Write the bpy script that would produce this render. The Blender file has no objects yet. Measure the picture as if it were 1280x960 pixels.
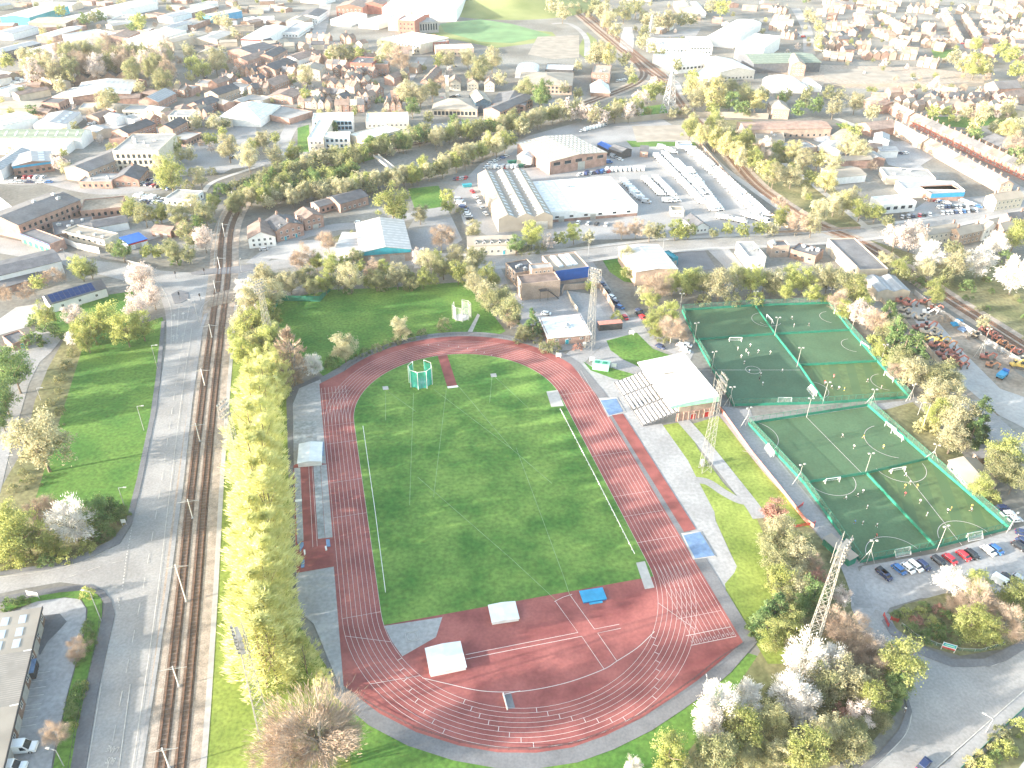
import bpy, bmesh, math, random
from mathutils import Vector, Matrix, noise
R = math.radians
rnd = random.Random(7)
scene = bpy.context.scene
col = scene.collection

# ------------------------------------------------------------------ camera
F, PITCH, ROLL, CAMH = 1020.0, 0.58319813, 0.00993606, 164.153873
cd = bpy.data.cameras.new('camera')
cam = bpy.data.objects.new('camera', cd); col.objects.link(cam)
cd.sensor_width = 36.0; cd.lens = F / 1280 * 36.0
cd.clip_start = 1.0; cd.clip_end = 8000
cam.matrix_world = Matrix.Translation((0, 0, CAMH)) @ Matrix.Rotation(math.pi/2 - PITCH, 4, 'X') @ Matrix.Rotation(ROLL, 4, 'Z')
scene.camera = cam

SP, CP, SR, CR = math.sin(PITCH), math.cos(PITCH), math.sin(ROLL), math.cos(ROLL)
ZO = [0.0, 0.0, 1.0]
def Z(ox=0, oy=0, k=1.0):            # origin and magnification of the enlarged view the numbers were read from
    ZO[:] = [ox, oy, k]
def P(px, py, z=0.0):                # where a sight line meets the level z
    px = ZO[0] + px/ZO[2]; py = ZO[1] + py/ZO[2]
    u = (px-640)/F; v = (480-py)/F
    u, v = CR*u - SR*v, SR*u + CR*v
    t = (CAMH - z) / (SP - CP*v)
    return Vector((u*t, (CP + SP*v)*t, z))
def HT(px, pb, pt):                  # height of an upright with foot pb and tip pt
    b = P(px, pb); px = ZO[0] + px/ZO[2]; pt = ZO[1] + pt/ZO[2]
    v = (480-pt)/F + SR*(px-640)/F
    return max(.5, CAMH + b.y*(v*CP - SP)/(CP + v*SP))
def SC(v):                           # photo pixels per metre at a point
    d = Vector((0, 0, CAMH)); return F / max(1, (Vector((v[0], v[1], 0)) - d).length)
TC, TH = Vector((-7.87454, 191.8696, 0)), .2457807
def T(a, b, z=0.0):                  # running track frame: a across, b along
    c, s = math.cos(TH), math.sin(TH)
    return Vector((TC.x + c*a - s*b, TC.y + s*a + c*b, z))

# ------------------------------------------------------------------ materials
MATS = {}
def mat(name, c, rough=.8, var=.15, scale=.5, c2=None, metal=0, detail=3, fine=None, inst=0, alpha=1, bump=0, trans=None):
    m = bpy.data.materials.new(name); m.use_nodes = True; MATS[name] = m
    nt = m.node_tree; N = nt.nodes; K = nt.links
    b = N['Principled BSDF']; b.inputs['Roughness'].default_value = rough; b.inputs['Metallic'].default_value = metal
    b.inputs['Specular IOR Level'].default_value = .3
    geo = N.new('ShaderNodeNewGeometry')
    nz = N.new('ShaderNodeTexNoise'); nz.inputs['Scale'].default_value = scale; nz.inputs['Detail'].default_value = detail
    K.new(geo.outputs['Position'], nz.inputs['Vector'])
    rp = N.new('ShaderNodeValToRGB'); K.new(nz.outputs['Fac'], rp.inputs['Fac'])
    c2 = c2 or tuple(x*(1+var) for x in c); c1 = tuple(x*(1-var) for x in c)
    rp.color_ramp.elements[0].position = .36; rp.color_ramp.elements[1].position = .64
    rp.color_ramp.elements[0].color = (*c1, 1); rp.color_ramp.elements[1].color = (*c2, 1)
    out = rp.outputs['Color']
    if fine:                         # second, finer noise (scale, strength)
        n2 = N.new('ShaderNodeTexNoise'); n2.inputs['Scale'].default_value = fine[0]; n2.inputs['Detail'].default_value = 2
        K.new(geo.outputs['Position'], n2.inputs['Vector'])
        mr = N.new('ShaderNodeMapRange'); K.new(n2.outputs['Fac'], mr.inputs['Value'])
        mr.inputs['From Min'].default_value = .3; mr.inputs['From Max'].default_value = .7
        mr.inputs['To Min'].default_value = 1-fine[1]; mr.inputs['To Max'].default_value = 1+fine[1]
        mx = N.new('ShaderNodeVectorMath'); mx.operation = 'SCALE'
        K.new(out, mx.inputs[0]); K.new(mr.outputs['Result'], mx.inputs['Scale']); out = mx.outputs['Vector']
    if inst:
        oi = N.new('ShaderNodeObjectInfo'); mr = N.new('ShaderNodeMapRange'); K.new(oi.outputs['Random'], mr.inputs['Value'])
        mr.inputs['To Min'].default_value = 1-inst; mr.inputs['To Max'].default_value = 1+inst
        mx = N.new('ShaderNodeVectorMath'); mx.operation = 'SCALE'
        K.new(out, mx.inputs[0]); K.new(mr.outputs['Result'], mx.inputs['Scale']); out = mx.outputs['Vector']
    K.new(out, b.inputs['Base Color'])
    if alpha < 1: b.inputs['Alpha'].default_value = alpha
    if bump:
        bp = N.new('ShaderNodeBump'); bp.inputs['Strength'].default_value = bump; bp.inputs['Distance'].default_value = .1
        K.new(nz.outputs['Fac'], bp.inputs['Height']); K.new(bp.outputs['Normal'], b.inputs['Normal'])
    if trans:                        # leaves let some light through
        o = N['Material Output']; tr = N.new('ShaderNodeBsdfTranslucent'); df = N.new('ShaderNodeBsdfDiffuse'); ms = N.new('ShaderNodeMixShader')
        K.new(out, df.inputs['Color']); K.new(out, tr.inputs['Color']); ms.inputs['Fac'].default_value = trans
        K.new(df.outputs[0], ms.inputs[1]); K.new(tr.outputs[0], ms.inputs[2]); K.new(ms.outputs[0], o.inputs['Surface']); N.remove(b)
    return m
def stripes(name, ca, cb, width, ang=0.0, rough=.7, axis='obj', duty=.5):   # parallel bands of two colours
    m = mat(name, ca, rough); nt = m.node_tree; N = nt.nodes; K = nt.links
    tc = N.new('ShaderNodeTexCoord'); mp = N.new('ShaderNodeMapping'); mp.inputs['Rotation'].default_value = (0, 0, ang)
    K.new(tc.outputs['Object'], mp.inputs['Vector']); sx = N.new('ShaderNodeSeparateXYZ'); K.new(mp.outputs[0], sx.inputs[0])
    md = N.new('ShaderNodeMath'); md.operation = 'PINGPONG'; md.inputs[1].default_value = width; K.new(sx.outputs['X'], md.inputs[0])
    gt = N.new('ShaderNodeMath'); gt.operation = 'GREATER_THAN'; gt.inputs[1].default_value = width*duty; K.new(md.outputs[0], gt.inputs[0])
    mx = N.new('ShaderNodeMix'); mx.data_type = 'RGBA'; K.new(gt.outputs[0], mx.inputs['Factor'])
    src = N['Principled BSDF'].inputs['Base Color'].links[0].from_socket
    K.new(src, mx.inputs['A']); mx.inputs['B'].default_value = (*cb, 1); K.new(mx.outputs['Result'], N['Principled BSDF'].inputs['Base Color'])
    return m

mat('ground', (.145,.138,.12), .95, c2=(.235,.228,.205), scale=.02, detail=8, fine=(.6,.18))
mat('asphalt', (.285,.275,.262), .9, .14, .08, detail=6, fine=(1.5,.12))
mat('old_asphalt', (.27,.265,.26), .92, .14, .05, detail=6, fine=(1.2,.12))
mat('dark_asphalt', (.13,.13,.135), .9, .15, .1, fine=(1.5,.12))
mat('concrete', (.3,.295,.29), .9, .12, .09, detail=7, fine=(.9,.14))
mat('pale_concrete', (.37,.355,.335), .9, .1, .08, detail=7, fine=(.8,.1))
mat('paving', (.16,.16,.165), .9, .12, .15, detail=6, fine=(1.8,.12))
mat('dirt', (.24,.19,.14), .95, .2, .08, c2=(.34,.28,.22), detail=7, fine=(.7,.2))
mat('ballast', (.32,.265,.215), .95, .2, .4, detail=6, fine=(2.5,.2))
mat('brown_bed', (.14,.095,.068), .95, .2, .5, detail=5, fine=(2.5,.25))
mat('rust', (.17,.09,.055), .6, .2, 1)
mat('sleeper', (.16,.125,.1), .9, .2, 1)
mat('grass', (.056,.155,.024), .95, c2=(.112,.2,.036), scale=.06, detail=9, fine=(.9,.28))
mat('bright_grass', (.155,.215,.038), .95, c2=(.235,.285,.06), scale=.08, detail=8, fine=(1.1,.25))
mat('infield_grass', (.056,.16,.027), .95, c2=(.145,.24,.05), scale=.07, detail=9, fine=(.8,.24))
mat('rough_grass', (.12,.13,.055), .95, c2=(.22,.2,.1), scale=.07, detail=9, fine=(.7,.3))
mat('hill_grass', (.16,.2,.06), .95, c2=(.24,.26,.1), scale=.02, detail=8)
mat('turf', (.068,.128,.066), .95, .12, .07, detail=6, fine=(1.4,.1))
mat('shaded_turf', (.058,.118,.07), .95, .12, .06, detail=6, fine=(1.4,.1))  # copy of turf, shade on two upper pitches painted into its colour
stripes('worn_turf', (.088,.135,.052), (.07,.122,.05), 3.2, .2)
mat('far_turf', (.13,.23,.1), .95, .15, .05)
mat('track_red', (.215,.06,.058), .9, .13, .09, c2=(.32,.105,.092), detail=8, fine=(1.3,.1))
mat('runway_red', (.23,.068,.06), .9, .2, .25, detail=7)
mat('line_white', (.56,.5,.475), .8, .06, 2)
mat('faded_line', (.46,.44,.4), .9, .2, .6)
mat('grass_line', (.22,.33,.17), .9, .25, .3)
mat('white_paint', (.7,.69,.665), .6, .06, .4)
mat('cover_white', (.66,.66,.655), .55, .07, .5)
mat('cream', (.5,.45,.37), .85, .1, .4)
mat('beige', (.45,.38,.3), .9, .12, .3)
mat('brick', (.3,.19,.155), .9, .2, .35, detail=6, fine=(3,.2), inst=.15)
mat('pale_brick', (.37,.28,.225), .9, .15, .3, detail=6, fine=(3,.15), inst=.12)
mat('red_brick', (.34,.13,.1), .9, .15, .4, fine=(3,.15), inst=.1)
mat('brown_brick', (.24,.165,.13), .9, .2, .35, fine=(3,.2), inst=.15)
mat('slate', (.085,.088,.098), .75, .2, .3, detail=5, fine=(2.5,.15), inst=.2)
mat('brown_tile', (.22,.165,.14), .85, .2, .3, detail=5, fine=(2.5,.15), inst=.2)
mat('red_tile', (.28,.19,.15), .85, .18, .3, fine=(2.5,.15), inst=.2)
mat('felt', (.13,.13,.135), .9, .18, .15, detail=6, fine=(1,.12), inst=.15)
mat('pale_felt', (.29,.285,.275), .9, .14, .12, detail=6, fine=(1,.1), inst=.12)
mat('tan_roof', (.3,.265,.22), .85, .14, .12, detail=6, inst=.1)
stripes('sheet_white', (.5,.485,.465), (.41,.4,.385), 1.6, math.pi/2)
stripes('sheet_grey', (.33,.34,.35), (.27,.28,.29), 1.4, math.pi/2)
stripes('sheet_green', (.2,.24,.19), (.15,.19,.15), 2.4, math.pi/2)
stripes('sheet_dark', (.1,.11,.125), (.08,.085,.1), 1.6, math.pi/2)
stripes('sheet_tan', (.29,.26,.225), (.25,.225,.195), .3, 0)
stripes('sheet_beige', (.36,.325,.27), (.31,.28,.235), 2.4, math.pi/2)
mat('skylight', (.45,.49,.53), .35, .1, .5)
mat('glass', (.03,.04,.05), .12, .3, 1)
mat('blue_glass', (.03,.075,.12), .15, .3, .7)
mat('solar', (.02,.045,.13), .2, .15, 1)
mat('window_frame', (.7,.69,.66), .6, .05, 1)
mat('metal', (.4,.41,.42), .45, .12, 1, metal=.4)
mat('pale_metal', (.4,.39,.36), .5, .1, 1, metal=.2)
mat('mast_metal', (.23,.228,.212), .6, .15, .8)
mat('dark_metal', (.06,.06,.065), .6, .2, 1)
mat('green_panel', (.018,.175,.115), .65, .12, .6)
mat('green_fence', (.03,.17,.11), .7, .15, 1)
mat('fence_mesh', (.1,.2,.15), .8, .1, 1, alpha=.28)
mat('net', (.02,.4,.3), .8, .12, 1, alpha=.62)
mat('white_net', (.7,.72,.7), .8, .1, 1, alpha=.22)
mat('pink_panel', (.5,.2,.16), .8, .1, 1)
mat('pit_blue', (.13,.21,.34), .7, .12, .5, fine=(1.5,.12))
mat('mat_blue', (.03,.25,.44), .5, .1, .6)
mat('blue_panel', (.02,.1,.36), .5, .1, .5)
mat('teal', (.03,.28,.34), .6, .1, .5)
mat('mint', (.3,.6,.42), .6, .1, .5)
mat('sand', (.45,.42,.38), .95, .1, .8)
mat('old_cover', (.27,.28,.28), .85, .22, .25, detail=7, fine=(1,.15))
mat('trunk', (.17,.135,.1), .95, .2, 1)
mat('pale_trunk', (.3,.27,.22), .95, .2, 1)
mat('red_paint', (.45,.03,.03), .4, .1, 1)
mat('orange', (.42,.2,.11), .55, .15, 1)
mat('digger_red', (.34,.13,.1), .55, .15, 1)
stripes('membrane', (.62,.615,.6), (.52,.515,.505), 3.2, 0, duty=.9)
mat('yellow', (.5,.36,.1), .5, .12, 1)
mat('tyre', (.02,.02,.02), .9, .1, 1)
mat('track_steel', (.1,.095,.09), .8, .2, 1)
for n_, c_ in dict(white=(.78,.78,.77), silver=(.42,.44,.46), black=(.015,.016,.02), navy=(.02,.035,.1), blue=(.03,.12,.32), red=(.45,.02,.03), grey=(.12,.125,.13), green=(.04,.16,.08)).items():
    m_ = mat('paint_'+n_, c_, .28, .03, 1); m_.node_tree.nodes['Principled BSDF'].inputs['Coat Weight'].default_value = .4
mat('skin', (.42,.26,.19), .7, .05, 3); mat('hair', (.05,.035,.025), .8, .1, 3)
for n_, c_ in dict(white=(.75,.75,.74), red=(.55,.05,.06), blue=(.05,.2,.5), black=(.02,.02,.025), yellow=(.7,.55,.08), grey=(.3,.3,.32)).items():
    mat('cloth_'+n_, c_, .9, .08, 3)
# foliage kinds
def leafmat(n, c, c2, inst=.22, t=.48): mat('leaf_'+n, c, .9, c2=c2, scale=.35, detail=3, inst=inst, trans=t)
leafmat('poplar', (.58,.6,.24), (.72,.72,.38), .07, .68)
leafmat('spring', (.27,.32,.1), (.42,.43,.19))
leafmat('pale', (.43,.42,.25), (.57,.53,.36))
leafmat('dull', (.25,.275,.135), (.38,.375,.22))
leafmat('lime', (.34,.38,.12), (.48,.5,.2), .15)
leafmat('blossom', (.7,.66,.6), (.85,.82,.78), .06, .25)
leafmat('pink', (.60,.5,.45), (.75,.66,.6), .08, .25)
leafmat('bare', (.34,.26,.2), (.46,.37,.29), .12, .1)
leafmat('purple', (.30,.15,.12), (.42,.25,.2), .12, .2)
leafmat('conifer', (.07,.13,.05), (.14,.19,.08), .2, .15)
leafmat('dark', (.12,.2,.07), (.22,.29,.12), .25, .25)
leafmat('gold', (.46,.43,.18), (.58,.55,.3), .15, .3)

# ------------------------------------------------------------------ mesh builder
KID = {}
class MB:
    def __init__(s): s.v = []; s.f = []; s.m = []
    def face(s, pts, m=0):
        i = len(s.v); s.v += [tuple(p) for p in pts]; s.f.append(tuple(range(i, i+len(pts)))); s.m.append(m)
    def box(s, x0, y0, z0, x1, y1, z1, m=0, bottom=True):
        i = len(s.v)
        s.v += [(x0,y0,z0),(x1,y0,z0),(x1,y1,z0),(x0,y1,z0),(x0,y0,z1),(x1,y0,z1),(x1,y1,z1),(x0,y1,z1)]
        fs = [(0,1,5,4),(1,2,6,5),(2,3,7,6),(3,0,4,7),(4,5,6,7)] + ([(3,2,1,0)] if bottom else [])
        for f in fs: s.f.append(tuple(i+k for k in f)); s.m.append(m)
    def prism(s, pts, z0, z1, m=0, mtop=None, bottom=True):
        a = sum(p[0]*q[1]-q[0]*p[1] for p, q in zip(pts, list(pts[1:])+[pts[0]]))
        if a < 0: pts = list(reversed(pts))
        n = len(pts); i = len(s.v)
        s.v += [(p[0],p[1],z0) for p in pts] + [(p[0],p[1],z1) for p in pts]
        for k in range(n):
            s.f.append((i+k, i+(k+1)%n, i+n+(k+1)%n, i+n+k)); s.m.append(m)
        s.f.append(tuple(range(i+n, i+2*n))); s.m.append(m if mtop is None else mtop)
        if bottom: s.f.append(tuple(range(i+n-1, i-1, -1))); s.m.append(m)
    def tube(s, p, q, r, n=6, m=0, r2=None, cap=True):
        p = Vector(p); q = Vector(q); d = q-p
        if d.length < 1e-6: return
        d.normalize(); a = d.orthogonal().normalized(); b = d.cross(a); r2 = r if r2 is None else r2
        i = len(s.v)
        for c, rr in ((p, r), (q, r2)):
            for k in range(n):
                t = 2*math.pi*k/n; s.v.append(tuple(c + (a*math.cos(t)+b*math.sin(t))*rr))
        for k in range(n):
            s.f.append((i+k, i+(k+1)%n, i+n+(k+1)%n, i+n+k)); s.m.append(m)
        if cap:
            s.f.append(tuple(range(i+n-1, i-1, -1))); s.m.append(m); s.f.append(tuple(range(i+n, i+2*n))); s.m.append(m)
    def bar(s, p, q, w, h, m=0):       # flat bar from p to q
        p = Vector(p); q = Vector(q); d = (q-p).normalized(); side = d.cross(Vector((0,0,1)))
        side = side.normalized() if side.length > 1e-4 else Vector((1,0,0)); up = side.cross(d)
        i = len(s.v)
        for c in (p, q):
            for x, y in ((-1,-1),(1,-1),(1,1),(-1,1)): s.v.append(tuple(c + side*(x*w/2) + up*(y*h/2)))
        for f in ((0,1,5,4),(1,2,6,5),(2,3,7,6),(3,0,4,7),(4,5,6,7),(3,2,1,0)): s.f.append(tuple(i+k for k in f)); s.m.append(m)
    def strip(s, pts, w, z, m=0):      # ribbon lying flat along a line of points
        pts = [Vector((p[0],p[1])) for p in pts]; n = len(pts); L = []; Rr = []
        for k in range(n):
            d = (pts[min(k+1,n-1)] - pts[max(k-1,0)]); d.normalize(); nn = Vector((-d.y, d.x))*(w/2)
            L.append(pts[k]+nn); Rr.append(pts[k]-nn)
        i = len(s.v); s.v += [(p.x,p.y,z) for p in Rr] + [(p.x,p.y,z) for p in L]
        for k in range(n-1): s.f.append((i+k, i+k+1, i+n+k+1, i+n+k)); s.m.append(m)
    def mesh(s, name, mats):
        me = bpy.data.meshes.new(name); me.from_pydata(s.v, [], s.f)
        for m in ([mats] if isinstance(mats, str) else mats): me.materials.append(MATS[m])
        me.polygons.foreach_set('material_index', s.m); me.update(); return me
    def build(s, name, mats, parent=None):
        return link(name, s.mesh(name, mats), parent)
def link(name, me, parent=None, loc=None, rz=0):
    o = bpy.data.objects.new(name, me); col.objects.link(o)
    if parent: o.parent = parent; KID.setdefault(parent.name, []).append(o)
    if loc is not None: o.location = loc
    if rz: o.rotation_euler.z = rz
    return o
def tag(o, label, cat, group=None, kind=None):
    if label: o['label'] = label
    if cat: o['category'] = cat
    if group: o['group'] = group
    if kind: o['kind'] = kind
    return o
def empty(name, label, cat, loc=(0,0,0), rz=0, group=None):
    o = bpy.data.objects.new(name, None); o.empty_display_size = .5; col.objects.link(o)
    o.location = loc; o.rotation_euler.z = rz
    return tag(o, label, cat, group)
def copy_tree(o, parent=None):
    c = o.copy(); col.objects.link(c)
    if parent: c.parent = parent; KID.setdefault(parent.name, []).append(c)
    for ch in KID.get(o.name, []): copy_tree(ch, c)
    return c
# labels of look-alikes are finished at the end, once all their neighbours are known
PEND = []
def later(o, desc, place, key): PEND.append((o, desc, place, key)); return o
ONES = ['','first','second','third','fourth','fifth','sixth','seventh','eighth','ninth','tenth','eleventh','twelfth','thirteenth','fourteenth','fifteenth','sixteenth','seventeenth','eighteenth','nineteenth']
def ordinal(n):
    if n < 20: return ONES[n]
    t = ['','','twenty','thirty','forty','fifty','sixty','seventy','eighty','ninety'][min(n//10, 9)]
    return t[:-1]+'ieth' if n % 10 == 0 else t + '-' + ONES[n % 10]
def finish_labels(view='from the left'):
    g = {}
    for o, d, p, k in PEND: g.setdefault((d, p), []).append((k, o))
    for (d, p), L in g.items():
        L.sort(key=lambda e: e[0]); n = len(L)
        for i, (k, o) in enumerate(L):
            if n == 1: lb = f'{d} {p}'
            elif i == 0: lb = f'leftmost {d} {p}'
            elif i == n-1: lb = f'rightmost {d} {p}'
            elif n == 3: lb = f'middle {d} of three {p}'
            else: lb = f'{ordinal(i+1)} {d} from the left {p}'
            if len(lb.split()) > 16: lb = lb.replace(' from the left', '')
            if len(lb.split()) > 16: print('LONG', lb)
            o['label'] = lb
def dist2px(v): return (v[0]) / max(1e-3, (v[1]*CP + CAMH*SP))     # left to right order in the photo

# ------------------------------------------------------------------ flat setting
LV = .03
SEQ = [0]
def lvz(lv): SEQ[0] += 1; return lv*LV + SEQ[0]*.0006
def sheet(name, pts, m, lv, world=False):
    mb = MB(); w = pts if world else [P(*p) for p in pts]
    a = sum(p[0]*q[1]-q[0]*p[1] for p, q in zip(w, w[1:]+w[:1]))
    if a < 0: w = list(reversed(w))
    z = lvz(lv); mb.face([(p[0], p[1], z) for p in w])
    return tag(mb.build(name, m), None, None, kind='structure')
def smooth(pts, n=6):                # Catmull-Rom through points
    out = []; pts = [Vector((p[0],p[1])) for p in pts]
    for i in range(len(pts)-1):
        a, b, c, d = pts[max(i-1,0)], pts[i], pts[i+1], pts[min(i+2,len(pts)-1)]
        for k in range(n):
            t = k/n; out.append(.5*((2*b)+(c-a)*t+(2*a-5*b+4*c-d)*t*t+(3*b-a-3*c+d)*t**3))
    return out + [pts[-1]]
def lane(name, px, w, m, lv, world=False, n=6):     # road along a centre line
    c = smooth(px if world else [P(*p) for p in px], n); mb = MB(); mb.strip(c, w, lvz(lv))
    tag(mb.build(name, m), None, None, kind='structure'); return c
def kerbed(name, pts, m, z=.2, world=False):      # raised pavement
    mb = MB(); mb.prism([(p[0],p[1]) for p in (pts if world else [P(*q) for q in pts])], -.2, z)
    return tag(mb.build(name, m), None, None, kind='structure')
def offset(c, d):
    c = [Vector((p[0],p[1])) for p in c]; o = []
    for k in range(len(c)):
        t = (c[min(k+1,len(c)-1)] - c[max(k-1,0)]).normalized(); o.append(c[k] + Vector((-t.y,t.x))*d)
    return o
def dashes(mb, c, on, off, w, z):
    c = [Vector((p[0],p[1])) for p in c]; pos = 0; seg = []; run = True; left = on
    for a, b in zip(c, c[1:]):
        L = (b-a).length; t = 0
        while t < L:
            s = min(left, L-t)
            if run: mb.strip([a+(b-a)*(t/L), a+(b-a)*((t+s)/L)], w, z)
            t += s; left -= s
            if left <= 1e-6: run = not run; left = on if run else off
# ================================================================== ground, roads, fields
gm = MB(); gm.face([(-2600,-600,0),(2600,-600,0),(2600,3000,0),(-2600,3000,0)]); tag(gm.build('ground','ground'),None,None,kind='structure')
Z()
# ---- left of the running track
sheet('lawn', [(258,965),(262,840),(266,722),(271,600),(277,482),(292,400),(303,372),(345,385),(352,470),(362,480),(366,720),(372,780),(428,862),(452,905),(470,965)], 'bright_grass', 1)
sheet('lawn', [(104,432),(150,416),(203,396),(205,404),(197,470),(186,540),(172,610),(160,646),(90,632),(45,622),(70,540),(86,490)], 'grass', 1)
sheet('lawn', [(60,392),(110,372),(166,364),(172,384),(168,420),(96,436),(70,420)], 'grass', .8)
sheet('rough_ground', [(0,645),(0,612),(30,560),(44,500),(60,460),(80,424),(106,430),(88,490),(70,540),(46,620),(60,640),(40,660)], 'rough_grass', .9)
sheet('lawn', [(0,722),(0,640),(46,622),(92,632),(160,640),(158,660),(150,672),(100,702),(60,712)], 'rough_grass', .95)
sheet('path', [(-5,640),(12,565),(36,480),(60,432),(74,420),(56,418),(36,432),(14,452),(-5,520)], 'old_asphalt', 1.5)
sheet('road', [(-5,440),(20,425),(50,412),(80,420),(64,440),(30,470),(-5,500)], 'old_asphalt', 1.4)
sheet('yard', [(-5,402),(20,384),(46,380),(50,392),(30,410),(-5,420)], 'pale_concrete', 1.2)
# main road up to the crossroads
main = [P(133,965),(0,0)]
mainc = smooth([P(*p) for p in [(132,975),(152,870),(178,740),(199,620),(217,500),(230,410),(234,380),(238,356)]], 10)
mainl = [P(*p) for p in [(105,975),(122,870),(152,720),(176,600),(199,490),(208,430),(208,394),(198,362)]]
mainr = [P(*p) for p in [(172,975),(186,880),(208,740),(225,600),(240,480),(252,400),(262,370),(270,352)]]
sheet('road', mainl + mainr[::-1], 'asphalt', 2, True)
sheet('road', [(172,330),(196,338),(240,341),(300,336),(318,340),(316,352),(296,360),(262,372),(252,402),(208,402),(205,380),(196,364),(170,352)], 'asphalt', 2.1)
sheet('road', [(-5,296),(60,308),(120,326),(180,332),(200,338),(196,366),(160,352),(128,344),(88,336),(78,330),(-5,316)], 'asphalt', 2.05)
sheet('road', [(-10,744),(30,736),(75,728),(118,733),(136,748),(146,775),(165,790),(180,690),(166,655),(150,680),(100,702),(40,714),(-10,722)], 'asphalt', 2.2)
kerbed('pavement', [(86,975),(96,915),(112,840),(126,780),(131,756),(124,744),(108,738),(75,741),(30,748),(-10,756),(-10,749),(30,741),(75,734),(112,731),(130,738),(139,750),(144,768),(139,790),(122,868),(105,975)], 'dark_asphalt')
kerbed('pavement', [(-10,716),(60,706),(102,694),(140,675),(157,655),(171,600),(188,520),(195,470),(202,402),(206,402),(201,470),(196,510),(178,600),(166,652),(150,680),(104,702),(60,712),(-10,721)], 'paving')
kerbed('pavement', [(176,975),(192,870),(213,730),(229,610),(241,500),(254,410),(260,392),(256,392),(247,420),(237,490),(223,610),(207,740),(186,880),(170,975)], 'old_asphalt')
kerbed('traffic_island', [(214,368),(224,363),(236,366),(236,374),(226,379),(218,380)], 'paving')
kerbed('pavement', [(262,372),(272,366),(296,360),(296,370),(290,378),(258,386)], 'dirt', .21)
kerbed('pavement', [(238,341),(262,336),(290,334),(318,330),(318,338),(296,342),(240,344)], 'paving', .21)
mk = MB()
zl = 4.4*LV + .06
dashes(mk, mainc[:52], 4, 5, .16, zl)
mk.strip(smooth([P(*p) for p in [(163,975),(176,890),(196,750),(213,610),(228,490),(240,410)]]), .16, zl)
mk.strip(smooth([P(*p) for p in [(107,975),(122,885),(127,855)]]), .16, zl)
mk.strip([P(147,975), P(163,856)], .2, zl)
dashes(mk, [P(153,738), P(158,698), P(165,660)], .6, .6, .25, zl); dashes(mk, [P(150,762), P(147,748)], .6, .6, .25, zl)
dashes(mk, smooth([P(*p) for p in [(80,724),(128,708),(158,700)]]), 3, 3, .14, zl)
mk.strip(smooth([P(*p) for p in [(0,722),(60,714),(104,702),(140,684),(160,662)]]), .12, zl)
for q in [((224,383),(220,430)), ((237,383),(228,430)), ((224,383),(237,383))]: mk.strip([P(*q[0]), P(*q[1])], .2, zl)
dashes(mk, smooth([P(*p) for p in [(196,350),(230,346),(262,344)]]), 2, 2, .2, zl)
dashes(mk, [P(100,331), P(190,345)], 2, 3, .15, zl)
mk.strip(smooth([P(*p) for p in [(196,352),(206,366),(214,390),(214,430)]]), .15, zl); mk.strip(smooth([P(*p) for p in [(250,392),(254,382),(268,372),(296,362)]]), .15, zl)
for px, py in [(218,398),(229,396),(217,424),(222,424),(228,424)]:          # lane arrows
    a = P(px, py+3); b = P(px, py-3); d = (b-a).normalized(); n_ = Vector((-d.y, d.x, 0))
    mk.strip([a, b], .25, zl); mk.face([(q.x, q.y, zl) for q in (b+n_*.8, b-n_*.8, b+d*1.6)])
tag(mk.build('road_markings', 'faded_line'), None, None, kind='structure')
# the faint lettering in the bus lane
def text_mesh(body, size):
    cu = bpy.data.curves.new('t', 'FONT'); cu.body = body; cu.size = size; cu.align_x = 'CENTER'; cu.align_y = 'CENTER'
    o = bpy.data.objects.new('t', cu); col.objects.link(o)
    me = bpy.data.meshes.new_from_object(o.evaluated_get(bpy.context.evaluated_depsgraph_get())); bpy.data.objects.remove(o); bpy.data.curves.remove(cu); return me
for body, px, py in (('BUS', 139, 951), ('LANE', 141, 937)):
    me = text_mesh(body, 1.0); me.materials.clear(); me.materials.append(MATS['faded_line'])
    o = link('road_lettering', me, None, P(px, py) + Vector((0,0,zl+.02)), R(172)); o.scale = (1.1, 2.2, 1); o['kind'] = 'structure'

# ---- tramway beside the road
tram = [P(*p) for p in [(210,985),(222,880),(236,740),(248,610),(261,490),(272,400),(277,365),(280,335),(282,300),(287,278),(297,258),(312,240),(345,222),(400,206),(470,190),(560,171),(640,155),(677,146),(712,136),(746,124),(778,112),(798,102),(805,92),(798,80),(782,62)]]
tc_ = smooth(tram, 8)
def ribbon(name, c, w, m, lv): mb = MB(); mb.strip(c, w, lvz(lv)); return tag(mb.build(name, m), None, None, kind='structure')
ribbon('tramway', tc_, 13, 'ballast', 2.3)
ribbon('path', [p for p in offset(tc_[:44], -6.8)], 1.3, 'pale_concrete', 2.5)
def rails(name, c, gap, near):       # two tracks: bed, rails and sleepers
    mb = MB(); z = lvz(3.2)
    for s in (-gap/2, gap/2):
        mb.strip(offset(c, s), 2.7, z, 0); ce = offset(c, s)
        for g in (-.76, .76):
            q = offset(c, s+g)
            for a, b in zip(q, q[1:]): mb.bar((a.x,a.y,z+.1), (b.x,b.y,z+.1), .16, .18, 1)
        if near:
            acc = 0
            for a, b in zip(ce, ce[1:]):
                L = (b-a).length; d = (b-a)/L; n_ = Vector((-d.y, d.x)); t = acc
                while t < L:
                    if a.y + d.y*t < 330: p = a+d*t; e = p+n_*1.15; f = p-n_*1.15; mb.bar((e.x,e.y,z+.02), (f.x,f.y,z+.02), .28, .08, 2)
                    t += 1.3
                acc = t-L
    return tag(mb.build(name, ['brown_bed','rust','sleeper']), None, None, kind='structure')
rails('tram_track', tc_, 4.0, True)
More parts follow.
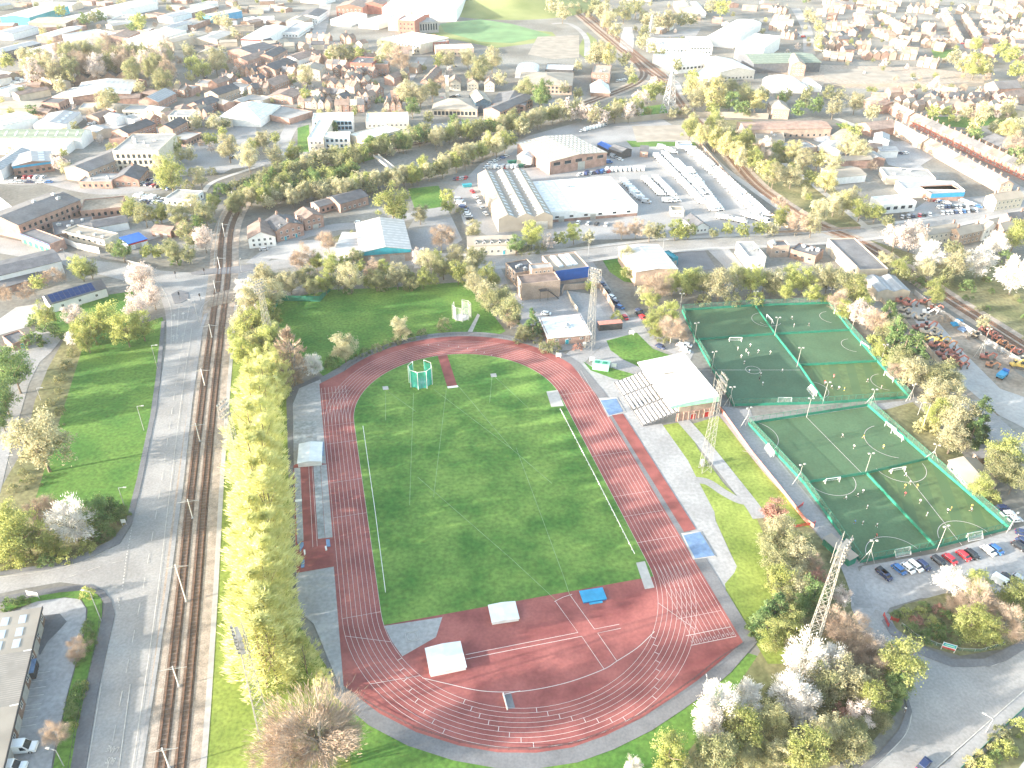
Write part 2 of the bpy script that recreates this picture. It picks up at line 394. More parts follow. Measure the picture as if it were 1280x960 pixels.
# ---- main railway from the top of the picture down to the right
rw = [P(*p) for p in [(690,-20),(706,2),(740,32),(798,80),(833,106),(856,136),(884,164),(912,194),(936,222),(960,243),(1012,276),(1080,306),(1140,343),(1186,374),(1240,408),(1300,446)]]
rc_ = smooth(rw, 8)
ribbon('railway', rc_, 13, 'ballast', 2.4); rails('railway_track', rc_, 3.8, False)
rw2 = [P(*p) for p in [(712,0),(752,32),(806,76),(842,104)]]; rails('railway_track', smooth(rw2, 8), 3.8, False)
# ---- cross road behind the track
B = [(300,343),(350,330),(420,323),(520,326),(600,327),(660,324),(725,319),(800,310),(900,303),(1000,299),(1080,292),(1140,284),(1200,272),(1290,252)]
cr = lane('road', B, 11, 'asphalt', 2.3)
lane('road', [(318,330),(345,310),(372,296),(420,284),(470,281),(520,268),(560,262)], 9, 'old_asphalt', 2)
mk = MB(); dashes(mk, cr, 4, 5, .18, zl); tag(mk.build('road_markings', 'faded_line'), None, None, kind='structure')
for s in (-7.2, 7.2):
    o = offset(cr[18:], s); mb = MB(); mb.strip(o, 3, .2); tag(mb.build('pavement', 'pale_concrete'), None, None, kind='structure')
lane('road', [(726,322),(742,348),(768,390),(792,418),(800,430)], 9, 'old_asphalt', 2.1)
lane('road', [(612,326),(624,352),(640,390),(650,410)], 7, 'old_asphalt', 2.1)
sheet('yard', [(640,366),(716,364),(758,398),(772,420),(760,432),(690,440),(650,416)], 'old_asphalt', 1.4)
sheet('yard', [(700,362),(740,368),(772,396),(768,412),(740,412),(716,388)], 'concrete', 1.8)
sheet('road', [(726,404),(800,396),(812,420),(800,428),(752,432),(738,446),(728,456),(706,444),(722,430)], 'old_asphalt', 2.2)
sheet('road', [(796,416),(812,416),(840,428),(868,440),(862,452),(836,440),(806,430)], 'concrete', 1.6)
sheet('path', [(760,428),(775,448),(808,462),(800,478),(770,462),(748,450),(738,446),(752,434)], 'old_asphalt', 2.2)
sheet('lawn', [(758,426),(796,416),(816,436),(842,446),(852,446),(806,462),(780,450),(763,438)], 'grass', 2.5)
sheet('lawn', [(729,452),(742,460),(764,460),(800,470),(794,478),(768,474),(738,463)], 'grass', 2.6)
sheet('lawn', [(751,322),(776,316),(802,340),(802,356),(780,352),(762,340)], 'grass', 1.5)
sheet('yard', [(840,318),(880,312),(896,336),(850,340)], 'paving', 1.5)
sheet('road', [(880,308),(905,304),(930,334),(912,340)], 'old_asphalt', 1.6)
# ---- field behind the track
sheet('lawn', [(340,384),(352,374),(416,362),(480,360),(584,352),(606,380),(632,414),(616,422),(590,418),(550,416),(500,424),(460,440),(420,462),(404,470),(372,440),(350,410)], 'grass', 1)
sheet('path', [(597,392),(600,394),(590,416),(584,416)], 'concrete', 1.4)
# ---- right of the track
sheet('concrete_apron', [(716,440),(728,452),(760,466),(778,478),(792,482),(826,528),(860,576),(872,600),(893,640),(894,650),(912,690),(921,708),(918,716),(906,730),(908,742),(934,790),(930,806),(918,798),(722,455)], 'concrete', 1.6)
sheet('lawn', [(826,532),(856,527),(872,560),(905,605),(942,640),(960,680),(958,720),(968,760),(985,830),(960,830),(937,792),(908,742),(906,730),(921,708),(895,652),(893,640),(870,600)], 'bright_grass', 1.5)
sheet('lawn', [(866,530),(898,520),(960,590),(1004,640),(1012,660),(980,652),(945,632),(912,590),(890,560)], 'bright_grass', 1.5)
lane('path', [(853,525),(880,556),(915,600),(940,632),(950,648)], 4.5, 'concrete', 2.4)
lane('path', [(868,600),(885,603),(905,616),(925,626),(938,626)], 3, 'old_asphalt', 2.3)
sheet('lawn', [(430,862),(500,912),(560,936),(640,946),(730,938),(800,915),(870,870),(930,815),(980,830),(1010,880),(870,970),(440,975)], 'grass', 1)
sheet('path', [(902,508),(938,512),(940,520),(1085,512),(1082,506),(1140,500),(1140,494),(1150,500),(1108,512),(1090,512),(940,534),(1080,706),(1062,712)], 'old_asphalt', 1.7)
lane('path', [(905,516),(960,586),(1010,640),(1050,690),(1066,720),(1080,760)], 4.6, 'old_asphalt', 1.8)
sheet('lawn', [(1094,510),(1140,502),(1180,540),(1230,600),(1262,640),(1262,655),(1180,590)], 'rough_grass', 1.2)
sheet('rough_ground', [(945,640),(1010,655),(1066,720),(1100,790),(1115,830),(1130,880),(1080,940),(1000,975),(880,975),(860,940),(920,860),(960,800)], 'rough_grass', 1.1)
sheet('car_park', [(1062,735),(1078,708),(1180,690),(1262,664),(1300,650),(1300,740),(1200,746),(1150,748),(1112,760),(1094,790),(1078,790),(1064,760)], 'concrete', 1.6)
sheet('road', [(1076,790),(1094,762),(1112,768),(1120,790),(1145,812),(1190,832),(1240,832),(1300,802),(1300,850),(1165,965),(1060,970),(1120,925),(1138,890),(1130,860),(1105,815)], 'asphalt', 1.9)
sheet('road', [(1165,968),(1300,846),(1300,880),(1196,968)], 'old_asphalt', 2)
kerbed('pavement', [(1108,772),(1122,788),(1146,806),(1190,824),(1230,824),(1256,812),(1300,790),(1300,800),(1258,826),(1236,834),(1190,834),(1142,816),(1112,792),(1102,776)], 'paving')
kerbed('pavement', [(1062,970),(1098,942),(1124,912),(1134,885),(1130,868),(1136,876),(1140,890),(1130,920),(1104,948),(1078,970)], 'paving')
sheet('planting_bed', [(1112,768),(1130,756),(1180,742),(1260,742),(1300,760),(1300,790),(1252,812),(1200,820),(1150,806),(1120,786)], 'rough_grass', 2.2)
sheet('planting_bed', [(1196,975),(1300,878),(1300,975)], 'rough_grass', 2.2)
sheet('path', [(1262,975),(1300,925),(1300,975)], 'pale_concrete', 2.5)
mk = MB(); mk.strip([P(1166,964), P(1300,846)], .2, zl); mk.strip(smooth([P(*p) for p in [(1080,968),(1106,946),(1132,918),(1139,892),(1134,874)]]), .14, zl)
mk.strip(smooth([P(*p) for p in [(1180,828),(1230,834),(1258,824),(1300,796)]]), .14, zl)
for i in range(12): a = P(1068+i*1.2, 716+i*.1); 
tag(mk.build('road_markings', 'faded_line'), None, None, kind='structure')
sheet('road', [(1196,500),(1225,500),(1290,560),(1300,600),(1280,606),(1232,556)], 'old_asphalt', 1.6)
sheet('yard', [(1104,372),(1140,366),(1180,396),(1290,480),(1300,520),(1240,520),(1200,486),(1150,430)], 'dirt', 1.2)
sheet('yard', [(1128,378),(1150,376),(1204,440),(1250,486),(1290,500),(1290,540),(1250,520),(1190,470)], 'pale_concrete', 1.8)
sheet('rough_ground', [(1088,300),(1180,330),(1290,330),(1300,470),(1240,420),(1180,380),(1140,352)], 'rough_grass', .8)
sheet('rough_ground', [(884,150),(940,150),(1000,200),(1060,250),(1085,288),(1030,290),(980,262),(930,220)], 'rough_grass', .6)
# ---- depot yard
sheet('yard', [(566,240),(600,205),(660,170),(770,140),(830,150),(872,176),(930,238),(985,288),(880,296),(740,300),(700,312),(620,300),(580,280)], 'old_asphalt', 1.2)
sheet('yard', [(790,158),(858,156),(868,174),(796,178)], 'tan_roof', 1.9)
sheet('lawn', [(783,176),(868,178),(872,182),(790,184)], 'grass', 1.8)
sheet('lawn', [(510,236),(548,232),(560,256),(520,266)], 'grass', 1)
sheet('lawn', [(390,208),(470,190),(478,196),(404,216)], 'grass', 1); sheet('yard', [(500,300),(522,268),(560,262),(578,300),(560,312),(512,318)], 'old_asphalt', 1.3)
sheet('lawn', [(404,300),(430,292),(470,286),(470,296),(430,304)], 'rough_grass', 1.1)
sheet('road', [(320,322),(352,302),(390,300),(440,306),(492,314),(480,322),(380,326)], 'pale_concrete', 1.7)
# ---- town beyond
lane('road', [(350,196),(358,170),(372,150),(388,140)], 9, 'old_asphalt', 1.7); lane('road', [(388,60),(400,36),(408,0),(412,-15)], 14, 'asphalt', 1.7); lane('road', [(368,64),(388,56),(400,36)], 9, 'asphalt', 1.8)
lane('road', [(515,160),(560,156),(610,150),(652,140),(700,126)], 10, 'old_asphalt', 1.7); lane('road', [(488,122),(505,106),(520,84),(528,72)], 9, 'asphalt', 1.7)
lane('road', [(994,10),(1008,36),(1012,68)], 11, 'asphalt', 1.7); lane('road', [(1180,8),(1192,34),(1205,62)], 11, 'asphalt', 1.7); lane('road', [(1045,148),(1090,166),(1138,190)], 6, 'pale_concrete', 1.7)
lane('road', [(0,226),(40,228),(90,220)], 9, 'asphalt', 1.5); sheet('car_park', [(180,192),(250,160),(320,154),(322,196),(280,216),(210,222)], 'old_asphalt', 1.3)
lane('road', [(150,236),(180,228),(240,212),(320,205),(390,190),(440,182)], 9, 'old_asphalt', 1.6); lane('road', [(255,240),(270,226),(330,206)], 3, 'pale_concrete', 1.6)
lane('road', [(1110,178),(1150,212),(1205,250),(1260,262)], 7, 'old_asphalt', 1.5); lane('road', [(1120,140),(1160,172),(1220,205),(1300,252)], 8, 'asphalt', 1.6)
lane('path', [(862,152),(876,178),(900,206),(940,236),(982,266)], 4, 'pale_concrete', 1.8); lane('path', [(980,204),(1018,232),(1056,262),(1088,288)], 4, 'pale_concrete', 1.8)
sheet('river', [(774,58),(776,46),(780,34),(790,34),(793,48),(791,66),(781,62)], 'pale_concrete', 2.6); sheet('river', [(832,92),(850,104),(856,118),(850,118),(842,106)], 'pale_concrete', 2.6)
sheet('lawn', [(550,30),(600,24),(640,30),(690,44),(640,54),(600,52),(556,40)], 'far_turf', 1.2); sheet('lawn', [(530,40),(560,28),(690,40),(700,50),(620,60),(560,48)], 'hill_grass', 1)
sheet('yard', [(660,68),(672,46),(724,44),(724,72),(690,74)], 'tan_roof', 1.4); lane('road', [(690,30),(712,30),(732,46),(734,70)], 6, 'old_asphalt', 1.4)
sheet('lawn', [(720,64),(734,40),(746,50),(752,70),(738,78)], 'hill_grass', 1); sheet('lawn', [(792,136),(830,130),(836,144),(800,150)], 'grass', 1.2)
sheet('yard', [(808,34),(840,36),(876,36),(868,48),(812,46)], 'old_asphalt', 1.3); sheet('yard', [(1030,90),(1060,86),(1130,90),(1150,100),(1100,102),(1030,98)], 'tan_roof', 1.2)
sheet('lawn', [(510,160),(526,158),(526,170),(512,172)], 'grass', 1.3); sheet('lawn', [(372,160),(386,156),(388,190),(372,190)], 'grass', 1.3); sheet('lawn', [(1164,62),(1196,62),(1190,74),(1168,72)], 'grass', 1.2)
sheet('lawn', [(1150,146),(1215,146),(1280,140),(1290,150),(1210,160),(1160,156)], 'grass', 1.1); sheet('lawn', [(1044,154),(1062,156),(1076,170),(1064,174)], 'grass', 1.3)
for q in [[(960,80),(1150,84),(1230,94),(1230,104),(1100,112),(960,106)]]: sheet('railway', q, 'ballast', 1)
sheet('yard', [(1096,178),(1140,176),(1172,194),(1140,214),(1110,206)], 'concrete', 1.3); sheet('car_park', [(1130,270),(1160,250),(1250,244),(1262,262),(1190,276)], 'old_asphalt', 1.3)
sheet('yard', [(0,90),(70,84),(90,100),(60,116),(0,120)], 'dirt', 1.2); sheet('yard', [(94,140),(160,132),(230,150),(200,170),(120,160)], 'concrete', 1.1)
lane('road', [(-10,206),(60,226),(130,240),(200,234)], 9, 'old_asphalt', 1.55); sheet('yard', [(150,260),(250,240),(268,262),(200,280)], 'old_asphalt', 1.2)
sheet('yard', [(140,280),(190,276),(200,296),(150,312)], 'concrete', 1.25)

# grassy hill on the skyline of the town
hb = bmesh.new(); bmesh.ops.create_grid(hb, x_segments=40, y_segments=30, size=1)
hc = P(634, 24)
for v in hb.verts:
    r_ = min(1, math.hypot(v.co.x, v.co.y)); h_ = .5*(1+math.cos(math.pi*r_))
    v.co = Vector((hc.x + v.co.x*130, hc.y + 130 + v.co.y*150, -.6 + 22*h_*(1+.12*noise.noise(Vector((v.co.x*3, v.co.y*3, 1)))) ))
hm = bpy.data.meshes.new('hill'); hb.to_mesh(hm); hb.free(); hm.materials.append(MATS['hill_grass'])
for p_ in hm.polygons: p_.use_smooth = True
tag(link('hill', hm), None, None, kind='structure')
# ================================================================== running track
def tp(L): return [T(a, b) for a, b in L]
def arc(cx, cy, r, a0, a1, n=28): return [(cx + r*math.cos(R(a0+(a1-a0)*i/n)), cy + r*math.sin(R(a0+(a1-a0)*i/n))) for i in range(n+1)]
HL = 84.39/2
topc = arc(0, HL, 50.2, 22, 138, 30)
bot = [(49.5,-72.4),(41,-76.6),(33.6,-80.2),(26,-83.2),(17.2,-86.4),(8,-88.6),(0,-89.6),(-8,-89),(-16,-87),(-24,-83.4),(-32.6,-78),(-40,-71.4),(-47.3,-62.3)]
outer = [(49.4,-40),(49.4,0),(49.2,40)] + topc + [(-46.8,69),(-46.8,30),(-47.2,-20)]
outer = outer + bot[::-1]
def grow(L, d):
    n = len(L); o = []
    for i in range(n):
        p, q = Vector(L[i-1]), Vector(L[(i+1) % n]); t = (q-p).normalized(); o.append((L[i][0] + t.y*d, L[i][1] - t.x*d))
    return o
sheet('perimeter_path', tp(grow([q for q in outer], 3.6)), 'paving', 2.8, True)
# grey strip of concrete along the far straight
sheet('concrete_strip', [(363,500),(374,482),(400,474),(402,480),(414,590),(431,860),(428,866),(392,780),(372,764),(366,640)], 'concrete', 3, False)
sheet('path', [(358,500),(368,484),(398,470),(402,474),(374,486),(366,506),(368,640),(371,770),(364,770),(362,640)], 'dark_asphalt', 3.1)
sheet('running_track', tp(outer), 'track_red', 3.4, True)
inner = arc(0, HL, 36.5, 0, 180, 40) + arc(0, -HL, 36.5, 180, 360, 40)
grass_in = arc(0, HL, 36.5, 0, 180, 40) + [(-36.5, -HL)] + arc(0, -HL, 36.5, 180, 187, 4) + [(36.2, -46.9)] + [(36.5, -HL)]
sheet('infield', tp(grass_in), 'infield_grass', 4.0, True)
sheet('throwing_area', [(480.5,783),(553,772),(545,797),(503,821),(490,803)], 'concrete', 4.1)
sheet('concrete_pad', [(795,704),(806,702),(818,735),(806,737)], 'pale_concrete', 4.1)
sheet('concrete_pad', [(683,490),(697,488),(705,508),(689,509)], 'pale_concrete', 4.1)
sheet('javelin_runway', [(547,445),(559,444),(572,484),(559,484)], 'runway_red', 4.1)
zt = 3.9*LV + .09
tl = MB()
LW = .085
for k in range(9):
    r = 36.5 + 1.22*k
    if k: tl.strip(tp(arc(0, HL, r, 0, 180, 44)), LW, zt); 
    tl.strip(tp(arc(0, -HL, r, 180, 360, 44)), LW, zt)
    if not k: tl.strip(tp(arc(0, HL, r, 0, 180, 44)), LW, zt)
    tl.strip(tp([(-r, -HL), (-r, 66 if 1 <= k else HL)]), LW, zt)
for k in range(11):
    r = 36.5 + 1.22*k; tl.strip(tp([(r, -70.4 if k else -HL), (r, HL+(14 if k > 8 else 0))]), LW, zt)
def cross(b, a0, a1, w=.12): tl.strip(tp([(a0, b), (a1, b)]), w, zt)
for b in (-70.4, -67.4): cross(b, 36.5, 48.7, .16)
for b in (-62, -34, -23, -14, 6, HL): cross(b, 36.5, 48.7, .08)
for b in (62, HL, 32, 12, -4, -HL): cross(b, -46.3, -36.6, .08)
for k in range(8):                    # staggered starts on both bends
    for a0, da, sgn in ((262, 3.6, -1), (205, 4.2, 1), (320, -3, 1), (236, 3.4, 1), (60, 5, 1)):
        an = R(a0 + da*k); cy = -HL if a0 > 180 else HL; r = 36.5 + 1.22*k
        tl.strip(tp([((r)*math.cos(an), cy + r*math.sin(an)), ((r+1.22)*math.cos(an), cy + (r+1.22)*math.sin(an))]), .14, zt)
for an in (216, 196, 338): tl.strip(tp([(36.5*math.cos(R(an)), -HL+36.5*math.sin(R(an))), (46.3*math.cos(R(an-9)), -HL+46.3*math.sin(R(an-9)))]), .1, zt)
def pl(pts, w=.12, m=0): tl.strip([P(*p) for p in pts], w, zt, m)
for q in [[(694,752),(722.5,791.3),(640,807.5),(582,819)], [(582,824.5),(640,813),(727,796),(755,837)], [(713,745),(743,787),(774,781)], [(776,786),(747,792),(771,827)], [(693,752.5),(704,747),(715,743.5)]]: pl(q, .13)
pl(smooth([(818,790),(797,810),(771,827),(755,837),(715,852),(675,861.5),(640,865.5),(600,864),(560,855.5),(528,848)], 5), .16) if 0 else tl.strip(smooth([P(*p) for p in [(818,790),(797,810),(771,827),(755,837),(715,852),(675,861.5),(640,865.5),(600,864),(560,855.5),(528,848)]], 5), .16, zt)
me_ = text_mesh('1', 1)
for k in range(10):                   # lane numbers at the sprint start
    me = text_mesh(str(k+1), .85); me.materials.clear(); me.materials.append(MATS['line_white'])
    o = link('lane_number', me, None, T(37.1+1.22*k, -69.5, zt+.01), TH); o.scale = (1, 1.5, 1); o['kind'] = 'structure'
tag(tl.build('track_lines', 'line_white'), None, None, kind='structure')
gl = MB()
zg = 4.4*LV + .1
for q in [((517,492),(512,632)),((558,487),(542,622)),((522,597),(640,700),(695,751)),((712,744),(704,720),(645,560)),((542,487),(640,562)),((572,482),(640,562),(690,605)),((485,490),(520,515)),((482,490),(482,526)),((615,472),(612,504)),((619,472),(660,510))]:
    gl.strip([P(*p) for p in q], .11, zg)
tag(gl.build('field_lines', 'grass_line'), None, None, kind='structure')
# sprint lane strip, pits and runway in front of the stand
Z(640,480,4)
sheet('long_jump_runway', [(500,158),(555,150),(920,728),(860,742)], 'runway_red', 4.0)
sheet('sand_pit_surround', [(432,72),(525,68),(570,142),(480,166)], 'pale_concrete', 3.6); sheet('sand_pit_surround', [(845,748),(945,738),(1020,866),(905,880)], 'pale_concrete', 3.6)
Z()
def slab(name, label, cat, pts, h, m, z0=0, extra=None):
    w = [P(*p) for p in pts]; c = sum(w, Vector())/len(w); mb = MB(); mb.prism([(p.x-c.x, p.y-c.y) for p in w], z0, z0+h, 0)
    o = mb.build(name, m); o.location = (c.x, c.y, 0); tag(o, label, cat); return o
Z(640,480,4)
slab('sand_pit_cover', 'faded blue cover over the sand pit nearest the grandstand', 'pit cover', [(442,85),(520,75),(555,140),(485,160)], .25, 'pit_blue')
slab('sand_pit_cover', 'faded blue cover over the sand pit at the near end of the red runway', 'pit cover', [(856,760),(940,742),(1012,860),(915,874)], .25, 'pit_blue')
# ---- things on the strip along the back straight
Z(350,520,4.8)
slab('concrete_slab', 'stained square concrete slab next to the white hut', 'slab', [(85,35),(218,32),(222,155),(85,165)], .18, 'old_cover')
slab('sand_pit_cover', 'long narrow grey pit cover beside the poplar trees', 'pit cover', [(85,316),(122,312),(142,752),(104,760)], .2, 'old_cover')
o_ = slab('sand_pit_cover', 'long wide two tone grey pit cover beside the back straight', 'pit cover', [(200,300),(242,297),(270,735),(228,740)], .22, 'old_cover')
sheet('concrete_strip', [(244,297),(280,293),(316,730),(272,735)], 'concrete', 3.7)
sheet('long_jump_runway', [(80,300),(100,290),(245,285),(285,290),(330,905),(98,945)], 'track_red', 3.55)
sheet('long_jump_runway', [(128,305),(198,300),(225,745),(145,755)], 'runway_red', 3.9)
ml = MB(); ml.strip([P(172,290), P(198,790)], .1, zt); ml.strip([P(192,290), P(224,785)], .1, zt); tag(ml.build('runway_lines','line_white'),None,None,kind='structure')
slab('bench', 'white plank lying across the long narrow grey pit cover', 'plank', [(90,508),(132,502),(132,516),(90,520)], .12, 'white_paint', .25)
for q, d in (([(104,765),(142,762),(142,780),(120,820),(118,780)],'blue mat at the near end of the narrow pit cover'), ([(128,870),(148,868),(146,912),(126,916)],'small blue mat by the dark path on the red jump area'), ([(276,746),(298,744),(304,786),(280,788)],'blue mat at the near end of the two tone pit cover'), ([(246,160),(262,160),(262,240),(250,244)],'blue strip mat leaning beside the white hut')):
    slab('foam_mat', d, 'mat', q, .4, 'pit_blue')
for q, d in (([(270,788),(280,786),(284,808),(274,812)],'small white board near the two tone pit cover'), ([(142,810),(152,808),(154,834),(146,838)],'small white board near the narrow pit cover')):
    slab('marker_board', d, 'marker', q, .5, 'white_paint')
slab('concrete_slab', 'wide grey slab at the near end of the jump area', 'slab', [(100,948),(282,918),(330,1110),(110,1150)], .15, 'old_cover')
# white gabled mat shelter
def shelter(name, label, cat, A, B_, C, h, rise, m, ridge='y', skirt=None):
    a, b, c = P(*A, h), P(*B_, h), P(*C, h)
    ex = (b-a); w = ex.length; ex.normalize(); ey = Vector((-ex.y, ex.x, 0)); d = (c-b).dot(ey); o0 = (a+b)/2
    e = empty(name, label, cat, (o0.x, o0.y, 0), math.atan2(ex.y, ex.x))
    mb = MB(); mb.box(-w/2+.1, .1, 0, w/2-.1, d-.1, h); mb.build('body', skirt or m, e)
    rb = MB()
    if ridge == 'y':
        for s in (-1, 1): rb.prism([(0,0),(1,0)], 0, 0) if 0 else None
        for x0, x1, z0, z1 in ((-w/2-.1, 0, h-.05, h+rise), (0, w/2+.1, h+rise, h-.05)):
            rb.v += [(x0,-.15,z0),(x1,-.15,z1),(x1,d+.15,z1),(x0,d+.15,z0),(x0,-.15,z0+.12),(x1,-.15,z1+.12),(x1,d+.15,z1+.12),(x0,d+.15,z0+.12)]
            i = len(rb.v)-8
            for f in ((0,3,2,1),(4,5,6,7),(0,1,5,4),(1,2,6,5),(2,3,7,6),(3,0,4,7)): rb.f.append(tuple(i+k for k in f)); rb.m.append(0)
        for y in (0, d): rb.face([(-w/2, y, h), (w/2, y, h), (0, y, h+rise)])
    rb.build('roof', m, e)
    return e
Z(350,520,4.8)
e = shelter('mat_shelter', 'white gabled hut covering landing mats beside the poplars', 'mat shelter', (104,285), (248,272), (240,158), 1.8, .5, 'cover_white')
Z(320,720,4)
e = shelter('mat_shelter', 'large white two panel mat cover on the red area near the bend', 'mat cover', (872,492), (1052,455), (1022,328), 1.3, .35, 'cover_white')
mb = MB()
for i in range(40):
    x = rnd.uniform(-5, 5); mb.box(x, -.05-rnd.random()*.1, 0, x+.05, 0, .1)
e = shelter('mat_shelter', 'smaller white mat cover on the edge of the grass infield', 'mat cover', (1180,232), (1316,212), (1296,128), 1.2, .25, 'cover_white')
Z()
e = empty('landing_mat', 'bright blue high jump landing mat on the red area', 'landing mat', P(741,746), R(12))
mb = MB(); mb.box(-3.1,-1.9,0,3.1,1.9,.55); mb.build('mat_base','blue_panel', e)
mb = MB(); mb.box(-3.2,-2,.56,3.2,2,.8); mb.build('mat_cover','mat_blue', e)
mb = MB(); mb.box(-1.6,-2.6,0,1.9,-2.02,.4); mb.build('front_pad','mat_blue', e)
# shot circle
e = empty('shot_circle', 'square throwing circle frame on the grey concrete area', 'throwing circle', P(515.5,796), R(14))
mb = MB()
for i in range(20):
    a = 2*math.pi*i/20; b = 2*math.pi*(i+1)/20; mb.bar((1.25*math.cos(a),1.25*math.sin(a),.22),(1.25*math.cos(b),1.25*math.sin(b),.22),.12,.1)
mb.build('ring','pale_metal', e)
mb = MB()
for x0,y0,x1,y1 in ((-1.6,-1.5,1.6,-1.5),(1.6,-1.5,1.6,1.5),(1.6,1.5,-1.6,1.5),(-1.6,1.5,-1.6,-1.5)): mb.bar((x0,y0,.2),(x1,y1,.2),.18,.12)
mb.build('frame','pale_concrete', e)
for (px,py),d in (((481,486),'small pale throwing slab left of the green cage'), ((616,470),'small pale throwing slab right of the infield runway')):
    slab('throwing_slab', d, 'slab', [(px-3,py-2),(px+4,py-2.5),(px+5,py+1.5),(px-2,py+2)], .2, 'pale_concrete', .1)
slab('take_off_board', 'white take-off board at the end of the infield javelin runway', 'board', [(559,484),(572,482.5),(573,484.5),(560,486)], .25, 'white_paint', .05)
# water jump
e = empty('water_jump', 'steeplechase water jump with white barrier inside the near bend', 'water jump', P(643,876), R(14))
mb = MB(); mb.box(-1.9,-1.9,0,-.3,1.9,.2); mb.build('pit_lid','felt', e)
mb = MB(); mb.box(-2.3,-2.1,0,-2.05,2.1,.9); mb.build('barrier','white_paint', e)
mb = MB(); mb.bar((-2.1,2.1,.2),(1.9,2.1,.2),.1,.1); mb.build('rail','white_paint', e)
# ---- throwing cages
def cage(label, px, py, H, rx, ry, rz, netm, postm, n=8, gap=True):
    e = empty('throwing_cage', label, 'throwing cage', P(px, py), rz)
    pts = []
    for i in range(n):
        a = R(-62 + (304)*i/(n-1)) if gap else 2*math.pi*i/n
        pts.append((rx*math.cos(a+R(0)), ry*math.sin(a)+.3))
    pm = MB(); pm.tube((0,0,0),(0,0,H),.11,6); me = pm.mesh('post', postm)
    for x, y in pts: link('post', me, e, (x*1.06, y*1.06, 0))
    nm = MB()
    for a, b in zip(pts, pts[1:]):
        for s in range(4):
            t0, t1 = s/4, (s+1)/4; sag = lambda t: 1-.1*math.sin(math.pi*t)
            p0 = (a[0]+(b[0]-a[0])*t0)*sag(t0), (a[1]+(b[1]-a[1])*t0)*sag(t0); p1 = (a[0]+(b[0]-a[0])*t1)*sag(t1), (a[1]+(b[1]-a[1])*t1)*sag(t1)
            nm.face([(p0[0],p0[1],.1),(p1[0],p1[1],.1),(p1[0],p1[1],H-.3),(p0[0],p0[1],H-.3)])
    nm.build('net', netm, e)
    rm = MB()
    for a, b in zip(pts, pts[1:]): rm.bar((a[0]*1.06,a[1]*1.06,H),(b[0]*1.06,b[1]*1.06,H),.14,.14)
    rm.build('top_rail', postm, e)
    fl = MB(); fl.prism([(rx*.85*math.cos(2*math.pi*i/16), ry*.85*math.sin(2*math.pi*i/16)) for i in range(16)], 0, .22); fl.build('base_slab','concrete', e)
    wl = MB(); wl.prism([(-.9+1.3*math.cos(2*math.pi*i/10), .9*math.sin(2*math.pi*i/10)) for i in range(10)], .22, .3); wl.build('circle_cover','cover_white', e)
    return e
cage('green netted hammer cage on the infield beside the top bend', 526, 479, 7.6, 4.1, 4.1, R(195), 'net', 'white_paint')
cage('pale netted hammer cage in the far corner of the grass field', 577, 397, 6.5, 3.7, 3.6, R(210), 'white_net', 'pale_metal')
# ---- low rails
def fence(name, label, cat, pts, h, step, postm='metal', panel=None, ph=None, rail=None, pr=.05, group=None, z0=.05, maxposts=95, upper=None, uh=0):
    w = [Vector((p[0], p[1], 0)) for p in pts]; o0 = w[0].copy()
    e = empty(name, label, cat, o0, 0, group); w = [p-o0 for p in w]
    if panel:
        mb = MB()
        for a, b in zip(w, w[1:]):
            d = (b-a).normalized(); n_ = Vector((-d.y, d.x, 0))*.03
            mb.prism([(a+n_).to_2d(), (b+n_).to_2d(), (b-n_).to_2d(), (a-n_).to_2d()], z0, ph or h)
        mb.build('panel', panel, e)
    if upper:
        mb = MB()
        for a, b in zip(w, w[1:]): mb.face([(a.x,a.y,ph),(b.x,b.y,ph),(b.x,b.y,uh),(a.x,a.y,uh)])
        mb.build('mesh_panel', upper, e)
    if rail:
        mb = MB()
        for z in rail:
            for a, b in zip(w, w[1:]): mb.bar((a.x,a.y,z),(b.x,b.y,z),pr*1.6,pr*1.6)
        mb.build('rail', postm, e)
    tot = sum((b-a).length for a, b in zip(w, w[1:])); step = max(step, tot/maxposts)
    pm = MB(); pm.tube((0,0,0),(0,0,h),pr,4); me = pm.mesh('post', postm); pos = 0
    for a, b in zip(w, w[1:]):
        L = (b-a).length
        while pos < L: link('post', me, e, a+(b-a)*(pos/L)); pos += step
        pos -= L
    return e
fence('infield_rail', 'low white rail on posts along the left side of the infield', 'rail', [P(454,535), P(469,640), P(482,741)], .9, 2.4, 'white_paint', rail=(.85,), pr=.09)
fence('infield_rail', 'low white rail on posts along the right side of the infield', 'rail', [P(700,513), P(745,600), P(793,695)], .9, 2.4, 'white_paint', rail=(.85,), pr=.09)
fence('track_railing', 'dark spectator railing round the near bend of the running track', 'railing', tp(grow(bot, .6)), 1.1, 2.2, 'dark_metal', rail=(1.0,.55), pr=.045)
fence('track_railing', 'dark spectator railing round the far bend of the running track', 'railing', tp(grow(topc, .9)[2:]), 1.1, 2.4, 'dark_metal', rail=(1.0,.55), pr=.045)
fence('boundary_fence', 'thin dark fence along the outside of the back straight path', 'fence', [P(366,502), P(368,640), P(371,772)], 1.2, 3, 'dark_metal', rail=(1.1,), pr=.04)
fence('screen_fence', 'pink red panel fence beside the path next to the lower pitches', 'fence', [P(897,508), P(938,566), P(975,612), P(1006,652), P(1017,660)], 1.5, 3, 'pink_panel', 'pink_panel', 1.4)
fence('green_screen_fence', 'dark green net fence in the far left corner of the throwing field', 'fence', [P(338,396), P(350,376), P(400,377), P(414,362)], 3.2, 4, 'green_fence', 'green_fence', 2.6)

